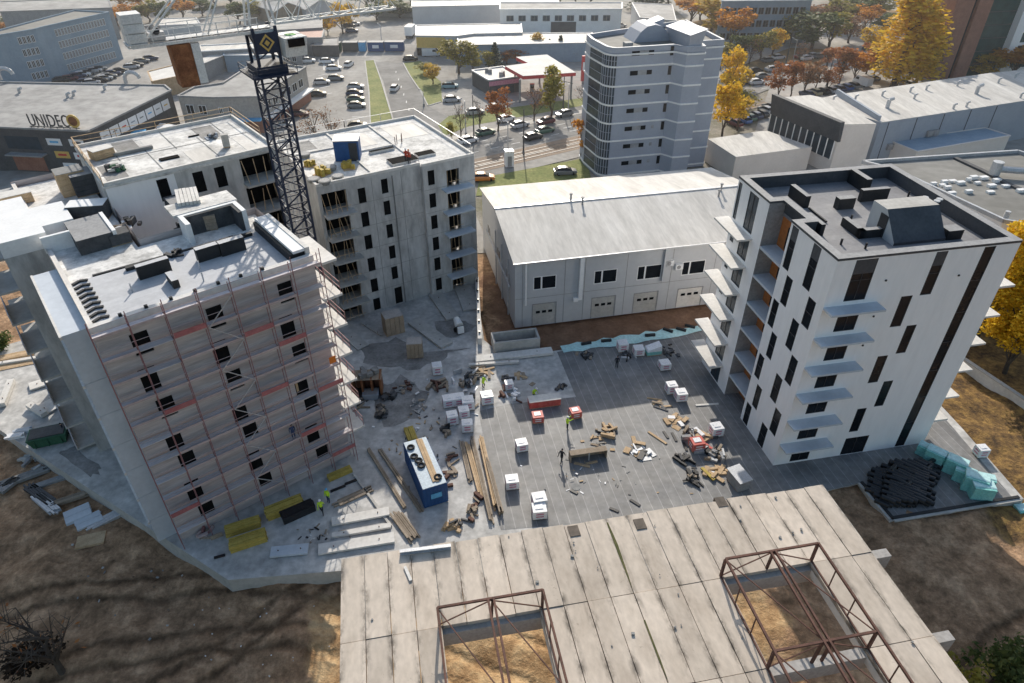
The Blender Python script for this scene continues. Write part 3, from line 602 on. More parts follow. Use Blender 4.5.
# white attic volume at the back left
mb = MB(); mb.prism([(-3.0, 16.4), (0.5, 16.4), (0.5, 17.8), (2.9, 17.8), (2.9, 22.5), (0.2, 22.5), (0.2, 26.0), (-3.0, 26.0)], 22.37, 23.75); mb.build('attic', 'white_paint', sb)
mb = MB(); mb.wall((-3.0, 16.4, 0), X_, -Y_, 3.0, 22.36, [], 0.3); mb.wall((-3.0, 33, 0), -Y_, -X_, 16.6, 22.36, [(a, a + 1.6, t - 2.2, t) for t in tops for a in (3.0, 10.0)], 0.3)
mb.box(-2.98, 0.3, 16.42, 33, 22.0, 22.36); mb.build('side_wing_wall', 'concrete_wall', sb)
for t in tops:
    MB().box(-4.7, -3.003, 17.5, 21.5, t - 2.6, t - 2.4).build('balcony_slab', 'concrete', sb)
    MB().box(-4.6, -3.003, 24.5, 29.0, t - 2.6, t - 2.4).build('balcony_slab', 'concrete', sb)
    fx = MB(); fx.box(-4.68, -4.6, 17.5, 21.5, t - 2.38, t - 1.4); fx.build('balcony_board', 'scaffold_deck', sb)
# blue grey balcony stack on the left face
for k, t in enumerate([22.4] + [v - 0.3 for v in tops[1:]]):
    zb = ([v - 0.3 for v in tops[1:]] + [0.0])[k]
    MB().box(-1.7, -0.003, 1.1, 11.8, zb + 0.03, t).build('balcony_box', 'slab_blue', sb); MB().box(-1.86, -1.702, 1.0, 11.9, t - .22, t + .02).build('slab_edge', 'concrete_pale', sb)
# balconies on the sunny right face
for t in [22.3] + [v - 2.5 for v in tops[:-1]]:
    mb = MB(); mb.box(SW + 0.003, SW + 1.75, -0.6, 4.6, t - 0.22, t); mb.build('balcony_slab', 'concrete_pale', sb)
    if t < 22:
        mb = MB()
        for y in (-0.5, 1.0, 2.5, 4.5): mb.tube((SW + 1.65, y, t), (SW + 1.65, y, t + 1.1), 0.03, 4)
        for h in (0.55, 1.1): mb.beam((SW + 1.65, -0.5, t + h), (SW + 1.65, 4.5, t + h), 0.05)
        mb.build('guard_rail', 'scaffold_red', sb)

# scaffold: a thing of its own against the front
sf = bld('scaffold', 'red tube scaffold with board decks against the front of the unfinished block', 'scaffold', P(182.5, 540), 39)
NB = 7; bx = [(-0.15 + k * (SW + 0.3) / NB) for k in range(NB + 1)]; LVL = [1.95 + 2.06 * k for k in range(11)]
for x in bx:
    for y in (-1.15, -0.4): MB().tube((x, y, 0), (x, y, 24.0 if y < -1 else 23.3), 0.038, 5).build('standard', 'scaffold_red', sf)
R2 = random.Random(5)
for li, z in enumerate(LVL):
    for k in range(NB):
        mb = MB()
        for j, y in enumerate((-1.1, -0.83, -0.56)):
            dz = R2.uniform(-0.01, 0.01); mb.box(bx[k] + 0.05, bx[k + 1] - 0.05, y, y + 0.25, z - 0.05 + dz, z + dz)
        mb.build('deck', 'scaffold_deck', sf)
        if R2.random() < 0.86: MB().box(bx[k] + 0.03, bx[k + 1] - 0.03, -1.15, -1.12, z + 0.005, z + 0.2).build('toe_board', 'toe_board', sf)
    for x in bx: MB().beam((x, -1.15, z - 0.09), (x, -0.4, z - 0.09), 0.05).build('transom', 'scaffold_red', sf)
    for h in (0.5, 1.0): MB().beam((bx[0], -1.16, z + h), (bx[-1], -1.16, z + h), 0.032).build('guard_rail', 'toe_board', sf)
for k, li in ((1, 6), (0, 1), (4, 5), (2, 9), (5, 7), (5, 2), (4, 8), (6, 0), (6, 4)):
    z = LVL[li]; MB().box(bx[k] + 0.05, bx[k + 1] - 0.05, -1.215, -1.18, z + 0.1, z + 0.55).build('red_board', 'toe_board_red', sf)
for li in range(0, 10):
    k = 3; z = LVL[li]; a, b = (bx[k] + 0.1, bx[k + 1] - 0.1) if li % 2 else (bx[k + 1] - 0.1, bx[k] + 0.1)
    MB().beam((a, -1.22, z), (b, -1.22, z + 2.06), 0.06).build('brace', 'galv', sf)
MB().box(bx[6] + 1.5, bx[6] + 2.1, -1.25, -1.2, LVL[5] + 0.5, LVL[5] + 1.2).build('notice', 'orange_paint', sf)

# ================================================================== LEFT REAR WING
w2 = bld('concrete_building', 'bare concrete building with long flat roof slab, behind the scaffolded block', 'building', P(104.5, 186.7, 25.0) - Vector((0, 0, 25)), 38)
WW, WD, WH = 16.2, 12.6, 25.0
fo = [(4.3, 5.3, 22.3, 24.5), (7.6, 8.6, 22.3, 24.4), (9.7, 10.7, 22.3, 24.4)]
lg = [(12.3, 15.7, t, t + 2.45) for t in (22.2, 19.1, 16.0, 12.9, 9.8, 6.7, 3.6, 0.4)]
fo2 = [(9.7, 10.7, t, t + 1.9) for t in (19.2, 16.1, 13.0, 9.9, 6.8)]
mb = MB(); mb.wall((6.0, 0, 0), X_, -Y_, WW - 6.0, WH, [(a - 6, b - 6, c, d) for a, b, c, d in fo[1:] + lg + fo2], 0.3)
mb.wall((WW, 0, 0), Y_, X_, WD, WH, [(3, 4.2, t + 0.2, t + 2.1) for t in (22.2, 19.1, 16.0, 12.9, 9.8, 6.7, 3.6)], 0.3); mb.wall((WW, WD, 0), -X_, Y_, WW, WH, []); mb.wall((0, WD, 0), -Y_, -X_, WD, WH, [])
mb.build('wall', 'concrete_wall', w2)
mb = MB(); mb.wall((0, 0, 0), X_, -Y_, 5.998, WH, fo[:1], 0.3); mb.build('painted_wall', 'white_render', w2)
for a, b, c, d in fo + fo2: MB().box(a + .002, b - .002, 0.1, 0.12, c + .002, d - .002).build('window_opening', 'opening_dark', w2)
for a, b, c, d in lg:
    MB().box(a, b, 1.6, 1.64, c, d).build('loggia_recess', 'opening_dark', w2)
    MB().box(a - 0.1, b + 0.1, -1.3, 1.6, c - 0.2, c - 0.003).build('balcony_slab', 'concrete', w2)
    fm = MB()
    for k in range(4):
        x = a + 0.3 + k * 0.9; fm.tube((x, -0.9, c), (x + R2.uniform(-.3, .3), -0.9 + R2.uniform(-.2, .6), d), 0.04, 4)
    fm.build('prop', 'timber', w2)
    MB().box(a + 0.6, a + 1.6, 1.57, 1.595, c + 0.1, d - 0.3).build('door_opening', 'opening_dark', w2)
MB().box(-0.1, WW + 0.1, -0.1, WD + 0.1, WH - 0.22, WH).build('roof', 'concrete_roof', w2)
# gaps and rims between the roof panels
mb = MB()
for k in range(1, 6): mb.box(k * 2.7 - 0.05, k * 2.7 + 0.05, 0.4 + (k % 2) * 5.5, WD - 0.5 - ((k + 1) % 2) * 4, WH + 0.003, WH + 0.03)
mb.box(1.0, 15.5, 6.3, 6.38, WH + 0.032, WH + 0.05); mb.build('joint_strip', 'concrete_dark', w2)
for x0, x1, y0, y1, m_ in ((3.1, 5.2, 8.2, 11.6, 'stain'), (8.3, 10.6, 0.6, 4.6, 'roof_pale'), (11.1, 13.2, 6.8, 11.2, 'stain'), (5.7, 7.9, 7, 11, 'concrete_pale'), (13.6, 15.6, 1, 5.6, 'concrete_pale'), (0.5, 2.4, 1.2, 5.5, 'stain')): MB().box(x0, x1, y0, y1, WH + 0.004, WH + 0.02).build('roof_sheet', m_, w2)
mb = MB(); mb.box(0.0, WW, 0.0, 0.2, WH + 0.003, WH + 0.3); mb.box(0.0, 0.2, 0.22, WD, WH + 0.003, WH + 0.3); mb.box(WW - 0.2, WW, 0.22, WD, WH + 0.003, WH + 0.3); mb.box(0.2, WW - 0.2, WD - 0.2, WD, WH + 0.003, WH + 0.3); mb.build('parapet', 'concrete_pale', w2)
mb = MB()
pts = [(-0.05, 0.1), (-0.05, 4), (-0.05, 8), (-0.05, WD), (4, WD), (8, WD), (12, WD), (WW, WD), (WW, 8), (WW, 4)]
for p in pts: mb.tube((*p, WH), (*p, WH + 1.15), 0.035, 4)
for a, b in zip(pts, pts[1:]): mb.beam((*a, WH + 1.1), (*b, WH + 1.1), 0.09, 0.05); mb.beam((*a, WH + 0.6), (*b, WH + 0.6), 0.06, 0.04)
mb.build('guard_rail', 'timber', w2)
for x0, x1, y0, y1 in ((5.8, 7.6, 3.2, 3.9), (10.1, 11.2, 8.5, 8.7)): MB().box(x0, x1, y0, y1, WH + 0.003, WH + 0.12).build('roof_opening', 'opening_dark', w2)
MB().box(2.5, 6.2, 7.3, 7.7, WH + 0.06, WH + 0.35).build('low_upstand', 'concrete_dark', w2)

# ================================================================== MIDDLE CONCRETE BUILDING
cb = bld('concrete_building', 'bare grey concrete shell with square window holes and balcony slabs, centre behind the crane', 'building', P(340, 322), 31.5)
CW, CD, CH = 20.2, 17.0, 18.6
FL6 = [15.1, 12.0, 8.9, 5.75, 2.65]
A_ = [(4.8, 5.75, t - 1.95, t) for t in (17.3, 14.2, 11.1, 7.95, 4.87, 1.9)]
A_ = [(a, b, max(0.1, c), d) for a, b, c, d in A_]
B_ = [(7.8, 8.65, t - 1.85, t) for t in (17.8, 14.97, 11.83, 8.84, 5.79)] + [(7.9, 8.95, 0.1, 2.6)]
lg = [(0.4, 3.4, t + 0.15, t + 2.6) for t in [15.0] + FL6[1:]] + [(0.4, 3.2, 0.1, 1.9)]
C_ = [(0.65, 1.55, t - 1.9, t) for t in (17.87, 14.85, 11.87, 8.78, 5.74, 2.6)]
D_ = [(3.2, 4.95, t + 0.1, t + 2.3) for t in FL6] + [(3.2, 4.95, 0.1, 2.2)]
mb = MB(); mb.wall((0, 0, 0), X_, -Y_, 13.0, CH, A_ + B_ + lg, 0.3); mb.wall((13.0, -0.7, 0), X_, -Y_, CW - 13.0, CH, C_ + D_, 0.3); mb.wall((13.0, 0, 0), -Y_, -X_, 0.7, CH, [])
mb.wall((CW, -0.7, 0), Y_, X_, CD + .7, CH, [(5, 6.2, t, t + 1.9) for t in FL6], 0.3); mb.wall((CW, CD, 0), -X_, Y_, CW, CH, []); mb.wall((0, CD, 0), -Y_, -X_, CD, CH, [])
mb.build('wall', 'concrete_wall', cb)
mb = MB()
for z in FL6: mb.box(3.9, 12.98, -0.015, -0.004, z + 0.3, z + 0.34); mb.box(13.01, CW, -0.715, -0.704, z + 0.3, z + 0.34)
for x in (6.6, 10.4): mb.box(x, x + 0.05, -0.018, -0.004, 0.2, CH - 0.3)
mb.build('wall_joint', 'concrete_dark', cb)
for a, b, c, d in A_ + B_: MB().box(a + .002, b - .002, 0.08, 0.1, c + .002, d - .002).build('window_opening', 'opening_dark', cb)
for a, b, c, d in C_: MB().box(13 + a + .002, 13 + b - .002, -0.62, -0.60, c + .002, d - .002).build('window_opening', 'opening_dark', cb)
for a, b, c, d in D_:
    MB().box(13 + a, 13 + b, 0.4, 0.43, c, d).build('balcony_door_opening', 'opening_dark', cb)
    fm = MB()
    for k in range(3):
        x = 13 + a + 0.2 + k * 0.6; fm.tube((x, -0.5, c), (x + R2.uniform(-.3, .3), -0.3, d), 0.04, 4)
    fm.beam((13 + a, -1.4, c + 1.0), (13 + b, -1.4, c + 1.0), 0.05); fm.build('prop', 'timber', cb)
for z in FL6: MB().box(15.4, 19.4, -2.1, -0.703, z - 0.1, z + 0.1).build('balcony_slab', 'slab_blue', cb)
for a, b, c, d in lg:
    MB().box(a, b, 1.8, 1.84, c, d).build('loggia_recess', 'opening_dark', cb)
    if c > 1: MB().box(a - 0.1, b + 0.6, -1.5, 1.8, c - 0.2, c - 0.003).build('balcony_slab', 'concrete', cb)
    fm = MB()
    for k in range(5):
        x = a + 0.25 + k * 0.6; fm.tube((x, -0.6, c), (x + R2.uniform(-.5, .5), -0.1, d), 0.035, 4)
    fm.beam((a, -1.3, c + 0.9), (b, -1.3, c + 1.0), 0.05); fm.build('prop', 'timber', cb)
MB().prism([(0.1, 0.1), (12.9, 0.1), (12.9, -0.6), (CW - .1, -0.6), (CW - .1, CD - .1), (0.1, CD - .1)], CH - 0.3, CH - 0.05).build('roof', 'concrete_roof', cb)
mb = MB()
for x0, x1, y0, y1, h in ((-0.02, CW + .02, CD - .25, CD + .02, .32), (-.02, .25, 0.0, CD - .26, .32), (CW - .25, CW + .02, -0.72, CD - .26, .32), (0.26, 12.98, -0.02, .25, .32), (13.0, CW - .26, -0.72, -.45, .32)): mb.box(x0, x1, y0, y1, CH - .05, CH - .05 + h)
mb.build('parapet', 'concrete_pale', cb)
for x0, x1, y0, y1 in ((10.0, 13.5, 1.2, 3.2), (13.8, 16.2, 2.0, 3.4), (9.2, 12.5, 6.4, 7.0)):
    mb = MB(); mb.box(x0, x1, y0, y1, CH - .045, CH + .25, 1, 0); mb.build('roof_shaft', ['opening_dark', 'concrete_pale'], cb)
mb = MB()
for x0, y0 in ((13.2, 7.8), (13.7, 8.4), (14.2, 8.0), (14.5, 8.6)): mb.tube((x0, y0, CH - .05), (x0, y0, CH + 1.1), 0.05, 4)
mb.build('starter_bar', 'rust_steel', cb)
for x0, x1, y0, y1 in ((6.9, 7.15, 0.3, 16.7), (7.16, 12.9, 7.9, 8.1), (12.95, 13.2, 0.3, 16.7), (0.3, 6.88, 10.9, 11.1)): MB().box(x0, x1, y0, y1, CH - .045, CH + .12).build('wall_head', 'concrete_pale', cb)
for x0, x1, y0, y1 in ((1.0, 4.2, 12, 15.5), (8, 11.5, 9.5, 14.5), (14.2, 19, 9.5, 15.5)): MB().box(x0, x1, y0, y1, CH - .046, CH - .03).build('roof_sheet', 'stain' if x0 < 5 else 'roof_pale', cb)
mb = MB(); pts = [(0.1, CD - .1), (5, CD - .1), (10, CD - .1), (15, CD - .1), (CW - .1, CD - .1), (CW - .1, 8), (CW - .1, 0)]
for p in pts: mb.tube((*p, CH), (*p, CH + 1.3), 0.035, 4)
for a, b in zip(pts, pts[1:]): mb.beam((*a, CH + 1.25), (*b, CH + 1.25), 0.07, 0.04)
mb.build('guard_rail', 'galv', cb)
MB().box(9.2, 9.32, -0.12, -0.03, 0.0, 18).build('downpipe', 'concrete_dark', cb)
# ================================================================== INDUSTRIAL HALL (centre)
ih = bld('industrial_hall', 'grey panel hall with pale pitched roof and four garage doors, behind the deck', 'hall', P(515, 328), 12.3)
IW, ID, IH = 36.0, 22.5, 9.4
win_i = [(2.3, 5.25, 5.35, 7.25), (10.15, 13.2, 5.2, 7.15), (15.9, 19.2, 5.05, 7.1), (22.0, 25.2, 5.0, 7.0), (28.5, 31.5, 5.0, 7.0)]
dor_i = [(2.3, 5.3, 0.05, 3.2), (10.15, 13.25, 0.05, 3.1), (15.9, 19.1, 0.05, 3.0), (22.0, 25.4, 0.05, 2.9)]
mb = MB(); mb.wall((0, 0, 0), X_, -Y_, IW, IH, win_i + dor_i, 0.2); mb.wall((IW, 0, 0), Y_, X_, ID, IH, []); mb.wall((0, ID, 0), -Y_, -X_, ID, IH, [(4, 6, 4.5, 6), (11, 13, 4.5, 6), (17, 19, 4.5, 6)], 0.2); mb.wall((IW, ID, 0), -X_, Y_, IW, IH, [])
for x, s in ((0, 1), (IW, 0)):
    t = [(x, 0, IH), (x, ID, IH), (x, 11.4, 11.3)]; mb.poly(t[::-1] if s else t)
mb.build('wall', 'grey_panel', ih)
mb = MB(); mb.hexa([(-.3, -.35, IH - .02), (IW + .3, -.35, IH - .02), (IW + .3, 11.4, 11.32), (-.3, 11.4, 11.32), (-.3, -.35, IH + .2), (IW + .3, -.35, IH + .2), (IW + .3, 11.4, 11.5), (-.3, 11.4, 11.5)])
mb.hexa([(-.3, 11.401, 11.32), (IW + .3, 11.401, 11.32), (IW + .3, ID + .3, IH - .02), (-.3, ID + .3, IH - .02), (-.3, 11.401, 11.5), (IW + .3, 11.401, 11.5), (IW + .3, ID + .3, IH + .2), (-.3, ID + .3, IH + .2)])
rf = mb.build('roof', 'roof_pale', ih)
MB().beam((-.3, 11.4, 11.52), (IW + .3, 11.4, 11.52), 0.5, 0.1).build('ridge_cap', 'galv', rf)
MB().beam((-.3, -.42, IH + .1), (IW + .3, -.42, IH + .1), 0.16, 0.2).build('gutter', 'galv', ih)
mb = MB()
for x in (0.9, 6.3, 8.9, 14.4, 20.5, 26.5, 32): mb.box(x, x + 0.07, -0.02, -0.003, 0.1, IH - .1)
mb.box(0.02, IW, -0.018, -0.004, 4.25, 4.31); mb.build('panel_joint', 'mid_grey', ih)
for a, b, c, d in win_i:
    window(ih, (0, 0, 0), X_, -Y_, a, a + 1.05, c, d, 0.05, 'white_paint', 'glass_dark', 0, fw=0.1); window(ih, (0, 0, 0), X_, -Y_, a + 1.05, b, c, d, 0.05, 'white_paint', 'glass_dark', 0, fw=0.1)
for a, b, c, d in dor_i:
    fr_ = MB(); fr_.box(a - .12, a - .003, -.03, .0 - .003, c, d + .12); fr_.box(b + .003, b + .12, -.03, -.003, c, d + .12); fr_.box(a - .003, b + .003, -.03, -.003, d + .003, d + .12); fr_.build('door_frame', 'mid_grey', ih)
    g = MB(); 
    for k in range(5):
        h = (d - c) / 5; g.box(a, b, 0.06, 0.1, c + k * h + .01, c + (k + 1) * h - .01)
    g = g.build('garage_door', 'concrete_pale' if a > 20 else 'concrete', ih)
    for k in range(3): x = a + (b - a) * (0.14 + 0.27 * k); MB().box(x, x + (b - a) * 0.18, 0.04, 0.057, c + 1.75, c + 2.12).build('door_pane', 'glass_dark', g)
for a, b, c, d in [(22.5 - 6, 22.5 - 4, 4.5, 6), (22.5 - 13, 22.5 - 11, 4.5, 6), (22.5 - 19, 22.5 - 17, 4.5, 6)]: window(ih, (0, 22.5, 0), -Y_, -X_, 22.5 - b, 22.5 - a, c, d, 0.05, 'white_paint', 'glass_dark', 1)
mb = MB(); mb.box(8.1, 8.6, -0.5, -0.06, 3.4, 9.55); mb.box(7.5, 8.098, -0.48, -0.08, 3.2, 3.7); mb.build('duct', 'white_paint', ih)
mb = MB(); mb.tube((1.3, -0.22, 3.4), (1.3, -0.22, 9.5), 0.14, 8); mb.build('downpipe', 'white_paint', ih)
mb = MB(); mb.box(19.2, 20.1, -0.45, -0.05, 4.7, 9.55); mb.build('duct', 'grey_panel', ih)
for a, c in ((20.9, 6.2), (19.5, 6.9)):
    u = MB().box(a, a + 1.0, -0.45, -0.05, c, c + 0.75).build('air_conditioner', 'white_paint', ih); MB().tube((a + .4, -.47, c + .38), (a + .4, -.455, c + .38), .27, 10).build('fan_grille', 'mid_grey', u)
for x, y in ((11.5, 10.4), (10.2, 11.5), (30.6, 9.2), (31.6, 10.6)):
    z = 9.6 + 1.9 * y / 11.4; v = MB().tube((x, y, z - .1), (x, y, z + 0.9), 0.13, 8).build('roof_vent', 'mid_grey', ih); MB().tube((x, y, z + .903), (x, y, z + 1.05), 0.22, 8).build('cap', 'mid_grey', v)
mb = MB()
for y in (3, 7, 11): mb.tube((-0.25, y, 0.2), (-0.25, y, 8.5), 0.1, 6)
mb.beam((-.3, 2, 5), (-.3, 18, 5.2), .2); mb.build('wall_pipe', 'galv', ih)

# ================================================================== OLD CONCRETE SLAB HALL (foreground)
ZT = 13.6
so = P(341, 559, ZT); oh = thing('old_hall_frame', 'weathered concrete panel roof of an old open hall, filling the foreground', 'hall', (so.x, so.y, 0), math.radians(10.8))
far = local(oh, P(822, 484, ZT)).x; PW, PL = far / 23.0, 5.8
h1 = (local(oh, P(443, 622, ZT)).x, local(oh, P(541, 606.6, ZT)).x); h2 = (local(oh, P(726.7, 573.3, ZT)).x, local(oh, P(809, 557.6, ZT)).x)
h1 = (round(h1[0] / PW) * PW, round(h1[1] / PW) * PW); h2 = (round(h2[0] / PW) * PW, round(h2[1] / PW) * PW)
R3 = random.Random(11); mb = MB()
for r in range(5):
    for k in range(23):
        x0, x1 = k * PW, (k + 1) * PW; c = (x0 + x1) / 2; y1 = -r * PL; y0 = y1 - PL
        if r >= 1 and (h1[0] < c < h1[1] or h2[0] < c < h2[1]): continue
        dz = R3.uniform(-0.03, 0.03); gq = 0.022
        if r == 0: y1 += R3.uniform(-0.05, 0.06)
        mb.box(x0 + gq, x1 - gq, y0 + gq, y1 - gq, ZT - 0.3 + dz, ZT + dz, 0)
mb.build('roof_panels', 'slab_panel', oh)
mb = MB()
for k in range(23):
    if R3.random() < .8: mb.box((k + 1) * PW - 0.05, (k + 1) * PW + 0.05, -PL + R3.uniform(0, 3), -0.1, ZT - 0.09, ZT - 0.05)
mb.build('joint_fill', 'concrete_dark', oh)
# moss along one joint
mb = MB(); xm = local(oh, P(612, 540, ZT)).x; xm = round(xm / PW) * PW
mb.poly([(xm - 0.05, -0.4, ZT + .036), (xm + 0.05, -0.4, ZT + .036), (xm + 0.15, -2.2, ZT + .036), (xm + 0.07, -4.6, ZT + .036), (xm, -5.6, ZT + .036), (xm - 0.06, -3, ZT + .036)])
mb.poly([(xm - 0.04, -7.6, ZT + .036), (xm + 0.06, -7.6, ZT + .036), (xm + 0.08, -10, ZT + .036), (xm + 0.05, -11.5, ZT + .036), (xm - 0.04, -10, ZT + .036)])
o = mb.build('moss', 'moss_green', oh); o['kind'] = 'stuff'
LW = 23 * PW
for r in range(0, 6):
    y = -r * PL; mb = MB()
    e = 1.3 if 0 < r < 5 else -0.1
    mb.box(0.1, LW + e, y - 0.3 if r else y - 0.75, y + 0.3 if r else y - 0.15, ZT - 1.55, ZT - 0.34)
    mb.build('roof_beam', 'slab_edge', oh)
for r in range(0, 6):
    for x in (0.6, 11.5 * PW): MB().box(x - 0.25, x + 0.25, -r * PL - 0.25 - (0.2 if r == 0 else 0), -r * PL + 0.25 - (0.2 if r == 0 else 0), -2.2, ZT - 1.553).build('column', 'concrete_wall', oh)
for h in (h1, h2):    # concrete upstand beams around each rooflight opening
    for x in (h[0] - 0.12, h[1] + 0.12): MB().box(x - 0.1, x + 0.1, -5 * PL, -PL - 0.31, ZT - 0.9, ZT - 0.31).build('edge_beam', 'concrete_pale', oh)
for px, py in ((574, 531), (640, 524), (721, 502)):
    q = local(oh, P(px, py, ZT)); MB().box(q.x - .35, q.x + .35, q.y - .42, q.y + .42, ZT - 0.25, ZT + 0.036).build('roof_opening', 'soil_dark', oh)
for k in range(26):    # patches and crumbs on the panels
    x, y = R3.uniform(0.3, LW - .3), R3.uniform(-12, -0.3); c = x
    if y < -PL and (h1[0] - .4 < c < h1[1] + .4 or h2[0] - .4 < c < h2[1] + .4): continue
    s = R3.uniform(.05, .16); MB().rbox((x, y), s, s * R3.uniform(.6, 1.4), ZT + .031, ZT + .07 + s * .3, R3.random() * 3).build('loose_crumb', 'concrete_dark', oh)
# two rusty rooflight frames
def rooflight(h, label, mids):
    t = thing('rooflight_frame', label, 'steel frame', oh.matrix_basis @ Vector((0, 0, 0)) if False else oh.location.copy(), oh.rotation_euler[2], 'rusty rooflight frames on the old roof')
    z0, z1 = ZT + 0.03, ZT + 1.75; x0, x1 = h[0] - 0.15, h[1] + 0.15; xm = (x0 + x1) / 2 + mids
    ys = [-PL + 0.12, -2 * PL, -3 * PL, -4 * PL]
    for x, n in ((x0, 1), (xm - .16, 2), (xm + .16, 2), (x1, 1)): MB().beam((x, ys[0], z1), (x, ys[-1], z1), 0.12, 0.15).build('top_chord', 'rust_steel', t)
    for y in ys:
        MB().beam((x0, y, z1 - .02), (x1, y, z1 - .02), 0.13, 0.13).build('cross_beam', 'rust_steel', t)
        for x in (x0, x1): MB().beam((x, y, z0), (x, y, z1 - .12), 0.15, 0.15).build('post', 'rust_steel', t)
        for x in ([xm] if y == ys[0] else [xm - .3, xm + .3]): MB().beam((x, y, z0 - .4), (x + .1, y, z1 - .12), 0.14, 0.14).build('post', 'rust_steel', t)
        for a, b in ((x0, xm), (xm, x1)): MB().beam((a, y + .02, z0 if a == x0 else z1 - .2), (b, y + .02, z1 - .2 if a == x0 else z0), 0.06).build('brace', 'rust_steel', t)
    for a, b in zip(ys, ys[1:]):
        MB().beam((x0, a, z1 - .1), (xm, b, z1 - .15), 0.06).build('brace', 'rust_steel', t)
        MB().beam((xm, a, z1 - .1), (x1, b, z1 - .15), 0.06).build('brace', 'rust_steel', t)
        for x in (x0, x1):
            for f in (0.33, 0.66):
                y = a + (b - a) * f; MB().beam((x, y, z0 - .2), (x, y, z1 - .11), 0.06).build('post', 'rust_steel', t)
    for x in (x0, x1): MB().beam((x, ys[0], z0 + .02), (x, ys[-1], z0 + .02), 0.1, 0.08).build('bottom_chord', 'rust_steel', t)
    return t
rooflight(h1, 'rusty steel rooflight frame over the left opening of the old concrete roof', 0.0)
rooflight(h2, 'rusty steel rooflight frame with doubled middle beam over the right opening of the old roof', 0.0)

# ================================================================== OFFICE TOWER
to = bld('office_tower', 'seven storey grey office tower with white bands and rounded glass corner', 'office tower', P(590, 180), 14)
arc = [(1.7 + 1.7 - 1.7 * math.cos(a), 2.4 - 2.4 * math.sin(a)) for a in [k * math.pi / 12 for k in range(7)]]
out = [(1.6, 11.0), (1.3, 7.5)] + arc + [(13.6, 0.0), (14.9, -2.2), (18.2, -2.3), (18.9, 1.3), (23.6, 1.3), (24.6, 18.5)]
out = out[::-1] if False else out
TH_ = 22.6
MB().prism(out, 0, TH_ - 0.6).build('wall', 'tower_clad', to)
cc = (12, 8)
def off(p, d):
    v = Vector((p[0] - cc[0], p[1] - cc[1])); v.normalize(); return (p[0] + v.x * d, p[1] + v.y * d)
for k in range(7):
    z = 0.6 + 3.2 * k
    MB().prism([off(p, 0.16) for p in out], z - 0.14, z + 0.14).build('band', 'white_paint', to)
MB().prism([off(p, 0.2) for p in out], TH_ - 1.0, TH_ - 0.72).build('band', 'white_paint', to)
n = len(out); inn = [off(p, -0.5) for p in out]; mb = MB()
for k in range(n):
    j = (k + 1) % n
    a, b, c, d = out[k], out[j], inn[j], inn[k]
    mb.poly([(*a, TH_ + .3), (*b, TH_ + .3), (*c, TH_ + .3), (*d, TH_ + .3)], 1); mb.poly([(*d, TH_ - .6), (*d, TH_ + .3), (*c, TH_ + .3), (*c, TH_ - .6)], 0); mb.poly([(*a, TH_ - .7), (*b, TH_ - .7), (*b, TH_ + .3), (*a, TH_ + .3)], 0)
mb.build('parapet', ['tower_clad', 'white_paint'], to)
MB().prism(inn, TH_ - 0.6, TH_ - 0.45).build('roof', 'roof_felt', to)
GA = [(1.3, 7.5)] + arc
for k in range(7):
    z0, z1 = 0.76 + 3.2 * k, 0.6 + 3.2 * (k + 1) - 0.16
    if k == 6: z1 = TH_ - 1.02
    gl = MB()
    for a, b in zip(GA, GA[1:]):
        a, b = off(a, 0.06), off(b, 0.06); gl.poly([(*a, z0), (*b, z0), (*b, z1), (*a, z1)][::-1])
    w = gl.build('corner_glazing', 'glass_blue', to); fr = MB()
    for p in GA: p = off(p, 0.09); fr.beam((*p, z0), (*p, z1), 0.1)
    for a, b in zip(GA, GA[1:]): fr.beam((*off(a, .09), (z0 + z1) / 2), (*off(b, .09), (z0 + z1) / 2), 0.06)
    fr.build('frame', 'tower_clad', w)
    zc = z0 + 1.5
    MB().box(5.9, 7.3, -0.05, -0.02, zc, zc + 0.75).build('window', 'glass_dark', to); MB().box(7.35, 8.9, -0.05, -0.02, zc, zc + 0.8).build('window', 'glass_pale', to); MB().box(8.95, 9.9, -0.05, -0.02, zc, zc + 0.75).build('window', 'glass_dark', to)
    a, b = Vector((13.62, 0.0, 0)), Vector((14.9, -2.2, 0)); MB().box(12.9, 13.5, -0.05, -0.02, zc - .3, zc + 1.2).build('window', 'glass_dark', to)
    if k < 3: MB().box(11.0, 11.5, -0.05, -0.02, zc + .1, zc + 0.7).build('window', 'glass_pale', to)
    MB().box(23.65, 23.7, 3, 5, zc - .4, zc + 1).build('window', 'glass_dark', to)
ex = MB(); R4 = 3.0
pr = [(-3.4, 0), (3.4, 0), (3.2, 1.0), (2.6, 1.8), (1.6, 2.5), (0.4, 2.8), (-1.0, 2.6), (-2.2, 1.7)]
for y, f in ((0, 0), (5, 1)):
    ex.poly([(12 + a, 6 + y, TH_ - .5 + b) for a, b in (pr if not f else pr[::-1])])
for (a, b), (c, d) in zip(pr, pr[1:] + pr[:1]): ex.poly([(12 + a, 6, TH_ - .5 + b), (12 + a, 11, TH_ - .5 + b), (12 + c, 11, TH_ - .5 + d), (12 + c, 6, TH_ - .5 + d)])
ex.build('curved_plant_room', 'tower_clad', to)
ex = MB(); ex.hexa([(15.4, -1.6, TH_ - .4), (17.6, -1.6, TH_ - .4), (17.6, 7, TH_ - .4), (15.4, 7, TH_ - .4), (15.0, -2.4, TH_ + 2.0), (17.8, -2.4, TH_ + 2.8), (17.8, 7, TH_ + 2.4), (15.0, 7, TH_ + 1.6)]); ex.build('lift_house', 'tower_clad', to)
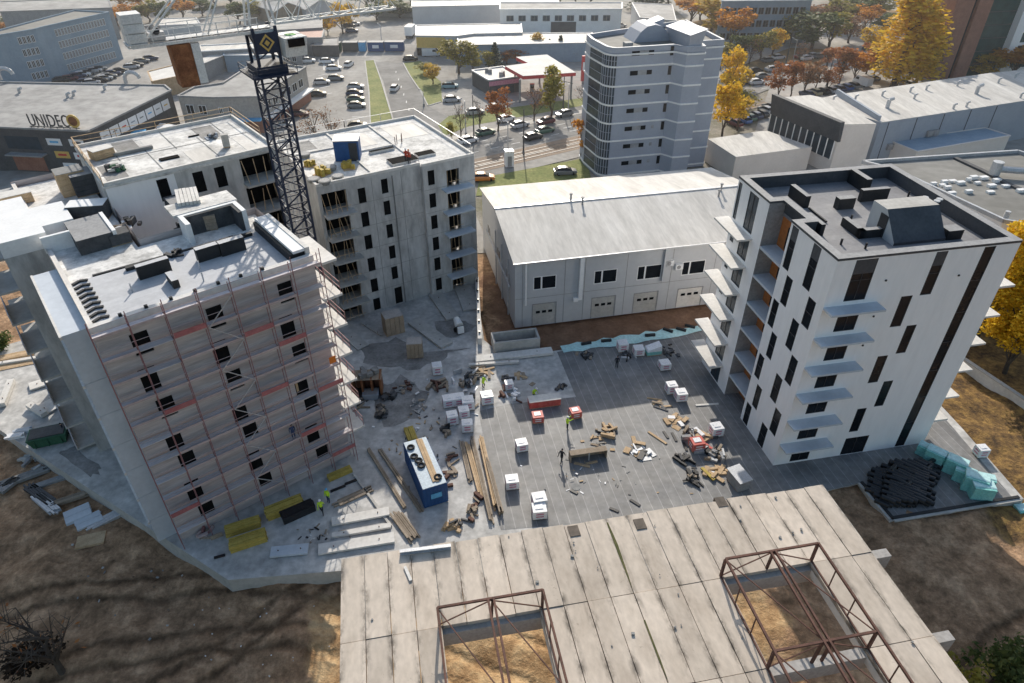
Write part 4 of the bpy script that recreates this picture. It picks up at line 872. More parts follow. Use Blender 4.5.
MB().hexa([(14.9, -2.6, TH_ + 2.02), (18.0, -2.6, TH_ + 2.86), (18.0, 7.2, TH_ + 2.46), (14.9, 7.2, TH_ + 1.62), (14.9, -2.6, TH_ + 2.15), (18.0, -2.6, TH_ + 3.0), (18.0, 7.2, TH_ + 2.6), (14.9, 7.2, TH_ + 1.76)]).build('lift_house_roof', 'tower_clad', to)
MB().hexa([(11, 9, TH_ - .4), (15, 9, TH_ - .4), (15, 11.5, TH_ - .4), (11, 11.5, TH_ - .4), (10.6, 9, TH_ + 1.2), (15.2, 8.6, TH_ + 2.7), (15.2, 11.5, TH_ + 2.7), (10.6, 11.5, TH_ + 1.2)]).build('plant_room', 'tower_clad', to)
MB().box(5.6, 7.0, 2.4, 3.6, TH_ - .45, TH_ + .4).build('roof_unit', 'mid_grey', to)

# ================================================================== BACKGROUND BLOCKS
def block(name, label, cat, px, z, wallm, roofm, rim=0.35, rimm=None, zbase=0, extra=None, group=None):
    """building from its roof outline"""
    pts = [P(a, b, z) for a, b in px]; o = pts[0]; t = thing(name, label, cat, (o.x, o.y, 0), 0, group)
    q = [(p.x - o.x, p.y - o.y) for p in pts]; n = len(q)
    if sum(q[k][0] * q[(k + 1) % n][1] - q[(k + 1) % n][0] * q[k][1] for k in range(n)) < 0: q = [q[0]] + q[1:][::-1]
    mb = MB(); mb.prism(q, zbase, z - 0.05); mb.build('wall', wallm, t)
    mb = MB(); mb.prism(q, z - 0.045, z + 0.02); mb.build('roof', roofm, t)
    if rim:
        mb = MB()
        for k in range(n):
            a, b = Vector((*q[k], z + rim / 2)), Vector((*q[(k + 1) % n], z + rim / 2)); mb.beam(a, b, 0.35, rim + 0.02)
        mb.build('parapet', rimm or wallm, t)
    t['_q'] = 0; del t['_q']
    return t, q
def face_frame(t, p0, p1):
    """start, direction, outward normal, length of a wall between two photo points at ground/known level (already world)"""
    a, b = local(t, p0), local(t, p1); a.z = b.z = 0; u = (b - a); L = u.length; u.normalize(); return a, u, Vector((u.y, -u.x, 0)), L
def ribbon(t, a, u, n, L, zs, x0, x1, cnt, h, frac=0.72, glass='glass_dark', frame='white_paint', off=0.04):
    """a row of separate windows standing just proud of the wall"""
    st = (x1 - x0) / cnt
    for z in zs:
        for k in range(cnt):
            window(t, a, u, n, x0 + k * st, x0 + k * st + st * frac, z, z + h, -off, frame, glass, 1, 0, True, 0.09)

# hall with the big rooftop lettering on the left
un, q = block('warehouse', 'long grey hall with flat felt roof, gold disc lettering and a row of white posters', 'warehouse', [(88, 132), (171, 91), (165, 86), (0, 83), (-90, 84), (-90, 128), (0, 128)], 8.2, 'dark_grey', 'roof_grey', 0.3, 'mid_grey')
a, u, n_, L = face_frame(un, P(0, 128, 8.2), P(88, 132, 8.2))
a2, u2, n2, L2 = face_frame(un, P(88, 132, 8.2), P(171, 91, 8.2))
for k in range(8):
    x = 2.5 + k * (L2 - 4) / 8; s = MB(); o_ = a2 + u2 * x + n2 * 0.06
    s.poly([o_ + Vector((0, 0, 5.2)), o_ + u2 * 2.5 + Vector((0, 0, 5.2)), o_ + u2 * 2.5 + Vector((0, 0, 7.2)), o_ + Vector((0, 0, 7.2))]); s = s.build('poster', 'sign_white', un)
    s2 = MB(); o2 = o_ + n2 * .02; s2.poly([o2 + u2 * .6 + Vector((0, 0, 6.1)), o2 + u2 * 1.8 + Vector((0, 0, 6.1)), o2 + u2 * 1.8 + Vector((0, 0, 6.35)), o2 + u2 * .6 + Vector((0, 0, 6.35))]); s2.build('print', ['grey_blue', 'mid_grey', 'sign_red', 'grey_blue', 'mid_grey', 'sign_blue', 'mid_grey', 'logo_gold'][k], s)
for i, (x, z) in enumerate(((L - 9, 5.4), (L - 4.5, 5.4), (L - 8.3, 3.0), (L - 4.5, 2.9), (L - 7.5, 0.8))):
    s = MB(); o_ = a + u * x + n_ * 0.06; s.poly([o_ + Vector((0, 0, z)), o_ + u * 2.9 + Vector((0, 0, z)), o_ + u * 2.9 + Vector((0, 0, z + 1.3)), o_ + Vector((0, 0, z + 1.3))]); s = s.build('poster', 'sign_white' if i != 2 else 'logo_gold', un)
    o2 = o_ + n_ * .02; s2 = MB(); s2.poly([o2 + u * .6 + Vector((0, 0, z + .45)), o2 + u * 2.3 + Vector((0, 0, z + .45)), o2 + u * 2.3 + Vector((0, 0, z + .85)), o2 + u * .6 + Vector((0, 0, z + .85))]); s2.build('print', ['sign_blue', 'dark_grey', 'sign_red', 'sign_red', 'sign_blue'][i], s)
mb = MB()
o_ = a + n_ * 0.05
mb.poly([o_ + Vector((0, 0, 4.4)), o_ + u * (L - 10.5) + Vector((0, 0, 4.4)), o_ + u * (L - 10.5) + Vector((0, 0, 6.8)), o_ + Vector((0, 0, 6.8))]); mb.build('window_band', 'glass_blue', un)
mb = MB(); mb.poly([o_ + Vector((0, 0, 0.2)), o_ + u * (L - 11) + Vector((0, 0, 0.2)), o_ + u * (L - 11) + Vector((0, 0, 3.0)), o_ + Vector((0, 0, 3.0))]); mb.build('shop_front', 'brick', un)
mb = MB(); mb.beam(a + n_ * .8 + Vector((0, 0, 3.6)), a + u * (L - 10) + n_ * .8 + Vector((0, 0, 3.6)), 1.6, 0.25); mb.build('awning', 'mid_grey', un)
for px, py in ((2, 80), (128, 84)):   # curved roof cowls
    p = local(un, P(px, py, 8.2)); c = MB()
    pts = [Vector((p.x + 1.3 - 1.6 * math.cos(t), p.y, 8.2 + 1.2 + 1.3 * math.sin(t))) for t in [k * math.pi / 7 for k in range(8)]]; pts = [Vector((p.x - .3, p.y, 8.2))] + pts
    for c0, c1 in zip(pts, pts[1:]): c.tube(c0, c1, 0.42, 8)
    c.build('roof_cowl', 'galv', un)
for px, py in ((20, 93), (68, 98), (74, 96), (105, 90)):
    p = local(un, P(px, py, 8.2)); c = MB(); c.tube((p.x, p.y, 8.2), (p.x, p.y, 9.0), .3, 8); c.tube((p.x, p.y, 9.0), (p.x + .8, p.y - .3, 9.3), .25, 8); c.build('roof_vent', 'galv', un)
# letters standing on the roof edge: one sign
sgn = thing('sign', 'large dark roof letters reading UNIDECO with a gold disc for the last letter', 'sign', P(32, 127, 8.25), 0)
pL, pR = P(31.5, 127.5, 8.3), P(79.5, 129.5, 8.3); dv = pR - pL; ang = math.atan2(dv.y, dv.x); wtot = dv.length; sgn.location = pL; sgn.rotation_euler = (0, 0, ang)
cu = bpy.data.curves.new('letters', 'FONT'); cu.body = 'UNIDEC'; cu.extrude = 0.08; cu.size = 3.0; cu.space_character = 1.05
tmp = bpy.data.objects.new('letters', cu); COL.objects.link(tmp); dg = bpy.context.evaluated_depsgraph_get(); me = bpy.data.meshes.new_from_object(tmp.evaluated_get(dg)); bpy.data.objects.remove(tmp)
xs = [v.co.x for v in me.vertices]; ys = [v.co.y for v in me.vertices]; sx = wtot * 0.83 / (max(xs) - min(xs)); sy = 2.2 / (max(ys) - min(ys))
for v in me.vertices: v.co = Vector(((v.co.x - min(xs)) * sx, -v.co.z, 0.35 + (v.co.y - min(ys)) * sy))
me.materials.clear(); me.materials.append(M['dark_grey']); me.polygons.foreach_set('material_index', [0] * len(me.polygons)); me.update(); obj('letters', me, sgn)
dm = MB(); cx = wtot * 0.93; dm.tube((cx, 0.1, 1.5), (cx, -0.1, 1.5), 1.2, 20); dk = dm.build('disc', 'logo_gold', sgn)
dm = MB(); dm.tube((cx, -0.101, 1.5), (cx, -0.13, 1.5), 0.85, 16); dm.build('disc_face', 'rust', dk)
dm = MB(); dm.beam((-.3, 0.1, .2), (wtot, 0.1, .2), .15)
for k in range(8): dm.beam((k * wtot / 7.5, .1, 0), (k * wtot / 7.5, .1, .3), .12)
dm.build('sign_rail', 'steel_dark', sgn)

# beige part of the same street front
be, q = block('shop_building', 'low beige flat roofed building between the lettered hall and the car park', 'building', [(178, 97), (212, 98.5), (259, 97.5), (306, 68), (282, 65.5), (251, 66), (223, 84), (195, 88)], 7.6, 'beige_wall', 'roof_grey', 0.35, 'mid_grey')
a, u, n_, L = face_frame(be, P(178, 97, 7.6), P(212, 98.5, 7.6)); ribbon(be, a, u, n_, L, [4.2], 1.2, L - .8, 2, 1.9, .62); ribbon(be, a, u, n_, L, [1.0], 1.2, L - .8, 2, 1.7, .7)
a, u, n_, L = face_frame(be, P(212, 98.5, 7.6), P(259, 97.5, 7.6)); ribbon(be, a, u, n_, L, [4.4], .8, L * .5, 2, 1.4, .4)
mb = MB(); o_ = a + n_ * 0.9
mb.beam(o_ + Vector((0, 0, 3.3)), o_ + u * (L * .98) + Vector((0, 0, 3.3)), 1.7, .3); mb.build('canopy', 'sign_blue', be)
mb = MB(); o_ = a + u * (L * .2) + n_ * 0.05; mb.poly([o_ + Vector((0, 0, .1)), o_ + u * (L * .8) + Vector((0, 0, .1)), o_ + u * (L * .8) + Vector((0, 0, 2.8)), o_ + Vector((0, 0, 2.8))]); mb.build('shop_front', 'brick', be)
a, u, n_, L = face_frame(be, P(259, 97.5, 7.6), P(306, 68, 7.6)); ribbon(be, a, u, n_, L, [4.3], 2, L - 2, 6, 1.8, .7)
mb = MB(); mb.beam(a + u * 1 + n_ * .9 + Vector((0, 0, 3.2)), a + u * (L - 1) + n_ * .9 + Vector((0, 0, 3.2)), 1.8, .3); mb.build('awning', 'white_paint', be)
mb = MB(); o_ = a + n_ * .06; mb.poly([o_ + Vector((0, 0, .1)), o_ + u * L + Vector((0, 0, .1)), o_ + u * L + Vector((0, 0, 2.7)), o_ + Vector((0, 0, 2.7))]); mb.build('shop_front', 'brick', be)
# blue hoarding and white awning at the joint
kb, _ = block('hoarding', 'bright blue hoarding panel beside the white entrance canopy', 'hoarding', [(124, 134), (145, 131), (146, 129), (125, 132)], 4.5, 'sign_blue', 'sign_blue', 0)
ka, _ = block('entrance_canopy', 'white pointed entrance canopy in front of the beige building', 'canopy', [(143, 142), (160, 123), (176, 125), (170, 131), (150, 143)], 3.6, 'sign_white', 'white_paint', 0, zbase=3.0)
mb = MB()
for a_, b_ in _[:4]: mb.tube((a_ * .95, b_ * .95, 0), (a_ * .95, b_ * .95, 3.0), .12, 6)
mb.build('post', 'white_paint', ka)

# blue grey office block, upper left
ob, q = block('office_block', 'four storey blue grey office block with rows of white framed windows, top left', 'office block', [(0, 36), (35, 30), (42, 28), (109, 13), (75, 11), (0, 31), (-70, 52)], 12.3, 'block_blue', 'roof_felt', 0.35, 'block_blue')
a, u, n_, L = face_frame(ob, P(42, 28, 12.3), P(109, 13, 12.3)); ribbon(ob, a, u, n_, L, [0.9, 3.8, 6.7, 9.6], 3.0, L - 2, 17, 1.75, .74)
a, u, n_, L = face_frame(ob, P(0, 36, 12.3), P(35, 30, 12.3)); ribbon(ob, a, u, n_, L, [1.0, 3.8, 6.7, 9.6], L * .42, L - .6, 4, 1.75, .78)
# long shed row with white cars' court
sh, q = block('arcade_shed', 'long low pale shed with a strip of dark bay openings behind the court', 'shed', [(200, 52), (300, 46), (300, 41), (200, 46)], 5.0, 'mid_grey', 'roof_pale', 0.25, 'white_paint')
a, u, n_, L = face_frame(sh, P(200, 52, 5.0), P(300, 46, 5.0)); ribbon(sh, a, u, n_, L, [1.0], 1, L - 1, 14, 2.6, .66, 'glass_dark')
for px, z, lab, wm, rm in (
    ([(148, 72), (152, 82), (196, 73), (188, 62)], 4.0, 'small tan flat roofed store beside the parked cars', 'timber', 'concrete_pale'),
    ([(180, 74), (226, 55), (222, 51), (178, 66)], 4.0, 'narrow white roofed shed edging the enclosed court', 'mid_grey', 'roof_pale'),
    ([(224, 56), (282, 56), (282, 51), (224, 51)], 4.2, 'blue grey shed with white roof closing the court', 'block_blue', 'roof_pale'),
    ([(282, 46), (303, 48), (303, 40), (282, 38)], 4.0, 'grey store with pale roof beside the crane cab', 'mid_grey', 'roof_grey'),
    ([(290, 38), (322, 38), (324, 30), (302, 29)], 4.5, 'low shed with dull red roof', 'mid_grey', 'roof_red'),
    ([(270, 31), (322, 28), (322, 19), (272, 20)], 5.0, 'wide low shed with pale grey roof behind the red one', 'mid_grey', 'roof_grey'),
    ([(312, 46), (338, 46), (338, 38), (316, 39)], 3.0, 'dark flat store at the edge of the car park', 'dark_grey', 'roof_grey'),
    ([(412, 7), (560, 4), (556, -1), (412, 1)], 6.0, 'far pale shed along the top edge, left of the white hall', 'grey_panel', 'roof_pale'),
    ([(0, 12), (112, 8), (108, -2), (0, 2)], 9.0, 'far grey apartment slab behind the blue office block', 'mid_grey', 'roof_grey'),
    ([(160, 26), (200, 24), (196, 18), (160, 19)], 4.0, 'far white roofed hut under the trees, top left', 'grey_panel', 'roof_pale'),
    ([(640, 18), (676, 21), (672, 5), (632, 3)], 6.0, 'pale shed with grey roof left of the autumn trees', 'grey_panel', 'roof_grey')):
    block('shed', lab, 'shed', px, z, wm, rm, 0.2)
def gable(label, px0, px1, depth, z, wallm, roofm):
    a, b = P(*px0, 0), P(*px1, 0); L = (b - a).length; t = thing('gabled_shed', label, 'shed', a, math.atan2((b - a).y, (b - a).x))
    mb = MB(); mb.box(0, L, 0, depth, 0, z); 
    for y, f in ((0, 0), (depth, 1)): mb.poly([(0, y, z), (L, y, z), (L / 2, y, z + L * .22)][::-1 if f else 1])
    mb.build('wall', wallm, t); mb = MB()
    mb.hexa([(-.4, -.4, z - .1), (L / 2, -.4, z + L * .22), (L / 2, depth + .4, z + L * .22), (-.4, depth + .4, z - .1), (-.4, -.4, z + .15), (L / 2, -.4, z + L * .22 + .25), (L / 2, depth + .4, z + L * .22 + .25), (-.4, depth + .4, z + .15)])
    mb.hexa([(L / 2 + .002, -.4, z + L * .22), (L + .4, -.4, z - .1), (L + .4, depth + .4, z - .1), (L / 2 + .002, depth + .4, z + L * .22), (L / 2 + .002, -.4, z + L * .22 + .25), (L + .4, -.4, z + .15), (L + .4, depth + .4, z + .15), (L / 2 + .002, depth + .4, z + L * .22 + .25)])
    mb.build('roof', roofm, t); MB().box(L * .4, L * .56, -.05, -.02, 0, z * .7).build('door', 'dark_grey', t); return t
gable('gabled shed with bright white roof and brown walls, top left of the yard', (278, 26), (304, 22), 24, 4.5, 'timber_old', 'roof_pale')
gable('gabled white walled shed with cream roof, right of the brown one', (308, 24), (340, 20), 20, 4.5, 'grey_panel', 'roof_pale')
# warehouses beyond the yard
wh, q = block('warehouse', 'long white roofed store with a yellow front beyond the side road', 'warehouse', [(416, 36), (456, 36.5), (474, 34), (522, 33), (521, 23.5), (416, 25.5)], 5.5, 'grey_panel', 'roof_pale', 0.2)
a, u, n_, L = face_frame(wh, P(416, 36, 5.5), P(456, 36.5, 5.5)); o_ = a + n_ * .06
mb = MB(); mb.poly([o_ + Vector((0, 0, 2.3)), o_ + u * L * .72 + Vector((0, 0, 2.3)), o_ + u * L * .72 + Vector((0, 0, 5.2)), o_ + Vector((0, 0, 5.2))]); mb.build('yellow_front', 'logo_gold', wh)
mb = MB(); mb.poly([o_ + Vector((0, 0, .1)), o_ + u * L * .7 + Vector((0, 0, .1)), o_ + u * L * .7 + Vector((0, 0, 2.2)), o_ + Vector((0, 0, 2.2))]); mb.build('shop_front', 'glass_dark', wh)
wh2, q = block('warehouse', 'long pale flat store with blue grey front below the white roofed one', 'warehouse', [(457, 45.5), (592, 43), (592, 33), (476, 34.5), (458, 37.5)], 5.0, 'block_blue', 'roof_pale', 0.2, 'grey_panel')
wh3, q = block('warehouse', 'white hall with a row of high windows and two dark gates, top centre', 'warehouse', [(500, 10), (622, 9.5), (622, 3), (500, 3)], 8.5, 'white_paint', 'roof_grey', 0.3, 'white_paint')
a, u, n_, L = face_frame(wh3, P(500, 10, 8.5), P(622, 9.5, 8.5)); ribbon(wh3, a, u, n_, L, [5.2], 2, L - 2, 9, 1.7, .6, 'glass_blue', 'mid_grey')
for f in (.42, .52):
    o_ = a + u * L * f + n_ * .06; mb = MB(); mb.poly([o_ + Vector((0, 0, .1)), o_ + u * 4.2 + Vector((0, 0, .1)), o_ + u * 4.2 + Vector((0, 0, 5)), o_ + Vector((0, 0, 5))]); mb.build('gate', 'dark_grey', wh3)
# petrol station
ks, q = block('kiosk', 'low petrol station shop with white roof and dark walls', 'shop', [(489, 81), (520, 77), (503, 67), (472, 71)], 3.6, 'dark_grey', 'roof_pale', 0.3, 'grey_panel')
a, u, n_, L = face_frame(ks, P(489, 81, 3.6), P(520, 77, 3.6)); o_ = a + n_ * .07
mb = MB(); mb.poly([o_ + Vector((0, 0, 2.3)), o_ + u * L + Vector((0, 0, 2.3)), o_ + u * L + Vector((0, 0, 3.4)), o_ + Vector((0, 0, 3.4))]); mb.build('fascia_sign', 'print_pink', ks)
mb = MB(); mb.poly([o_ + u * L * .5 + Vector((0, 0, .1)), o_ + u * L * .8 + Vector((0, 0, .1)), o_ + u * L * .8 + Vector((0, 0, 2.2)), o_ + u * L * .5 + Vector((0, 0, 2.2))]); mb.build('door', 'glass_blue', ks)
for px, py in ((487, 72), (490, 73), (501, 76), (503, 75)):
    p = local(ks, P(px, py, 3.6)); MB().box(p.x - .5, p.x + .5, p.y - .5, p.y + .5, 3.62, 4.6).build('roof_unit', 'mid_grey', ks)
fc, q = block('petrol_canopy', 'large flat petrol station canopy with red edge on posts', 'canopy', [(523, 76), (576, 72.5), (547, 54.5), (516, 57), (528, 63), (505, 66)], 6.2, 'sign_red', 'concrete_pale', 0, zbase=5.4)
for px, py in ((520, 76), (545, 74), (572, 72), (540, 58), (515, 66)):
    p = local(fc, P(px, py, 6.2)); MB().tube((p.x, p.y, 0), (p.x, p.y, 5.4), .25, 8).build('post', 'mid_grey', fc)
for px, py in ((532, 92), (552, 86), (548, 78)):
    p = P(px, py); t = thing('fuel_pump', 'fuel pump in the shade under the petrol canopy', 'fuel pump', p, 0.2, 'fuel pumps under the canopy'); MB().box(-.5, .5, -.3, .3, 0, 1.9).build('cabinet', 'mid_grey', t); MB().box(-.4, .4, -.32, -.3, 1.0, 1.6).build('display', 'glass_dark', t); MB().box(-.55, .55, -.33, .33, 1.9, 2.1).build('cap', 'sign_red', t)
pp = P(584, 84); t = thing('price_pylon', 'tall red price pylon beside the petrol station', 'pylon', pp, 0.2); MB().box(-.9, .9, -.3, .3, 0.8, 7.0).build('panel', 'sign_red', t); MB().box(-.7, .7, -.33, -.3, 3.5, 5.5).build('price_board', 'sign_white', t); MB().box(-.6, .6, -.2, .2, 0, .8).build('base', 'mid_grey', t)

# hall with slanted dark fascia, right
hl, q = block('long_hall', 'long hall with pale roof and blue grey side, upper right behind the white building', 'hall', [(881, 122.5), (1026, 100.5), (1090, 90), (1060, 66), (990, 73), (835, 95), (812, 100)], 8.4, 'grey_blue', 'roof_pale', 0.0)
a, u, n_, L = face_frame(hl, P(881, 122.5, 8.4), P(1026, 100.5, 8.4))
for k in range(5):
    o_ = a + u * (2 + k * 7) + n_ * .03; mb = MB(); mb.beam(o_ + Vector((0, 0, .5)), o_ + Vector((0, 0, 8.2)), .12); mb.build('wall_joint', 'slate_clad', hl)
for x, z in ((4, 2.8), (6.5, 2.8), (13.5, 4.2), (15, 4.2)):
    o_ = a + u * x + n_ * .3; mb = MB(); mb.rbox((o_.x, o_.y), 1.3, .5, z, z + 1.1, math.atan2(u.y, u.x)); mb.build('air_conditioner', 'mid_grey', hl)
for i, (px, py) in enumerate(((887, 108), (833, 101), (855, 100), (882, 96), (910, 92), (926, 90), (957, 86), (976, 94), (998, 83), (1015, 78), (953, 109), (966, 107), (914, 99), (1020, 98))):
    p = local(hl, P(px, py, 8.4)); s = 1.25 if i in (0, 7) else .7; v = MB(); v.tube((p.x, p.y, 8.4), (p.x, p.y, 8.4 + 1.3 * s), .32 * s, 8); v.tube((p.x, p.y, 8.4 + 1.3 * s), (p.x + .6 * s, p.y - .2, 8.4 + 1.6 * s), .3 * s, 8); v.build('roof_vent', 'galv', hl)
mb = MB(); b0, b1 = local(hl, P(835, 95, 8.4)), local(hl, P(878, 121, 8.4)); mb.hexa([b0 + Vector((0, 0, .02)), b1 + Vector((0, 0, .02)), b1 + Vector((.5, .2, .02)), b0 + Vector((.5, .2, .02)), b0 + Vector((0, 0, 1.2)), b1 + Vector((0, 0, .9)), b1 + Vector((.5, .2, .9)), b0 + Vector((.5, .2, 1.2))]); mb.build('fire_wall', 'grey_blue', hl)
fb, q = block('showroom', 'cream showroom with slanted dark fascia over a glass front', 'showroom', [(842.5, 124.5), (876.5, 124), (834, 100), (810, 95), (775, 98)], 9.3, 'cream_paint', 'roof_pale', 0.0)
a, u, n_, L = face_frame(fb, P(775, 98, 9.3), P(842.5, 124.5, 9.3))
o_ = a + n_ * .35; Zv = lambda z: Vector((0, 0, z))
mb = MB(); mb.hexa([o_ + Zv(6.2), o_ + u * (L + .4) + Zv(6.2), o_ + u * (L + .4) - n_ * .6 + Zv(6.2), o_ - n_ * .6 + Zv(6.2), o_ + n_ * .7 + Zv(10.2), o_ + n_ * .7 + u * (L + .4) + Zv(9.9), o_ + u * (L + .4) - n_ * .3 + Zv(9.9), o_ - n_ * .3 + Zv(10.2)]); mb.build('fascia', 'slate_clad', fb)
mb = MB(); o2 = a + n_ * .1; mb.poly([o2 + Zv(2.6), o2 + u * (L - .5) + Zv(2.6), o2 + u * (L - .5) + Zv(6.2), o2 + Zv(6.2)]); gp = mb.build('glass_front', 'glass_blue', fb)
mb = MB()
for k in range(11): mb.beam(o2 + n_ * .05 + u * (L - .5) * k / 10 + Zv(2.6), o2 + n_ * .05 + u * (L - .5) * k / 10 + Zv(6.2), .16)
mb.build('mullion', 'white_paint', gp)
pk, q = block('annex', 'low cream annex with pale roof in front of the showroom', 'annex', [(736, 157), (812, 147), (768, 131), (762, 131), (708, 139)], 4.4, 'cream_paint', 'roof_pale', 0.0)
lw, q = block('annex', 'low lean-to with blue grey roof along the long hall', 'annex', [(917, 152), (1010, 136), (985, 128), (890, 141)], 4.0, 'cream_paint', 'block_blue', 0.15, 'cream_paint')
# block behind the white building, flat roof with equipment
rb, q = block('apartment_block', 'flat roofed block with rooftop equipment joined behind the white building', 'apartment block', [(1024, 226), (1003, 222.5), (893, 171), (862, 163.5), (1017, 153), (1100, 182)], 14.0, 'white_render', 'roof_felt', 0.45, 'galv')
R5 = random.Random(3)
for px, py in ((933, 185), (944, 183), (952, 182), (968, 181), (977, 184), (983, 179), (991, 187), (1005, 187), (951, 195), (968, 193), (990, 193), (1020, 192), (942, 186), (960, 184), (973, 179), (996, 182), (947, 189)):
    p = local(rb, P(px, py, 14.0)); s = R5.uniform(.5, .9); uo = MB(); uo.rbox((p.x, p.y), s * 1.3, s * .7, 14.02, 14.02 + R5.uniform(.25, .45), 0.2); uo.build('roof_unit', 'white_paint', rb)
p = local(rb, P(993, 176, 14.0)); mb = MB(); mb.tube((p.x, p.y, 14.02), (p.x, p.y, 16.0), .7, 10); mb.tube((p.x, p.y, 15), (p.x + 9, p.y - 2, 15), .45, 8); mb.build('duct', 'galv', rb)
mb = MB(); q0, q1, q2, q3 = [local(rb, P(*t, 14.0)) for t in ((955, 159), (985, 173), (1003, 183), (1024, 192))]
for c0, c1 in ((q0, q1), (q1, q2), (q2, q3)): mb.beam(c0 + Zv(.15), c1 + Zv(.15), .7, .25)
mb.build('cable_tray', 'dark_grey', rb)
p = local(rb, P(1005, 219, 14.0)); MB().tube((p.x, p.y, 14.02), (p.x, p.y, 15), .3, 8).build('roof_vent', 'galv', rb)
# brick and glass high-rise, far right
hb = thing('high_rise', 'tall brick and green glass office building at the upper right edge', 'office building', P(930, 80), math.radians(12))
def lx(px, py): v = local(hb, P(px, py)); return v.x
w_ = [0, lx(944, 79), lx(948, 79), lx(956, 79), lx(985, 75)]
MB().box(0, w_[1] + 1.0, 0, 14, 0, 46).build('brick_wall', 'brick', hb); MB().box(w_[1] + 1.002, w_[2] + 1.0, .6, 14, 0, 46).build('glass_slot', 'glass_dark', hb); MB().box(w_[2] + 1.002, w_[3] + 3, -.3, 14, 0, 46).build('brick_wall', 'brick', hb)
MB().box(w_[3] + 3.002, w_[3] + 13, 1.5, 14, 0, 46).build('curtain_wall', 'glass_green', hb)
for k in range(14): MB().box(w_[3] + 3.1, w_[3] + 13, 1.42, 1.498, 3.2 * k + 2.9, 3.2 * k + 3.1).build('mullion', 'slate_clad', hb)
MB().box(w_[3] + 13.002, w_[3] + 15.6, -.5, 14, 0, 24).build('white_frame', 'white_render', hb); MB().box(w_[3] + 15.602, w_[3] + 45, .6, 14, 0, 24).build('curtain_wall', 'glass_green', hb)
for k in range(8): MB().box(w_[3] + 15.604, w_[3] + 45, .2, .598, 3.2 * k + 1, 3.2 * k + 1.7).build('floor_band', 'white_render', hb)
for z, wd in ((23.0, 2.6), (27.5, 2.2)):
    MB().box(w_[1] - wd - .8, w_[1] - .8, -.08, -.003, z, z + .5).build('wall_sign', 'sign_white', hb)
rg = MB()
for k in range(20): 
    if 3 < k < 18: a0, a1 = k * math.pi / 10, (k + 1) * math.pi / 10; rg.beam((w_[1] - 1.5 + 1.5 * math.cos(a0), -.1, 30 + 1.6 * math.sin(a0)), (w_[1] - 1.5 + 1.5 * math.cos(a1), -.1, 30 + 1.6 * math.sin(a1)), .4, .12, up=(0, 1, 0))
rg.build('ring_emblem', 'sign_white', hb); MB().box(w_[1] - 3.2, w_[1] + .9, -.06, -.004, 24.5, 33).build('emblem_panel', 'glass_green', hb)
# long office at the top edge
of, q = block('office_block', 'long grey glass office with horizontal bands, top edge right of the tower', 'office block', [(722, 2), (812, 1), (812, -8), (722, -8)], 12.0, 'block_blue', 'roof_grey', 0.3)
a, u, n_, L = face_frame(of, P(722, 2, 12), P(812, 1, 12)); ribbon(of, a, u, n_, L, [1.2, 4.8, 8.4], 1, L - 1, 12, 2.0, .8, 'glass_dark', 'mid_grey')

# ================================================================== TOWER CRANE
cr = thing('tower_crane', 'tower crane with dark blue lattice mast, white counter jib and rusty ballast', 'tower crane', (-22.1, 64.6, 0), math.radians(35.6))
def lattice(w, z0, z1, step, r, m, name, parent):
    for x in (-w, w):
        for y in (-w, w): MB().beam((x, y, z0), (x, y, z1), r * 2.4, r * 2.4, up=(1, 0, 0)).build('mast_leg', m, parent)
    z = z0; k = 0; mb = MB()
    while z < z1 - .1:
        zz_ = min(z1, z + step)
        for (a, b), (c, d) in (((-w, -w), (w, -w)), ((w, -w), (w, w)), ((w, w), (-w, w)), ((-w, w), (-w, -w))):
            mb.beam((a, b, z), (c, d, z), r * 1.3); p, q_ = ((a, b), (c, d)) if k % 2 else ((c, d), (a, b)); mb.beam((*p, z), (*q_, zz_), r * 1.3)
        z = zz_; k += 1
    mb.build(name, m, parent)
lattice(1.08, 0, 33.4, 1.4, .08, 'crane_navy', 'mast_lacing', cr)
mb = MB()
for z in range(1, 31): mb.beam((-.5, -.6, z), (.1, -.6, z), .05)
mb.beam((-.5, -.6, 0), (-.5, -.6, 31), .06); mb.beam((.1, -.6, 0), (.1, -.6, 31), .06); mb.build('ladder', 'galv', cr)
mb = MB(); mb.box(-2.0, 2.0, -2.0, 2.0, 31.4, 31.65); mb.box(-1.4, 1.4, -1.4, 1.4, 31.66, 32.7); mb.build('slewing_ring', 'crane_navy', cr)
mb = MB()
for a, b in (((-2, -2), (2, -2)), ((2, -2), (2, 2)), ((2, 2), (-2, 2)), ((-2, 2), (-2, -2))):
    mb.beam((*a, 32.6), (*b, 32.6), .05); mb.beam((*a, 32.1), (*b, 32.1), .04); mb.beam((*a, 31.6), (*a, 32.6), .05)
mb.build('guard_rail', 'crane_navy', cr)
hd = MB()
for x in (-1, 1):
    for y in (-1, 1): hd.beam((x, y, 32.7), (x, y, 37.2), .24, .24, up=(1, 0, 0))
for z in (33.5, 35.2): 
    for a, b in (((-1, -1), (1, 1)),): pass
    hd.beam((-1, -1, z), (1, -1, z + 1.6), .12); hd.beam((1, -1, z), (-1, -1, z + 1.6), .12); hd.beam((-1, -1, z), (-1, 1, z + 1.6), .12); hd.beam((1, -1, z), (1, 1, z + 1.6), .12)
hd.box(-1.15, 1.15, -1.15, 1.15, 36.2, 36.6); hd.build('slewing_head', 'crane_navy', cr)
MB().box(-1.0, 1.0, -1.18, -1.13, 34.2, 36.75).build('name_board', 'crane_navy', cr)
mb = MB(); c = Vector((0, -1.2, 35.2))
for s, y, m_ in ((0.68, -1.195, 0), (0.46, -1.215, 1), (0.25, -1.235, 0)): mb.poly([(0, y, 35.5 - s * 1.6), (s, y, 35.5), (0, y, 35.5 + s * 1.6), (-s, y, 35.5)], m_)
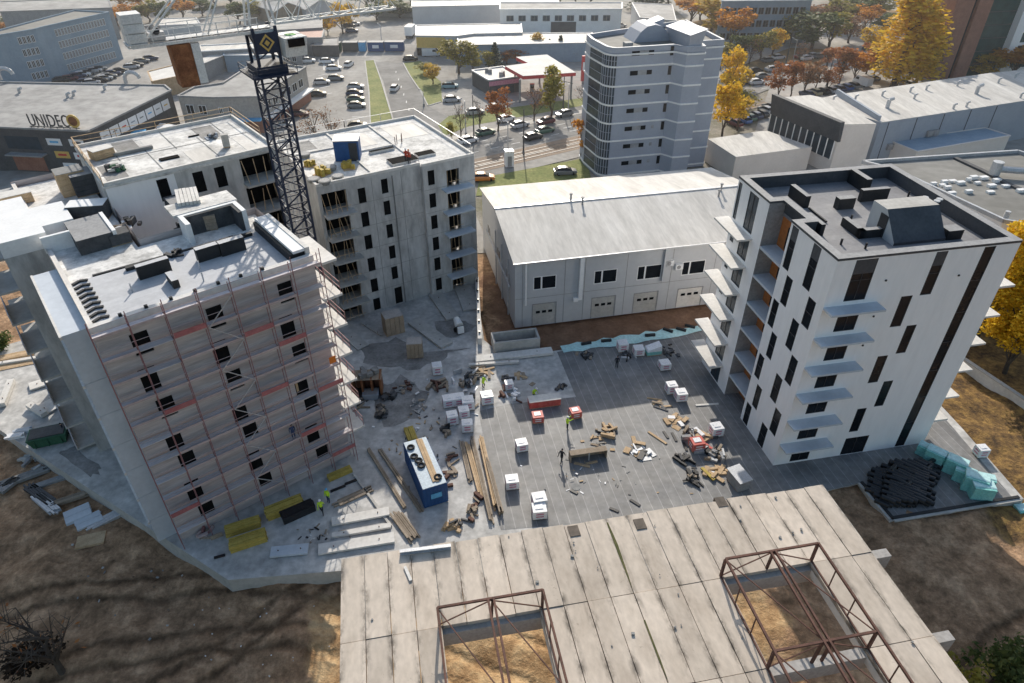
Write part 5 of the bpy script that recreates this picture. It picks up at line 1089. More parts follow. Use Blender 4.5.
mb.build('diamond_emblem', ['logo_gold', 'crane_navy'], cr)
# cab hangs on the right of the head
cbx = MB(); cbx.hexa([(1.25, -1.9, 33.6), (3.2, -1.9, 33.6), (3.2, .6, 33.6), (1.25, .6, 33.6), (1.25, -2.2, 36.0), (3.3, -2.2, 36.0), (3.3, .6, 36.0), (1.25, .6, 36.0)], 0); cabo = cbx.build('cab', 'crane_white', cr)
MB().box(1.5, 3.0, -2.26, -2.215, 34.9, 35.9).build('cab_window', 'glass_dark', cabo); MB().box(3.31, 3.34, -1.8, .2, 34.6, 35.8).build('cab_window', 'glass_dark', cabo)
MB().rbox((2.3, -.8), .8, .7, 36.01, 36.08, 0).build('roof_emblem', 'logo_green', cabo)
# jibs run along local x
def jib(name, x0, x1, z, wb_, h, m):
    mb = MB()
    for y in (-wb_, wb_): mb.beam((x0, y, z), (x1, y, z), .15, .18)
    mb.beam((x0, 0, z + h), (x1, 0, z + h), .14)
    n = int(abs(x1 - x0) / 1.9); s = (x1 - x0) / n
    for k in range(n):
        x = x0 + k * s
        for y in (-wb_, wb_): mb.beam((x, y, z), (x + s / 2, 0, z + h), .06); mb.beam((x + s / 2, 0, z + h), (x + s, y, z), .06)
        mb.beam((x, -wb_, z), (x, wb_, z), .09); mb.beam((x, -wb_, z), (x + s, wb_, z), .08)
    return mb.build(name, m, cr)
jib('jib', 1.2, 13, 37.3, .75, 1.7, 'crane_white')
cj = MB()
for y in (-.75, .75): cj.beam((-10.6, y, 36.8), (1.2, y, 36.8), .17, .28)
for k in range(7): cj.beam((-10.8 + k * 1.8, -.75, 36.8), (-10.8 + k * 1.8, .75, 36.8), .14)
for k in range(6): cj.beam((-10.8 + k * 1.8, -.75, 36.75), (-9 + k * 1.8, .75, 36.75), .1)
cj.build('counter_jib', 'crane_white', cr)
mb = MB(); mb.box(-10.8, 1, -.6, .6, 37.02, 37.06); mb.build('walkway', 'galv', cr)
mb = MB()
for y in (-1.15, 1.15):
    for k in range(7): mb.beam((-10.7 + k * 1.7, y, 36.9), (-10.7 + k * 1.7, y, 38.0), .06)
    mb.beam((-10.7, y, 38.0), (-.4, y, 38.0), .06); mb.beam((-10.7, y, 37.5), (-.4, y, 37.5), .05)
mb.build('guard_rail', 'crane_white', cr)
ap = MB()
for y in (-.7, .7):
    ap.beam((-1, y, 37.2), (.2, y * .3, 46), .15); ap.beam((1.2, y, 37.2), (.2, y * .3, 46), .15)
    for z in (39, 41, 43): f = (z - 37.2) / 8.8; ap.beam((-1 + 1.2 * f, y * (1 - .7 * f), z), (1.2 - f, y * (1 - .7 * f), z + .8), .1)
    ap.beam((.2, y * .3, 45.8), (-9.6, y, 37.1), .13, .13)
    ap.beam((.2, y * .3, 45.8), (-4.6, y, 37.1), .1, .1)
ap.beam((.2, 0, 45.8), (12.5, 0, 39.1), .12); ap.build('apex_tower', 'crane_white', cr)
MB().hexa([(-7.7, -.8, 31.5), (-6.2, -.8, 31.5), (-6.2, .8, 31.5), (-7.7, .8, 31.5), (-7.8, -.8, 36.5), (-6.2, -.8, 36.5), (-6.2, .8, 36.5), (-7.8, .8, 36.5)]).build('ballast_block', 'rust', cr)
MB().box(-6.17, -5.5, -.8, .8, 31.7, 36.45).build('ballast_block', 'crane_white', cr)
MB().box(-10.9, -9.4, -.9, .9, 36.96, 37.05).build('end_platform', 'crane_white', cr)
for k in range(3): MB().box(-10.8, -9.3, -.8, .8, 37.1 + k * .72, 37.78 + k * .72).build('winch_cabinet', 'crane_white', cr)
MB().box(-9.1, -7.9, -.6, .6, 37.1, 37.7).build('winch', 'galv', cr); MB().tube((-8.5, -.6, 37.8), (-8.5, .6, 37.8), .3, 10).build('winch_drum', 'steel_dark', cr)

for ch in [o for o in COL.objects if (o.parent == cr or (o.parent and o.parent.parent == cr)) and o.get('_hd') is None]:
    if ch.name.startswith(('mast', 'ladder')): continue
    for v in ch.data.vertices: v.co.z = 33.4 + (v.co.z - 31.4) * .667 if v.co.z < 36.8 else v.co.z + .2
# ================================================================== CARS
CARM = {}
def loft(mb, rings, m, cap=True):
    n = len(rings[0]); i = len(mb.v)
    for r in rings: mb.v += [tuple(p) for p in r]
    for a in range(len(rings) - 1):
        for k in range(n): mb.f.append((i + a * n + k, i + a * n + (k + 1) % n, i + (a + 1) * n + (k + 1) % n, i + (a + 1) * n + k)); mb.m.append(m)
    if cap: mb.f.append(tuple(i + k for k in range(n))[::-1]); mb.m.append(m); j = i + (len(rings) - 1) * n; mb.f.append(tuple(j + k for k in range(n))); mb.m.append(m)
def car_parts(kind):
    if ('g', kind) in CARM: return
    b = MB(); g = MB()
    if kind == 'car':
        st = [(-2.2, .45, .75, .72), (-2.12, .28, .92, .82), (-1.5, .22, .98, .88), (0, .22, .96, .9), (1.3, .22, .9, .88), (2.0, .28, .78, .8), (2.2, .42, .66, .66)]
        loft(b, [[(x, -w, z0), (x, w, z0), (x, w * 1.0, (z0 + z1) / 2 + .08), (x, w * .9, z1), (x, -w * .9, z1), (x, -w * 1.0, (z0 + z1) / 2 + .08)] for x, z0, z1, w in st], 0)
        rf = [(-1.35, 1.38, .56), (-.9, 1.45, .6), (.1, 1.45, .6), (.45, 1.38, .56)]
        loft(b, [[(x, -w, z - .05), (x, w, z - .05), (x, w * .9, z), (x, -w * .9, z)] for x, z, w in rf], 0)
        gs = [(-2.0, .93, .74, .95, .74), (-1.35, .93, .8, 1.34, .58), (.45, .92, .8, 1.34, .58), (1.25, .90, .76, .93, .74)]
        loft(g, [[(x, -w, z), (x, w, z), (x, w2, z2), (x, -w2, z2)] for x, z, w, z2, w2 in gs], 0)
        wx = (-1.35, 1.35)
    else:
        st = [(-2.6, .4, 2.1, .9), (-2.5, .3, 2.25, .95), (1.2, .3, 2.25, .95), (1.5, .3, 2.1, .95), (2.1, .3, 1.25, .93), (2.55, .35, 1.05, .86), (2.65, .5, .85, .8)]
        loft(b, [[(x, -w, z0), (x, w, z0), (x, w, (z0 + z1) / 2), (x, w * .9, z1), (x, -w * .9, z1), (x, -w, (z0 + z1) / 2)] for x, z0, z1, w in st], 0)
        for s in (-1, 1): g.poly([(.5, s * .97, 1.35), (1.7, s * .97, 1.35), (1.45, s * .93, 1.95), (.5, s * .93, 1.95)][::s])
        g.poly([(2.12, -.82, 1.27), (2.12, .82, 1.27), (1.56, .8, 2.05), (1.56, -.8, 2.05)])
        wx = (-1.7, 1.7)
    CARM[('b', kind)] = b; CARM[('g', kind)] = g.mesh('windows', 'glass_dark'); w = MB(); w.tube((0, -.1, 0), (0, .1, 0), .33, 10); CARM['w'] = w.mesh('wheel', 'tyre'); CARM[('x', kind)] = wx
    l = MB(); l.box(-.04, .04, -.16, .16, -.07, .07); CARM['l'] = l.mesh('headlight', 'glass_pale')
def car(px, py, rz, colour, label, kind='car', group=None, z=0.0):
    car_parts(kind); k = ('m', kind, colour)
    if k not in CARM: CARM[k] = CARM[('b', kind)].mesh('body', 'car_' + colour); CARM[k].polygons.foreach_set('use_smooth', [False] * len(CARM[k].polygons))
    p = P(px, py, z); t = thing('parked_car' if kind == 'car' else 'van', label, 'car' if kind == 'car' else 'van', p, rz, group)
    obj('body', CARM[k], t); obj('windows', CARM[('g', kind)], t)
    for x in CARM[('x', kind)]:
        for s in (-1, 1): obj('wheel', CARM['w'], t, (x, s * .78, .33))
    for s in (-.55, .55): obj('headlight', CARM['l'], t, (2.12 if kind == 'car' else 2.6, s, .62))
    return t
RD = math.atan2(d_.y, d_.x)
def row(lst, rz, where, group, seq='from the near end', jit=.05):
    for i, (x, y, c, *k) in enumerate(lst):
        kd = k[0] if k else 'car'; n = {'black': 'black', 'navy': 'dark blue', 'grey': 'dark grey', 'green': 'dark green', 'teal': 'pale teal', 'gold': 'sand coloured'}.get(c, c)
        car(x, y, rz + R.uniform(-jit, jit), c, f"{n} {'van' if kd == 'van' else 'car'}, {ORD[i]} {seq} {where}", kd, group, 0.03)
row([(364, 140, 'silver'), (360, 135, 'grey'), (358, 127.5, 'black'), (357, 107.5, 'grey'), (356, 101, 'green'), (355, 95, 'navy'), (356, 88.5, 'silver')], 0.12, 'in the row beside the grass strip', 'cars parked beside the grass strip')
row([(62, 82, 'black'), (70, 80.5, 'maroon'), (78, 78, 'navy'), (82.5, 76.5, 'white'), (87.5, 74.8, 'grey'), (94, 72.5, 'silver'), (99, 71, 'grey')], 0.55, 'under the blue office block', 'cars parked under the blue office block', 'from the left')
row([(86, 84, 'navy'), (92, 84.5, 'silver'), (99, 82.5, 'black'), (104.5, 80.5, 'silver'), (109, 78.5, 'grey'), (113, 75.5, 'navy'), (121, 73, 'black'), (132, 68.5, 'silver'), (136, 67, 'black'), (142, 63, 'grey'), (151, 60, 'navy')], 0.5, 'in the upper left car park', 'cars in the upper left car park', 'from the left')
row([(196, 76.5, 'silver'), (200, 73.8, 'navy'), (205, 71.2, 'grey'), (209, 69, 'black')], 0.3, 'in the court', 'cars in the enclosed court', 'from the near end')
car(232, 65.5, .2, 'white', 'white car alone at the right side of the enclosed court')
row([(291, 63.5, 'silver'), (297, 62.5, 'white'), (308, 62.5, 'white'), (327, 63, 'white')], 0.2, 'right of the crane cab', 'cars at the back edge of the car park', 'from the left')
car(349, 66, 1.4, 'white', 'white car facing away in the open car park', 'car')
car(395, 90, math.pi / 2 - .12, 'white', 'white car driving on the side road past the grass strip')
car(410.5, 60.5, 0.1, 'black', 'black car turning at the far end of the side road')
car(450, 88, .1, 'teal', 'pale teal car parked beside the small lawn, farther of two'); car(452, 101.5, .15, 'silver', 'silver car parked beside the small lawn, nearer of two')
car(475, 114, .3, 'silver', 'silver car behind the bare trees on the verge, left'); car(496, 109.5, .3, 'grey', 'dark grey car behind the brown tree on the verge, right')
car(468, 142.5, RD, 'white', 'white car on the main road, leftmost'); car(485.5, 134.5, RD, 'green', 'dark green car on the main road just right of the white one')
car(545.5, 123.5, RD + math.pi, 'maroon', 'dark maroon car on the main road beside a green one'); car(545, 132.5, RD, 'green', 'dark green car on the near lane below the maroon car'); car(564, 116, RD + math.pi, 'grey', 'dark grey car on the main road, rightmost before the tower')
car(300, 116, .1, 'maroon', 'maroon car beside the beige shop building'); car(283, 127, .3, 'silver', 'silver car half hidden behind the crane mast')
car(483, 180, .1, 'orange', 'orange car parked by the corner of the concrete building'); car(565, 174, .1, 'grey', 'dark grey car parked on the track at the foot of the tower')
row([(734, 125, 'maroon'), (743, 122, 'blue'), (748, 119.5, 'green'), (754, 117.5, 'navy'), (760.5, 116, 'black'), (765, 112, 'silver'), (769.5, 109, 'grey')], 2.0, 'between the tower and the showroom', 'cars parked between tower and showroom', 'from the left')
row([(806, 96, 'navy'), (814, 94, 'gold'), (822, 93, 'black'), (829.5, 92, 'silver'), (838, 90.5, 'navy'), (845, 89, 'blue'), (852, 87.5, 'grey'), (861.5, 85, 'white', 'van')], 1.9, 'behind the long hall', 'cars parked behind the long hall', 'from the left')
row([(722, 97, 'grey'), (736, 85, 'black'), (749, 83, 'navy'), (756, 84, 'white'), (762, 78, 'grey'), (755, 72.5, 'black')], 0.35, 'on the broad road right of the tower', 'cars on the road right of the tower', 'from the left')
row([(806, 60, 'white'), (813, 57.5, 'silver'), (819, 58, 'grey'), (826, 55, 'silver')], 0.5, 'under the upper right trees', 'cars under the upper right trees', 'from the left')
row([(866, 49, 'navy'), (870, 46.5, 'blue'), (872, 52, 'grey')], 0.9, 'left of the tall yellow poplar', 'cars left of the tall poplar', 'from the left')
row([(772, 71, 'silver'), (780, 68, 'navy'), (788, 70, 'white'), (797, 66, 'black'), (768, 62, 'grey'), (778, 59, 'white'), (800, 58, 'red'), (744, 79, 'silver')], 0.4, 'across the broad road', 'cars along the far side of the broad road', 'from the near end')
row([(334, 70, 'white'), (336, 80, 'grey'), (322, 84, 'silver'), (318, 96, 'black')], 0.2, 'in the open car park', 'cars in the open half of the car park', 'from the far end')
row([(506, 121, 'white'), (520, 127, 'silver'), (533, 139, 'black')], RD, 'spread over the main road lanes', 'cars driving on the main road', 'from the left')
car(876, 33, .6, 'white', 'white van on the road left of the tall yellow poplar top', 'van'); car(431, 56, .1, 'white', 'white van parked before the white roofed store', 'van')
row([(349, 27, 'black'), (354, 25.5, 'silver'), (352, 32.5, 'navy')], 0.3, 'by the far yellow trees', 'cars in the far yard', 'from the left')
row([(905, 84, 'silver'), (911, 86, 'white'), (873, 81, 'grey')], 0.6, 'at the foot of the yellow poplar', 'cars at the foot of the poplar', 'from the near end')
row([(540, 28, 'white'), (551, 27, 'red'), (588, 27, 'white', 'van'), (620, 27, 'silver')], 0.1, 'in front of the white hall, top centre', 'cars before the white hall', 'from the left')
t = thing('lorry', 'white box lorry parked at the far end of the yard', 'lorry', P(411, 37), 1.45); MB().box(-3, 2, -1.2, 1.2, 1.0, 3.6).build('box_body', 'white_paint', t); MB().box(2.1, 3.6, -1.1, 1.1, .6, 2.9).build('cab', 'white_paint', t); MB().box(-3, 3.4, -.9, .9, .5, .95).build('chassis', 'steel_dark', t)
for x in (-2, 2.7):
    for s in (-1, 1): MB().tube((x, s * .8, .5), (x, s * 1.15, .5), .5, 10).build('wheel', 'tyre', t)
for i, (x0, x1, y, m) in enumerate(((325, 341, 52.5, 'green_paint'), (343, 358, 52, 'dark_grey'), (359, 366, 51.8, 'sign_blue'), (368, 384, 51.8, 'container_blue'), (385, 404, 51.5, 'container_blue'))):
    a, b = P(x0, y), P(x1, y); t = thing('container', f'dark {["green", "grey", "pale blue", "navy", "deep blue"][i]} container, {ORD[i]} from the left in the line closing the car park', 'container', a, 0, 'containers closing the car park'); L = (b - a).length
    mb = MB(); mb.box(0, L, 0, 2.4, .1, 2.6)
    for k in range(int(L / .4)): mb.box(k * .4 + .05, k * .4 + .2, -.05, -.003, .25, 2.5)
    mb.build('shell', m, t); MB().box(.02, L - .02, .02, 2.38, 2.603, 2.68).build('roof', 'mid_grey', t)
    if i > 1: MB().box(L * .3, L * .7, -.09, -.055, 1.0, 1.9).build('panel', 'sign_white' if i > 2 else 'sign_blue', t)
for i, (x, y) in enumerate(((389, 17), (410, 17), (423, 17.5), (434, 17))):
    t = thing('container', f'grey container in the far yard, {ORD[i]} from the left', 'container', P(x, y), .05, 'grey containers in the far yard'); MB().box(-4, 4, -1.2, 1.2, .1, 3.2).build('shell', 'mid_grey', t); MB().box(-4.05, 4.05, -1.25, 1.25, 3.203, 3.35).build('roof', 'galv', t)

# ================================================================== TREES
def crown_mesh(kind, leafm, seed, n, dens=1.0, leaf=.055):
    """unit crown: base of trunk at 0, top at z=1, radius about .33; many leaf clump faces"""
    r = random.Random(seed); mb = MB(); lobes = []
    if kind == 'column':
        for k in range(9): z = .2 + .75 * k / 8; lobes.append((r.uniform(-.05, .05), r.uniform(-.05, .05), z, .15 * math.sin(min(1, (1.05 - z) * 1.6) * 1.5) + .05, .13))
    elif kind == 'conifer':
        for k in range(9): z = .12 + .84 * k / 8; lobes.append((0, 0, z, .24 * (1.03 - z) + .015, .06))
    elif kind == 'bush':
        for k in range(8): a = r.uniform(0, 6.28); d = r.uniform(.05, .3); lobes.append((math.cos(a) * d, math.sin(a) * d, r.uniform(.3, .7), r.uniform(.16, .26), r.uniform(.2, .28)))
    else:
        for k in range(13):
            a = r.uniform(0, 6.28); z = r.uniform(.36, .88); d = r.uniform(.05, .25) * (1.15 - abs(z - .55)); s = r.uniform(.09, .17); lobes.append((math.cos(a) * d, math.sin(a) * d, z, s, s * r.uniform(.7, 1.0)))
    for k in range(n):
        lx_, ly_, lz, lr, lh = r.choice(lobes); a = r.uniform(0, 6.28); cz = r.uniform(-1, 1); q = r.uniform(.45, 1.08) ; sxy = math.sqrt(1 - cz * cz)
        c = Vector((lx_ + lr * q * sxy * math.cos(a), ly_ + lr * q * sxy * math.sin(a), lz + lh * q * cz))
        if c.z < .06: continue
        s = leaf * r.uniform(.5, 1.25); e = Vector((r.gauss(0, 1), r.gauss(0, 1), r.gauss(0, .6))).normalized(); f = e.cross(Vector((r.gauss(0, 1), r.gauss(0, 1), r.gauss(0, 1)))).normalized() * s * r.uniform(.5, .9); e = e * s
        mb.poly([c - e * .5, c + f * .5, c + e * .6, c - f * .45])
    return mb.mesh('crown', leafm), lobes
def trunk_mesh(lobes, seed, h=.5, r0=.022, twigs=0):
    r = random.Random(seed); mb = MB(); pts = [Vector((0, 0, -.01))]
    for k in range(1, 5): pts.append(Vector((r.uniform(-.012, .012) * k, r.uniform(-.012, .012) * k, h * k / 4)))
    for k in range(4): mb.tube(pts[k], pts[k + 1], r0 * (1 - k * .17), 7, 0, r0 * (1 - (k + 1) * .17), caps=False)
    for lx_, ly_, lz, lr, lh in lobes:
        s = pts[r.randint(1, 4)]; e = Vector((lx_, ly_, lz)); m_ = s.lerp(e, .5) + Vector((0, 0, .02)); mb.tube(s, m_, r0 * .36, 5, 0, r0 * .26, caps=False); mb.tube(m_, e, r0 * .26, 5, 0, r0 * .1, caps=False)
        for k in range(twigs):
            d = Vector((r.gauss(0, 1), r.gauss(0, 1), abs(r.gauss(0, 1)) + .5)).normalized() * r.uniform(.06, .2); b0 = m_.lerp(e, r.random()); b1 = b0 + d; mb.tube(b0, b1, r0 * .12, 3, 0, r0 * .05, caps=False)
    return mb.mesh('trunk', 'bark')
TREES = {}
def tree_proto(style, v=0):
    k = (style, v)
    if k not in TREES:
        kind, lm, n, leaf, tw = dict(yellow=('round', 'leaf_yellow', 1500, .06, 0), gold=('round', 'leaf_gold', 1500, .06, 0), orange=('round', 'leaf_orange', 1500, .06, 0), brown=('round', 'leaf_brown', 1100, .055, 3), rust=('round', 'leaf_rust', 1200, .055, 2), green=('round', 'leaf_green', 1600, .06, 0), olive=('round', 'leaf_olive', 1500, .06, 0),
            poplar=('column', 'leaf_yellow', 4200, .036, 0), conifer=('conifer', 'leaf_conifer', 1400, .05, 0), column=('column', 'leaf_gold', 1500, .05, 0), sparse=('round', 'leaf_brown', 260, .04, 7), bare=('round', 'leaf_rust', 40, .03, 12), near=('round', 'leaf_yellow', 7000, .03, 3),
            bush=('bush', 'leaf_orange', 700, .09, 0), darkbush=('bush', 'leaf_dark', 900, .07, 3), greenbush=('bush', 'leaf_green', 1100, .08, 0), olivebush=('bush', 'leaf_olive', 900, .085, 0))[style]
        c, lo = crown_mesh(kind, lm, 100 + 17 * v + len(TREES), n, leaf=leaf); TREES[k] = (c, trunk_mesh(lo, v, .5 if kind == 'round' else (.25 if kind == 'bush' else .8), .022 if kind != 'bush' else .03, tw))
    return TREES[k]
TN = 0
def tree(bx, by, ty, wpx, style, label, z=0.0, group=None):
    """tree standing at photo point (bx,by), as tall and as wide as it looks"""
    global TN
    TN += 1; p = P(bx, by, z); y = ty - 341.5; r1, r2 = FPX * CT - y * ST, -FPX * ST - y * CT; h = HCAM + r2 * p.y / r1 - z
    h = max(1.0, h); dep = p.y * CT + (HCAM - h * .5) * ST; wd = wpx / FPX * dep
    c, t = tree_proto(style, TN % 3); base = .62 if style not in ('poplar', 'column', 'conifer') else .36
    if 'bush' in style: base = .95
    if style == 'conifer': base = .46
    o = thing('bush' if 'bush' in style else ('conifer' if style == 'conifer' else 'tree'), label, 'bush' if 'bush' in style else 'tree', p, R.uniform(0, 6.28), group); s = 1.18 * wd / base; o.scale = (s, s, h * 1.05)
    obj('trunk', t, o); obj('crown', c, o); return o
for q in (
    (319, 153, 107, 26, 'sparse', 'sparse brown tree in the car park, left of two behind the concrete shell'), (333, 146, 106, 22, 'sparse', 'sparse brown tree in the car park, right of two behind the concrete shell'), (306, 150, 139, 26, 'bush', 'low rust coloured bush beside the crane mast'),
    (461, 139, 94, 18, 'bare', 'nearly bare tree on the verge at the road junction'), (480, 132, 96, 16, 'bare', 'nearly bare tree, second from the junction on the verge'), (498, 131, 88, 24, 'rust', 'rust brown tree in front of the petrol shop'), (534, 121, 86, 22, 'sparse', 'thin dark tree on the verge under the petrol canopy'), (551, 118, 68, 30, 'olive', 'olive brown tree on the verge right of the thin dark one'), (583, 110, 80, 16, 'bare', 'bare tree beside the red price pylon'), (452, 139, 120, 12, 'olivebush', 'small olive bush at the road junction'),
    (581, 160, 117, 18, 'orange', 'orange brown tree hugging the left corner of the tower'), (433, 84, 64, 17, 'gold', 'small golden tree on the lawn beside the side road'), (424, 74, 62, 20, 'olivebush', 'pale shrub at the far end of the lawn'),
    (459, 74, 39, 32, 'olive', 'big pale green tree behind the lawn'), (473, 73, 52, 14, 'olive', 'slim pale green tree right of the big one'), (489, 70, 50, 16, 'olive', 'pale tree left of the conifer by the petrol shop'), (495, 68, 44, 17, 'conifer', 'dark conifer behind the petrol shop, left'), (507, 64, 50, 16, 'rust', 'pinkish brown tree behind the petrol shop, left'), (517, 63, 48, 18, 'rust', 'pinkish brown tree behind the petrol shop, right'), (538, 57, 35, 16, 'column', 'golden cone shaped tree behind the petrol canopy'), (549, 58, 40, 10, 'conifer', 'slim dark conifer beside the golden cone tree'), (560, 59, 37, 16, 'conifer', 'broad dark conifer behind the petrol canopy'), (575, 60, 44, 14, 'sparse', 'thin brown tree right of the conifers'),
    (727, 100, 48, 26, 'yellow', 'tall yellow tree right of the tower, rear'), (722, 136, 82, 30, 'yellow', 'bright yellow tree right of the tower, front'), (737, 130, 98, 24, 'gold', 'golden tree between the tower and the parked cars'), (743, 110, 87, 26, 'olivebush', 'round olive bush beside the broad road'),
    (777, 99, 62, 22, 'rust', 'reddish brown tree, first from the left in the row behind the showroom'), (790, 98, 60, 22, 'rust', 'reddish brown tree, second from the left in the row behind the showroom'), (803, 96, 58, 24, 'brown', 'dark brown tree, third from the left in the row behind the showroom'), (815, 91, 62, 18, 'brown', 'dark brown tree, fourth from the left in the row behind the showroom'), (838, 85, 46, 30, 'rust', 'broad rust brown tree behind the parked cars, left'), (853, 82, 46, 28, 'orange', 'broad orange brown tree behind the parked cars, right'),
    (811, 50, 13, 44, 'green', 'broad green tree on the grass in the upper right'), (829, 47, 10, 34, 'olive', 'olive tree right of the broad green one'), (848, 43, 14, 30, 'brown', 'dark brown tree left of the poplar, upper right'), (772, 57, 29, 20, 'yellow', 'small yellow tree by the broad road'), (760, 60, 31, 22, 'olive', 'olive tree left of the small yellow one'), (749, 64, 38, 20, 'sparse', 'thin brown tree left of the olive one by the road'), (730, 50, 7, 34, 'orange', 'orange brown tree behind the tower, right'), (711, 36, -2, 44, 'gold', 'tall golden tree behind the tower, left'), (690, 26, -8, 36, 'orange', 'orange tree at the top edge above the tower'), (738, 62, 34, 20, 'green', 'dark green tree in front of the orange brown one'), (806, 22, 6, 14, 'orange', 'small bright orange tree by the top office'), (885, 30, 12, 40, 'greenbush', 'green bushes at the top left of the poplar'), (787, 26, 4, 24, 'brown', 'dark brown tree beside the top office'),
    (905, 46, 8, 30, 'olive', 'olive tree behind the poplar, right side'), (868, 60, 26, 24, 'gold', 'golden tree left of the poplar, nearer'), (862, 34, 4, 26, 'orange', 'orange tree left of the poplar top'), (784, 44, 14, 22, 'olive', 'olive tree on the grass left of the broad green one'), (798, 66, 42, 16, 'sparse', 'thin brown tree by the cars under the green trees'), (742, 88, 66, 16, 'gold', 'small golden tree on the broad road edge'), (720, 70, 40, 24, 'olive', 'olive tree close to the tower roof'), (765, 20, -4, 24, 'orange', 'orange brown tree before the top office, left'), (750, 16, -6, 20, 'green', 'green tree before the top office, far left'), (845, 16, -4, 26, 'brown', 'brown tree at the top edge right of the office'), (826, 92, 68, 18, 'rust', 'rust brown tree by the dark pole behind the showroom'), (874, 76, 48, 20, 'green', 'green tree between the rust tree and the poplar'), (700, 20, -8, 26, 'olive', 'olive tree at the top edge left of the office'), (640, 52, 30, 14, 'sparse', 'thin tree behind the left side of the tower'), (932, 40, 4, 26, 'olive', 'olive tree left of the brick high-rise'), (1000, 60, 34, 26, 'gold', 'golden tree at the foot of the white frame'),
    (706, 58, 34, 22, 'green', 'dark green tree hidden partly by the tower, right side'), (746, 36, 10, 26, 'gold', 'golden tree behind the olive ones, upper right'), (768, 40, 14, 24, 'orange', 'orange tree behind the small yellow one'), (790, 34, 8, 30, 'olive', 'olive tree left of the bright orange one'), (820, 28, 2, 34, 'brown', 'brown tree behind the broad green tree'), (838, 30, 0, 30, 'olive', 'olive tree behind the dark brown tree, upper right'), (856, 26, 0, 26, 'green', 'green tree at the top left of the poplar'), (880, 16, -8, 30, 'olive', 'olive tree above the green bushes'), (826, 70, 48, 20, 'rust', 'rust coloured tree between pole and broad trees'), (866, 74, 44, 22, 'rust', 'rust coloured tree right of the broad orange brown one'), (728, 112, 84, 18, 'gold', 'golden tree beside the yellow trees at the tower'), (240, 24, 2, 24, 'green', 'green tree behind the white crane jib, left'), (262, 20, 0, 22, 'olive', 'olive tree behind the white crane jib, right'), (118, 26, 6, 20, 'orange', 'orange tree behind the corner of the blue office block'), (60, 22, 6, 16, 'olive', 'olive tree right of the yellow columns, top left'), (377, 20, 2, 26, 'green', 'dark green tree behind the far yard, left'), (400, 18, 1, 24, 'green', 'dark green tree behind the far yard, middle'), (450, 20, 3, 26, 'olive', 'olive tree behind the far yard, right'), (478, 16, 0, 24, 'green', 'green tree left of the white hall'),
    (893, 88, -2, 54, 'poplar', 'very tall yellow poplar in front of the brick high-rise'), (921, 81, 40, 32, 'olive', 'olive green tree right of the tall poplar'), (908, 84, 20, 40, 'yellow', 'bright yellow tree at the foot of the poplar'), (1012, 78, 46, 44, 'orange', 'orange tree at the right edge above the long hall'), (985, 78, 56, 26, 'gold', 'golden tree in front of the brick high-rise'), (970, 74, 60, 18, 'brown', 'small brown tree in front of the green glass'),
    (134, 23, 3, 25, 'orange', 'orange brown round tree behind the blue office block'), (150, 22, 1, 24, 'olive', 'olive tree right of the round orange one, top left'), (163, 24, 2, 18, 'green', 'dark green tree, top left beside the olive one'), (112, 32, 8, 20, 'orange', 'orange tree at the corner of the blue office block'), (30, 19, 5, 11, 'column', 'yellow column tree behind the blue block, left'), (40, 19, 4, 11, 'column', 'yellow column tree behind the blue block, middle'), (51, 18, 5, 12, 'column', 'yellow column tree behind the blue block, right'), (10, 26, 14, 26, 'greenbush', 'dark green hedge at the left edge'), (184, 20, -2, 24, 'orange', 'orange brown tree by the white roofed hut, top left'), (203, 16, -2, 22, 'green', 'dark tree right of the orange one, top left'), (3, 30, 22, 12, 'bush', 'small orange bush at the left edge'),
    (328, 35, 15, 15, 'yellow', 'yellow tree in the far yard, left of three'), (343, 34, 3, 22, 'yellow', 'yellow tree in the far yard, middle of three'), (352, 30, 4, 16, 'gold', 'golden tree in the far yard, right of three'), (393, 12, -3, 14, 'yellow', 'yellow tree between the grey containers'),
    (44, 167, 136, 30, 'bare', 'bare shrub tree in front of the lettered hall'),
    ): tree(*q)
tree(1004, 374, 284, 62, 'near', 'large yellow tree right of the white building, nearest', -.5); tree(974, 345, 216, 62, 'near', 'large yellow tree at the right edge, tallest', -.3); tree(1000, 338, 240, 60, 'near', 'yellow tree directly behind the white building corner', -.3); tree(1060, 400, 300, 70, 'near', 'yellow tree at the right edge beyond the pale wall', -.5)
tree(62, 672, 612, 90, 'bare', 'bare bush with a few yellow leaves, bottom left', -1.6); tree(40, 662, 636, 60, 'darkbush', 'dark bush at the bottom left corner', -1.6)
tree(985, 690, 648, 60, 'greenbush', 'low green bush at the bottom right corner', -1.7); tree(1010, 672, 640, 50, 'greenbush', 'low green weeds beside the rubble, bottom right', -1.7); tree(6, 352, 330, 26, 'greenbush', 'green bush behind the timber stacks, left edge', -.8); tree(945, 700, 665, 50, 'olivebush', 'olive weeds beside the slab edge, bottom right', -1.7)
R6 = random.Random(21)
ks = ['green', 'olive', 'brown', 'orange', 'green', 'conifer', 'gold']; kn = dict(green='dark green', olive='olive', brown='dark brown', orange='orange brown', conifer='dark conifer', gold='golden')
xs_ = [215, 232, 249, 262, 122, 142, 171, 192, 368, 376, 383, 402, 412, 424, 437, 449, 463, 478, 492, 560, 575, 590, 642, 655, 668, 830, 846, 858, 866, 876, 905, 918, 70, 88, 100]
for i, x in enumerate(xs_):
    s = ks[R6.randrange(len(ks))] if not 360 < x < 480 else R6.choice(['green', 'green', 'conifer', 'brown'])
    tree(x, R6.uniform(3, 11), -R6.uniform(10, 22), R6.uniform(22, 34), s, f"{kn[s]} tree of the far belt, {ORD[i % 20] if i < 20 else 'further ' + ORD[i - 20]} along the top edge", 0, 'trees of the far belt')

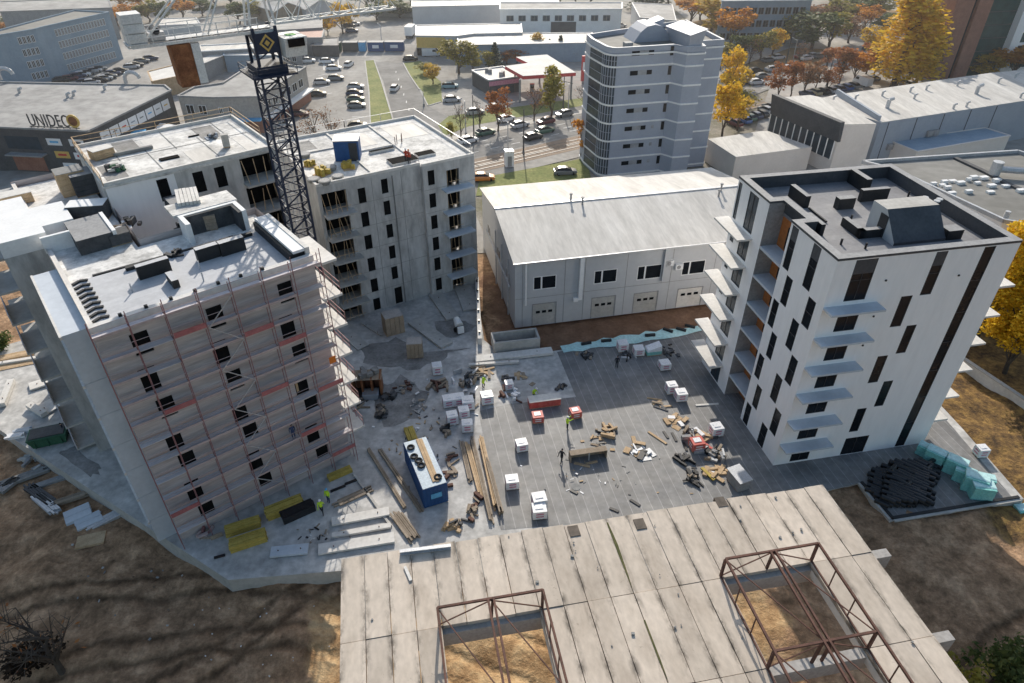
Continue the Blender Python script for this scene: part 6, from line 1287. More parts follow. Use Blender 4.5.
# poles
def pole(bx, by, ty, label, kind='lamp', z=0):
    p = P(bx, by, z); y = ty - 341.5; r1, r2 = FPX * CT - y * ST, -FPX * ST - y * CT; h = HCAM + r2 * p.y / r1 - z
    t = thing('street_lamp' if kind == 'lamp' else 'catenary_pole', label, 'street lamp' if kind == 'lamp' else 'pole', p, RD); MB().tube((0, 0, 0), (0, 0, h), .17 if kind != 'lamp' else .13, 7, 0, .09).build('pole', 'galv' if kind == 'lamp' else 'dark_grey', t)
    MB().tube((0, 0, 0), (0, 0, .5), .26, 7).build('base', 'concrete_dark', t)
    if kind == 'lamp': MB().tube((0, 0, h - .1), (0, 1.6, h + .2), .06, 5).build('arm', 'galv', t); MB().box(-.15, .15, 1.3, 2.1, h + .15, h + .3).build('lamp_head', 'mid_grey', t)
    else: MB().tube((0, 0, h - 1.2), (0, -3.2, h - .9), .06, 5).build('bracket', 'dark_grey', t)
for i, q in enumerate(((474, 138, 95, 'pole'), (523.5, 153, 109, 'pole'), (563, 111, 76, 'pole'), (508, 156, 122, 'lamp'), (466, 135, 101, 'lamp'), (568, 113, 84, 'lamp'), (786, 63, 32, 'pole'), (828, 53, 26, 'pole'), (826, 87, 60, 'pole'), (792, 64, 40, 'lamp'), (864, 46, 16, 'pole'), (382, 44, 25, 'lamp'), (346, 136, 121, 'pole'), (880, 42, 18, 'pole'), (741, 74, 52, 'pole'), (590, 160, 132, 'lamp'), (424, 106, 92, 'lamp'))):
    where = ['at the road junction, tall and dark', 'on the tram side of the main road, dark', 'tall and dark beside the petrol canopy', 'slim and pale on the tram side of the road', 'slim behind the white car at the junction', 'pale beside the tall dark petrol pole', 'dark by the broad road, upper right', 'dark under the green tree, upper right', 'dark among the brown trees behind the showroom', 'slim beside the dark pole by the broad road', 'dark left of the poplar, upper', 'slim in the middle of the far yard', 'short and dark at the car park edge', 'dark left of the poplar, lower', 'dark beside the thin brown tree by the road', 'pale at the foot of the tower', 'slim at the corner of the small lawn'][i]
    pole(q[0], q[1], q[2], ('street lamp ' if q[3] == 'lamp' else 'pole ') + where, q[3])
p = P(509, 166); t = thing('site_toilet', 'small white portable cabin beside the tram track', 'cabin', p, .2); MB().box(-.8, .8, -.8, .8, .1, 3).build('shell', 'white_paint', t); MB().box(-.85, .85, -.85, .85, 3.003, 3.15).build('roof', 'galv', t); MB().box(-.4, .4, -.84, -.805, .2, 2.2).build('door', 'mid_grey', t)

# ================================================================== PEOPLE
def skin_body(verts, edges, rad, root_i):
    me = bpy.data.meshes.new('person'); me.from_pydata(verts, edges, []); o = bpy.data.objects.new('person', me); COL.objects.link(o)
    sk = o.modifiers.new('skin', 'SKIN'); sk.use_smooth_shade = True
    for i, v in enumerate(me.skin_vertices[0].data): v.radius = (rad[i], rad[i]); v.use_root = i == root_i
    ss = o.modifiers.new('sub', 'SUBSURF'); ss.levels = 1; ss.render_levels = 1
    dg = bpy.context.evaluated_depsgraph_get(); dg.update(); m2 = bpy.data.meshes.new_from_object(o.evaluated_get(dg)); bpy.data.objects.remove(o); bpy.data.meshes.remove(me); return m2
def person_mesh(pose):
    """front is +x; joints posed for stand, walk, bend or reach"""
    hip, lean = .95, 0.0; fl, fr, kl, kr = (.02, .1), (-.02, -.1), (.03, .1), (.0, -.1)
    if pose == 'walk': fl, fr, kl, kr = (.30, .1), (-.32, -.1), (.22, .1), (-.05, -.1)
    if pose == 'bend': lean = .5; hip = .82; kl, kr = (.2, .12), (.18, -.12)
    if pose == 'sit': hip = .5; lean = .15; kl, kr = (.42, .12), (.42, -.12); fl, fr = (.38, .12), (.40, -.12)
    s, c = math.sin(lean), math.cos(lean); up = lambda d, y=0, f=0: (f * c + d * s, y, hip + d * c - f * s)
    kz = .5 if pose != 'sit' else .48
    V = [up(0), up(.25), up(.45), up(.55), up(.68), up(.80), up(.5, .2), up(.5, -.2)]; r = [.14, .125, .15, .06, .10, .085, .065, .065]
    E = [(0, 1), (1, 2), (2, 3), (3, 4), (4, 5), (2, 6), (2, 7)]
    for sgn_, k, f in ((1, kl, fl), (-1, kr, fr)):
        i = len(V); V += [(V[0][0], sgn_ * .1, hip - .06), (k[0], k[1], kz), (f[0], f[1], .09), (f[0] + .16, f[1], .05)]; r += [.095, .065, .05, .045]; E += [(0, i), (i, i + 1), (i + 1, i + 2), (i + 2, i + 3)]
    for sgn_, s0 in ((1, 6), (-1, 7)):
        i = len(V); sh = Vector(V[s0]); fw = dict(stand=.05, walk=.22 * -sgn_, bend=.15, reach=.32, sit=.22)[pose]; dn = -.28 if pose != 'reach' else -.05
        el = sh + Vector((fw * .5, sgn_ * .06, dn)); wr = el + Vector((fw * .8 + .05, -sgn_ * .02, -.24 if pose != 'reach' else .1)); ha = wr + (wr - el).normalized() * .09
        V += [tuple(el), tuple(wr), tuple(ha)]; r += [.05, .04, .045]; E += [(s0, i), (i, i + 1), (i + 1, i + 2)]
    m = skin_body(V, E, r, 0); return m, Vector(V[5]), Vector(V[2]), hip, lean
PM = {}
def person(px, py, z, face, pose, label, top, legs, hat=None, vest=False):
    k = (pose, top, legs)
    if k not in PM:
        m, hd_, ch, hip, lean = person_mesh(pose); m.materials.clear()
        for n in (legs, top, 'skin', 'black_plastic'): m.materials.append(M[n])
        for p_ in m.polygons:
            c = p_.center; d = (c - hd_).length; p_.material_index = 2 if d < .16 else (3 if c.z < .12 else (0 if c.z < hip - (.02 if pose != 'bend' else .1) and abs(c.y) < .19 else 1))
            if pose in ('stand', 'walk') and c.z < hip - .0 and abs(c.y) > .2: p_.material_index = 2 if c.z < .86 and pose == 'stand' else 1
        PM[k] = (m, hd_, ch, lean)
    m, hd_, ch, lean = PM[k]; p = P(px, py, z) if not isinstance(px, Vector) else px
    o = bpy.data.objects.new('person', m); COL.objects.link(o); o.location = p; o.rotation_euler = (0, 0, face); tag(o, label, 'person')
    if hat:
        h = MB(); h.tube(hd_ + Vector((0, 0, -.01)), hd_ + Vector((0, 0, .09)), .125, 10, 0, .1); h.tube(hd_ + Vector((0, 0, .09)), hd_ + Vector((0, 0, .125)), .1, 10, 0, .05); h.box(hd_.x + .05, hd_.x + .17, -.07, .07, hd_.z, hd_.z + .02); h.build('hard_hat', hat, o)
    else: h = MB(); h.tube(hd_ + Vector((-.02, 0, .0)), hd_ + Vector((-.02, 0, .1)), .105, 8, 0, .06); h.build('hair', 'cloth_dark', o)
    if vest:
        v = MB(); ax = Vector((math.sin(lean), 0, math.cos(lean))); v.tube(ch - ax * .36, ch - ax * .1, .165, 12, 0, .18, caps=False); v.tube(ch - ax * .1, ch + ax * .07, .18, 12, 0, .13, caps=False); v.build('vest', 'hi_vis', o)
    return o
person(561.5, 462, 0.012, -2.2, 'walk', 'worker in dark clothes walking alone across the sunny deck', 'cloth_dark', 'cloth_dark')
person(567, 429.5, 0.012, .4, 'reach', 'worker in a yellow vest reaching toward the red pallet on the deck', 'hi_vis', 'cloth_dark', 'hat_white', True)
person(533, 398, 0.012, -.5, 'bend', 'worker in a yellow vest bending beside the long red stack', 'hi_vis', 'cloth_dark', 'hat_white', True)
person(329, 502, 0, -1.9, 'stand', 'worker in a yellow vest and blue hat, farther of two by the timber stacks', 'hi_vis', 'cloth_blue', 'sign_blue', True)
person(322.5, 513, 0, -1.4, 'walk', 'worker in a yellow vest and pale hat, nearer of two by the timber stacks', 'hi_vis', 'cloth_dark', 'hat_white', True)
person(483, 388, 0, 1.0, 'bend', 'worker in a yellow vest bent over the boards at the deck edge', 'hi_vis', 'cloth_dark', 'hat_white', True)
person(66.5, 436, 0, .6, 'walk', 'worker in dark clothes beside the green skip, far left', 'cloth_dark', 'cloth_dark')
person(616.5, 368, 0.012, 1.5, 'stand', 'dark figure standing alone in the shaded part of the deck', 'cloth_dark', 'cloth_dark')
q = cb.location + Matrix.Rotation(cb.rotation_euler[2], 3, 'Z') @ local(cb, P(409.5, 164, CH - .05)).xyz * 1.0
pr_ = P(409.5, 164, CH - .05); person(pr_, 0, 0, -1.6, 'stand', 'worker in red jacket on the roof of the concrete shell, right of two', 'cloth_red', 'cloth_dark', 'orange_paint'); pr_ = P(406.5, 163, CH - .05); person(pr_, 0, 0, -1.2, 'reach', 'worker in red jacket on the roof of the concrete shell, left of two', 'cloth_red', 'cloth_dark', 'hat_white')
def sfp(x, z): a = sf.rotation_euler[2]; return sf.location + Vector((math.cos(a) * x + math.sin(a) * .85, math.sin(a) * x - math.cos(a) * .85, z))
person(sfp(bx[5] - .6, LVL[2]), 0, 0, 2.2, 'stand', 'worker in dark blue on the scaffold deck', 'cloth_blue', 'cloth_blue')
p = P(455, 440); 

# ================================================================== DECK GOODS
def pallet_proto(w=1.25, h=1.15, body='plastic_wrap', pr='print_pink'):
    t = thing('wrapped_pallet', 'x', 'pallet', (0, 0, -50)); r = random.Random(int(w * 100 + h * 10)); mb = MB()
    n = 4
    for i in range(n):
        d = .02 * r.uniform(-1, 1); z0 = .14 + (h - .14) * i / n; z1 = .14 + (h - .14) * (i + 1) / n; k = w / 2 - abs(d)
        mb.hexa([(-k, -k, z0), (k, -k, z0), (k, k, z0), (-k, k, z0), (-k * .985, -k * .985, z1), (k * .985, -k * .985, z1), (k * .985, k * .985, z1), (-k * .985, k * .985, z1)])
    mb.build('wrapped_load', body, t); mb = MB()
    for y in (-.45, 0, .45): mb.box(-w / 2, w / 2, y - .06, y + .06, .0, .1)
    for x in (-.5, -.17, .17, .5): mb.box(x - .07, x + .07, -w / 2, w / 2, .101, .135)
    mb.build('pallet_base', 'timber', t); mb = MB(); e = w / 2 + .012
    for s in (1, -1):
        for z in (.36, .66): mb.poly([(-e * .55, s * e, z * h), (e * .5, s * e, z * h), (e * .5, s * e, (z + .15) * h), (-e * .55, s * e, (z + .15) * h)]); mb.poly([(s * e, -e * .55, z * h), (s * e, e * .5, z * h), (s * e, e * .5, (z + .15) * h), (s * e, -e * .55, (z + .15) * h)])
    mb.build('print', pr, t); mb = MB(); mb.box(-w * .3, w * .25, -w * .2, w * .3, h, h + .05); mb.build('top_sheet', 'plastic_wrap', t); return t
PRO = {}
def pallet(px, py, label, z=0.012, kind='w', rz=None, s=1.0, group=None):
    if kind not in PRO: PRO[kind] = dict(w=lambda: pallet_proto(), t=lambda: pallet_proto(1.2, 1.55), r=lambda: pallet_proto(1.15, .95, 'print_red', 'plastic_wrap'))[kind](); o = PRO[kind]
    else: o = copy_tree(PRO[kind])
    o.location = P(px, py, z); o.rotation_euler = (0, 0, .19 + R.uniform(-.08, .08) if rz is None else rz); o['label'] = label; k_ = s * R.uniform(.9, 1.08); o.scale = (k_, k_ * R.uniform(.88, 1.0), s * R.uniform(.8, 1.12))
    if group: o['group'] = group
    return o
GW = 'white wrapped pallets of blocks'
for q in ((521.5, 449, 'white wrapped pallet alone on the sunny deck, right of the orange planks'), (512, 486, 'white wrapped pallet on the deck nearest the long planks'), (539, 515, 'white wrapped pallet at the old roof edge, front of the pair'), (539, 505.5, 'white wrapped pallet at the old roof edge, rear of the pair'),
          (664, 368, 'white wrapped pallet alone in the shaded deck near the left balconies'), (670.5, 392, 'white wrapped pallet, rear of the shaded pair by the frame panels'), (680, 399, 'white wrapped pallet, front of the shaded pair by the frame panels'), (622, 350, 'white wrapped pallet at the turquoise edge, left'), (638, 354, 'white wrapped pallet at the turquoise edge, right'), (715, 434, 'white wrapped pallet behind the red striped load'),
          (448.5, 405, 'white pallet in the dark cluster, back row left', 0), (459, 403.5, 'white pallet in the dark cluster, back row middle', 0), (468, 407.5, 'white pallet in the dark cluster, back row right', 0), (452.5, 422.5, 'white pallet in the dark cluster, middle row left', 0), (464, 416, 'white pallet in the dark cluster, middle row right', 0), (467.5, 430, 'white pallet in the dark cluster, nearest the planks', 0), (487, 402, 'white pallet beside the bent worker at the deck edge'), (437.5, 373, 'white pallet alone near the shadowed yard middle', 0)):
    pallet(*q[:3], q[3] if len(q) > 3 else .012, group=GW)
pallet(537.5, 420.5, 'red and white wrapped pallet in the shade, left of the yellow vest', kind='r'); pallet(575, 416, 'red and white wrapped pallet in the shade, right of the yellow vest', kind='r'); pallet(696, 448, 'red striped pallet in the middle of the clutter by the white building', kind='r', s=1.25)
pallet(509, 388, 'white topped pallet on the pale slab corner beside black bundles', 0.0, s=.85)
Z0 = 0.0
def stack(name, label, cat, px, py, rz, L, W_, Hh, n, m, layers=2, z=0.0, jit=.04, group=None, partname='board', zoff=0):
    """a pile of boards or bars lying side by side"""
    t = thing(name, label, cat, P(px, py, z), rz, group); r = random.Random(int(px * 7 + py)); s = W_ / n
    mb = MB()
    for l in range(layers):
        for k in range(n):
            d = r.uniform(-jit, jit) * L * .5; x = d; y = -W_ / 2 + (k + .5) * s + r.uniform(-.1, .1) * s; h0 = zoff + l * Hh / layers
            mb.hexa([(x - L / 2, y - s * .44, h0), (x + L / 2, y - s * .44, h0), (x + L / 2, y + s * .44, h0), (x - L / 2, y + s * .44, h0), (x - L / 2, y - s * .44, h0 + Hh / layers * .92), (x + L / 2, y - s * .44, h0 + Hh / layers * .92), (x + L / 2, y + s * .44, h0 + Hh / layers * .92), (x - L / 2, y + s * .44, h0 + Hh / layers * .92)])
    mb.build(partname + 's' if False else partname, m, t)
    mb = MB(); 
    for x in (-L * .3, L * .3): mb.box(x - .06, x + .06, -W_ / 2, W_ / 2, -.002 if zoff == 0 else 0, .02)
    mb.build('bearer', 'timber_old', t); return t
A39 = math.radians(39)
stack('beam_stack', 'yellow formwork beams in a small pile against the scaffold, farthest', 'timber stack', 340, 475, A39 - .1, 2.4, .7, .5, 3, 'formwork')
stack('beam_stack', 'long yellow beams with black ends, left of the dark pile', 'timber stack', 285, 510, A39 - .15, 3.4, 1.2, .8, 4, 'formwork'); stack('beam_stack', 'yellow formwork beams, rear stack near the scaffold foot', 'timber stack', 244, 529, A39 - .25, 3.0, .9, .8, 4, 'formwork'); stack('beam_stack', 'yellow formwork beams, front stack near the scaffold foot', 'timber stack', 249, 543, A39 - .25, 3.1, 1.1, .8, 5, 'formwork')
stack('bar_stack', 'black steel bars piled beside the yellow beams', 'steel stack', 299, 514, A39 - .1, 3.0, 1.1, .8, 6, 'black_plastic', 3); stack('bar_stack', 'thin black bars on the slab behind the two workers', 'steel stack', 338, 489, A39 - .15, 1.5, .25, .15, 2, 'black_plastic', 1); stack('bar_stack', 'short black bar pair right of the workers', 'steel stack', 352, 482, A39 - .15, 1.4, .25, .15, 2, 'black_plastic', 1); stack('bar_stack', 'short black bar alone near the front kerb of the deck', 'steel stack', 220, 557, .35, .9, .25, .15, 1, 'black_plastic', 1)
stack('plank_pile', 'long brown planks and offcuts beside the black bars', 'planks', 354, 497, A39 - .1, 3.4, .8, .2, 5, 'timber_old', 1, jit=.3); stack('beam_stack', 'short yellow beam pile behind the blue container', 'timber stack', 411, 436, 1.95, 2.0, 1.0, .5, 5, 'formwork')
stack('plank_pile', 'long grey steel beam on the slab, left of a pair', 'beam', 386, 478, -1.02, 9.0, .35, .3, 2, 'timber_old', 1, jit=.01); stack('plank_pile', 'long grey steel beam on the slab, right of a pair', 'beam', 400, 480, -1.0, 9.5, .4, .3, 2, 'timber_old', 1, jit=.01); stack('plank_pile', 'thin long pale beam beside the grey pair', 'beam', 372, 500, -.95, 8.0, .25, .2, 1, 'concrete', 1)
for i, (x, y, L, r) in enumerate(((466, 462, 5.5, -1.35), (474, 470, 7.0, -1.33), (481, 478, 10.5, -1.36), (488, 472, 9.0, -1.38), (494, 488, 6.5, -1.35))):
    stack('plank_pile', f'long timber planks along the deck edge, {ORD[i]} bundle from the left', 'planks', x, y, r, L, .45 + .1 * (i % 2), .25 + .1 * i % 2, 3, 'timber' if i % 2 else 'timber_old', 2, jit=.12, group='long timber planks along the deck edge')
# precast panels lying about
def panel(px, py, rz, L, W_, label, m='concrete_pale', h=.22, z=0.0, name='precast_panel'):
    t = thing(name, label, 'concrete panel', P(px, py, z), rz); mb = MB(); mb.box(-L / 2, L / 2, -W_ / 2, W_ / 2, .1, .1 + h); mb.build('slab', m, t); mb = MB()
    for x in (-L * .32, L * .32): mb.box(x - .08, x + .08, -W_ / 2 + .05, W_ / 2 - .05, 0, .098)
    mb.build('bearer', 'timber', t)
    mb = MB(); mb.tube((-L * .3, 0, .1 + h), (-L * .3, 0, .2 + h), .05, 5); mb.tube((L * .3, 0, .1 + h), (L * .3, 0, .2 + h), .05, 5); mb.build('lifting_loop', 'rust_steel', t); return t
panel(361, 518, .24, 5.2, .95, 'long white concrete panel below the workers, farther of two long ones'); panel(357, 545, .2, 6.6, 1.1, 'long white concrete panel along the front edge of the deck, nearest'); panel(290, 552, .12, 3.2, 1.05, 'short pale blue concrete panel near the front deck corner', 'slab_blue'); panel(362, 532, .22, 5.2, .5, 'narrow white concrete strip between the two long panels')
panel(444, 307, -1.13, 6.8, 1.9, 'grey precast panel in the back yard, leftmost of three', 'concrete'); panel(467, 299, -1.32, 6.2, 2.3, 'grey precast panel at the back yard corner, rightmost', 'concrete'); panel(430, 334, -.85, 7.2, 1.8, 'long grey precast panel beside the brown crates', 'concrete'); panel(356, 342, -.85, 3.6, 1.6, 'thin grey sheet on the slab close to the scaffolded block', 'concrete', .06); panel(372, 330, -.75, 4, .3, 'narrow grey strip on the slab near the concrete shell', 'concrete', .1)
panel(514, 357, .19, 9.5, 1.2, 'long pale concrete beam along the back edge of the slab', 'concrete_pale', .35); panel(494, 365, .12, 6.0, .4, 'narrow pale beam beside the long pale one', 'concrete_pale', .3)
# brown crates
def crate(px, py, label, w, d, h, rz, m='timber_old', top='concrete_dark'):
    t = thing('crate', label, 'crate', P(px, py), rz); mb = MB(); mb.box(-w / 2, w / 2, -d / 2, d / 2, .12, h); mb.build('load', 'timber', t) if False else None
    n = 4; mb = MB()
    for k in range(n): x0 = -w / 2 + k * w / n; mb.box(x0 + .02, x0 + w / n - .02, -d / 2, d / 2, .12, h - .02 * (k % 2))
    mb.build('board_packs', m, t); MB().box(-w / 2 + .05, w / 2 - .05, -d / 2 + .05, d / 2 - .05, h + .003, h + .07).build('lid', top, t); MB().box(-w / 2, w / 2, -d / 2 + .1, d / 2 - .1, 0, .118).build('pallet_base', 'timber', t); return t
mat('crate_tan', (0.36, 0.28, 0.20), (0.44, 0.35, 0.26), 1.0, 0.8); mat('crate_grey', (0.42, 0.38, 0.35), (0.5, 0.46, 0.43), 1.0, 0.7)
crate(394, 331, 'tall tan crate in front of the concrete shell, farther', 2.4, 1.9, 2.6, .45, 'crate_tan', 'crate_grey'); crate(415.5, 355, 'tan crate in the shaded yard, nearer', 1.9, 1.5, 2.1, .1, 'crate_tan', 'crate_grey')
# reddish rack with goods and blue trolley
t = thing('storage_rack', 'dark rust coloured open rack loaded on top, beside the scaffold', 'rack', P(369, 392), .1); MB().box(-1.6, 1.6, -.9, .9, 0, .15).build('base', 'dark_grey', t)
for x in (-1.55, -.5, .55, 1.5): MB().box(x - .1, x + .1, -.9, .9, .15, 2.5).build('side_panel', 'rust', t)
MB().box(-1.4, 1.4, .7, .85, .15, 2.4).build('back_panel', 'brick', t); mb = MB(); r = random.Random(2)
for k in range(8): mb.rbox((r.uniform(-1.2, 1.2), r.uniform(-.6, .6)), r.uniform(.4, .9), r.uniform(.3, .6), 2.5, 2.5 + r.uniform(.2, .6), r.random() * 3)
mb.build('top_load', 'concrete_dark', t); o = MB().box(-1.7, 1.7, -.95, .95, 2.44, 2.49).build('shelf', 'timber_old', t)
t = thing('bin', 'grey blue tub in front of the rust coloured rack', 'tub', P(373, 391.5) + Vector((0, -1.0, 0)), .1); MB().hexa([(-.7, -.5, 0), (.7, -.5, 0), (.7, .5, 0), (-.7, .5, 0), (-.9, -.65, .8), (.9, -.65, .8), (.9, .65, .8), (-.9, .65, .8)]).build('tub', 'grey_blue', t); MB().box(-.75, .75, -.5, .5, .8, .86).build('fill', 'mid_grey', t)
# blue container with tyres and plank
a, b = P(424.7, 509), P(448.5, 501.5); ux = (b - a).normalized(); rz = math.atan2(ux.y, ux.x); bc = thing('site_container', 'blue steel container with pale blue roof, four black rings and a plank on top', 'container', a, rz)
bw = (b - a).length; bl = 6.6; bh = 2.55; mb = MB(); mb.box(0, bw, 0, bl, .08, bh)
for k in range(7): mb.box(.1 + k * bw / 7, .1 + k * bw / 7 + .14, -.05, -.003, .2, bh - .15)
for k in range(20): mb.box(-.05, -.003, .1 + k * bl / 20, .25 + k * bl / 20, .2, bh - .15); mb.box(bw + .003, bw + .05, .1 + k * bl / 20, .25 + k * bl / 20, .2, bh - .15)
mb.build('shell', 'container_blue', bc); MB().box(.04, bw - .04, .04, bl - .04, bh + .003, bh + .06).build('roof', 'blue_top', bc)
MB().box(bw * .3, bw * .75, -.09, -.055, 1.1, 1.7).build('label_panel', 'sign_blue', bc)
for x, y in ((.5, 5.6), (.45, 4.3), (.7, 3.6), (.75, 2.9), (1.75, .9)):
    t = thing('tyre', 'black ring lying on the roof of the blue container', 'ring', bc.location + Matrix.Rotation(rz, 3, 'Z') @ Vector((x, y, bh + .06)), 0, 'black rings on the blue container'); mb = MB()
    for k in range(12): a0, a1 = k * math.pi / 6, (k + 1) * math.pi / 6; mb.tube((.3 * math.cos(a0), .3 * math.sin(a0), .1), (.3 * math.cos(a1), .3 * math.sin(a1), .1), .1, 6)
    mb.build('ring', 'tyre', t); MB().tube((0, 0, .02), (0, 0, .05), .2, 10).build('hub_plate', 'concrete_dark', t)
t = thing('plank', 'long bare plank lying on the roof of the blue container', 'plank', bc.location + Matrix.Rotation(rz, 3, 'Z') @ Vector((1.5, 3.4, bh + .06)), rz + 1.55); MB().box(-3, 3, -.3, -.01, 0, .09).build('board', 'timber', t); MB().box(-2.9, 3.1, .01, .3, 0, .09).build('board', 'timber', t)
# skip with green tarp, far left; barriers; sheds' leftovers
t = thing('skip', 'dark green waste skip at the left edge of the deck', 'skip', P(52, 441), .35); MB().hexa([(-1.5, -.8, .1), (1.5, -.8, .1), (1.5, .8, .1), (-1.5, .8, .1), (-1.8, -1, 1.3), (1.8, -1, 1.3), (1.8, 1, 1.3), (-1.8, 1, 1.3)]).build('tub', 'green_paint', t); MB().box(-1.6, 1.6, -.8, .8, 1.302, 1.4).build('fill', 'dark_grey', t)
for x in (-1.2, 0, 1.2): MB().box(x - .06, x + .06, -1.02, -.9, .2, 1.2).build('rib', 'green_paint', t)
for i, (x, y, rz, L) in enumerate(((8, 395, 1.9, 4.5), (50, 382, .62, 4.0), (38, 412, 2.6, 3.0))): panel(x, y, rz, L, 1.5 if i == 1 else .7, ['white concrete wall panel at the far left edge', 'white concrete panel lying by the left deck edge', 'angled white upstand at the left deck edge'][i], 'concrete_pale', .5 if i != 1 else .2)
panel(54, 405, 1.0, 3.2, 2.2, 'broad white panel beside the side balconies', 'concrete_pale', .15); panel(30, 362, .3, 9, .5, 'long white beam beyond the left deck edge', 'concrete_pale', .5, -.3)
stack('beam_stack', 'yellow timber beams stacked on sand at the left edge, upper', 'timber stack', 22, 359, .38, 6.5, 1.2, .8, 4, 'timber', z=-.5); stack('beam_stack', 'yellow timber beams stacked on sand at the left edge, lower', 'timber stack', 30, 366, .38, 6.0, 1.2, .6, 4, 'timber', z=-.5)
stack('panel_stack', 'two stacks of pale sheets on dark soil, left one', 'sheet stack', 79, 516, .65, 2.2, 1.9, .5, 2, 'slab_blue', 3, -1.55); stack('panel_stack', 'two stacks of pale sheets on dark soil, right one', 'sheet stack', 90, 523, .65, 2.2, 1.6, .45, 2, 'slab_blue', 3, -1.55); stack('panel_stack', 'tilted tan plywood sheets on the soil', 'sheet stack', 90, 541, .3, 2.4, 1.6, .2, 1, 'timber', 2, -1.55, .1)
for i, (x, y, rz, L, m) in enumerate(((40, 495, -.55, 4, 'steel_dark'), (47, 505, -.6, 3.4, 'galv'), (25, 478, .6, 4, 'concrete_dark'), (8, 487, 1.2, 2, 'mid_grey'), (110, 519, .75, 3.6, 'galv'), (70, 500, .5, 3, 'timber_old'), (60, 480, .55, 5, 'mid_grey'), (16, 437, .3, 1.6, 'sign_white'), (23, 432, .3, 1.6, 'slab_blue'))):
    stack('tube_pile', ['dark scaffold tubes on the soil left of the sheets', 'pale scaffold frames on the soil beside the dark tubes', 'grey rails lying on the soil, far left', 'small grey pile at the left edge of the soil', 'loose pale tubes right of the sheet stacks', 'brown poles above the sheet stacks', 'long grey tubes under the deck wall', 'white sheet pack at the left deck edge, nearer', 'pale blue sheet pack at the left deck edge'][i], 'tube pile', x, y, rz, L, 1.0 if i < 5 else .7, .35, 5, m, 2, -1.5 if y > 470 else 0, .2)
# concrete trough at the back edge
a = P(494, 353); t = thing('concrete_trough', 'long grey open concrete trough at the back edge of the slab', 'trough', a, .19); L = (P(539, 346) - a).length
MB().box(0, L, -.1, .15, 0, 1.5).build('side_wall', 'concrete', t); MB().box(0, L, 2.0, 2.25, 0, 1.5).build('side_wall', 'concrete', t); MB().box(0, .25, .151, 1.999, 0, 1.5).build('end_wall', 'concrete', t); MB().box(L - .25, L, .151, 1.999, 0, 1.5).build('end_wall', 'concrete', t); MB().box(.25, L - .25, .151, 1.999, 0, .3).build('floor', 'concrete_dark', t)
# low boundary wall leading back from the slab, sunlit
a, b = P(480, 345), P(477, 283); mb = MB(); t = thing('boundary_wall', 'narrow pale concrete wall between the back yard and the grey hall', 'wall', a, 0); mb.beam(Vector((0, 0, .5)), (b - a) + Vector((0, 0, .5)), .5, 1.0); mb.build('wall', 'concrete_pale', t); mb = MB()
for k in range(6): q = (b - a) * (k + .5) / 6; mb.box(q.x - .12, q.x + .12, q.y - .15, q.y + .15, 1.003, 1.25)
mb.build('anchor', 'black_plastic', t)
a, b = P(935, 352, -.4), P(1060, 437, -.9); t = thing('boundary_wall', 'long pale concrete wall running through the fallen leaves on the right', 'wall', a, 0); mb = MB(); mb.beam(Vector((0, 0, .6)), (b - a) + Vector((0, 0, .6)), .35, 1.7); mb.build('wall', 'concrete_pale', t); mb = MB(); mb.beam(Vector((0, 0, 1.5)), (b - a) + Vector((0, 0, 1.5)), .5, .12); mb.build('coping', 'concrete', t)
# turquoise foil strip along the back of the deck
fa, fb2 = P(562, 350), P(700, 329); mb = MB(); n = 16; dv = fb2 - fa; nn = Vector((-dv.y, dv.x, 0)).normalized(); r = random.Random(4); L0, L1 = [], []
for k in range(n + 1): q = fa + dv * k / n; L0.append(q - nn * r.uniform(.5, 1.1) + Vector((0, 0, .06 + r.uniform(0, .12)))); L1.append(q + nn * r.uniform(.5, 1.3) + Vector((0, 0, .05)))
for k in range(n): mb.poly([L0[k], L0[k + 1], L1[k + 1], L1[k]])
o = mb.build('foil_strip', 'teal_sheet'); tag(o, 'pale turquoise foil strip along the far edge of the dark deck', 'foil')
for i, (x, y, rz) in enumerate(((586, 344, .3), (606, 341.5, .15), (650, 336, .1), (668, 331, -.6), (681, 330, -.5), (690, 327, -.4))): stack('roofing_roll', f'black roofing roll lying on the turquoise foil, {ORD[i]} from the left', 'roll', x, y, rz, 1.3, .35, .3, 1, 'black_plastic', 1, .1, group='black rolls on the turquoise foil')
t = thing('foam_pallet', 'white pallet with turquoise boards at the back edge of the deck', 'pallet', P(652.5, 353), .2); MB().box(-.9, .9, -.6, .6, .12, .6).build('foam_boards', 'teal_foam', t); MB().hexa([(-.9, -.6, .603), (.9, -.6, .603), (.9, .6, .603), (-.9, .6, .603), (-.8, -.5, .8), (.9, -.5, 1.3), (.9, .6, 1.3), (-.8, .6, .8)]).build('cover', 'plastic_wrap', t); MB().box(-.9, .9, -.6, .6, 0, .118).build('pallet_base', 'timber', t)
# long red stack
t = thing('block_stack', 'long low red wrapped stack with grey top at the slab corner', 'block stack', P(544, 404.5), .19); MB().box(-1.75, 1.75, -.55, .55, .12, .95).build('wrapped_blocks', 'print_red', t); MB().box(-1.78, 1.78, -.58, .58, .953, 1.02).build('cover', 'concrete_pale', t); MB().box(-1.7, 1.7, -.5, .5, 0, .118).build('pallet_base', 'timber', t)
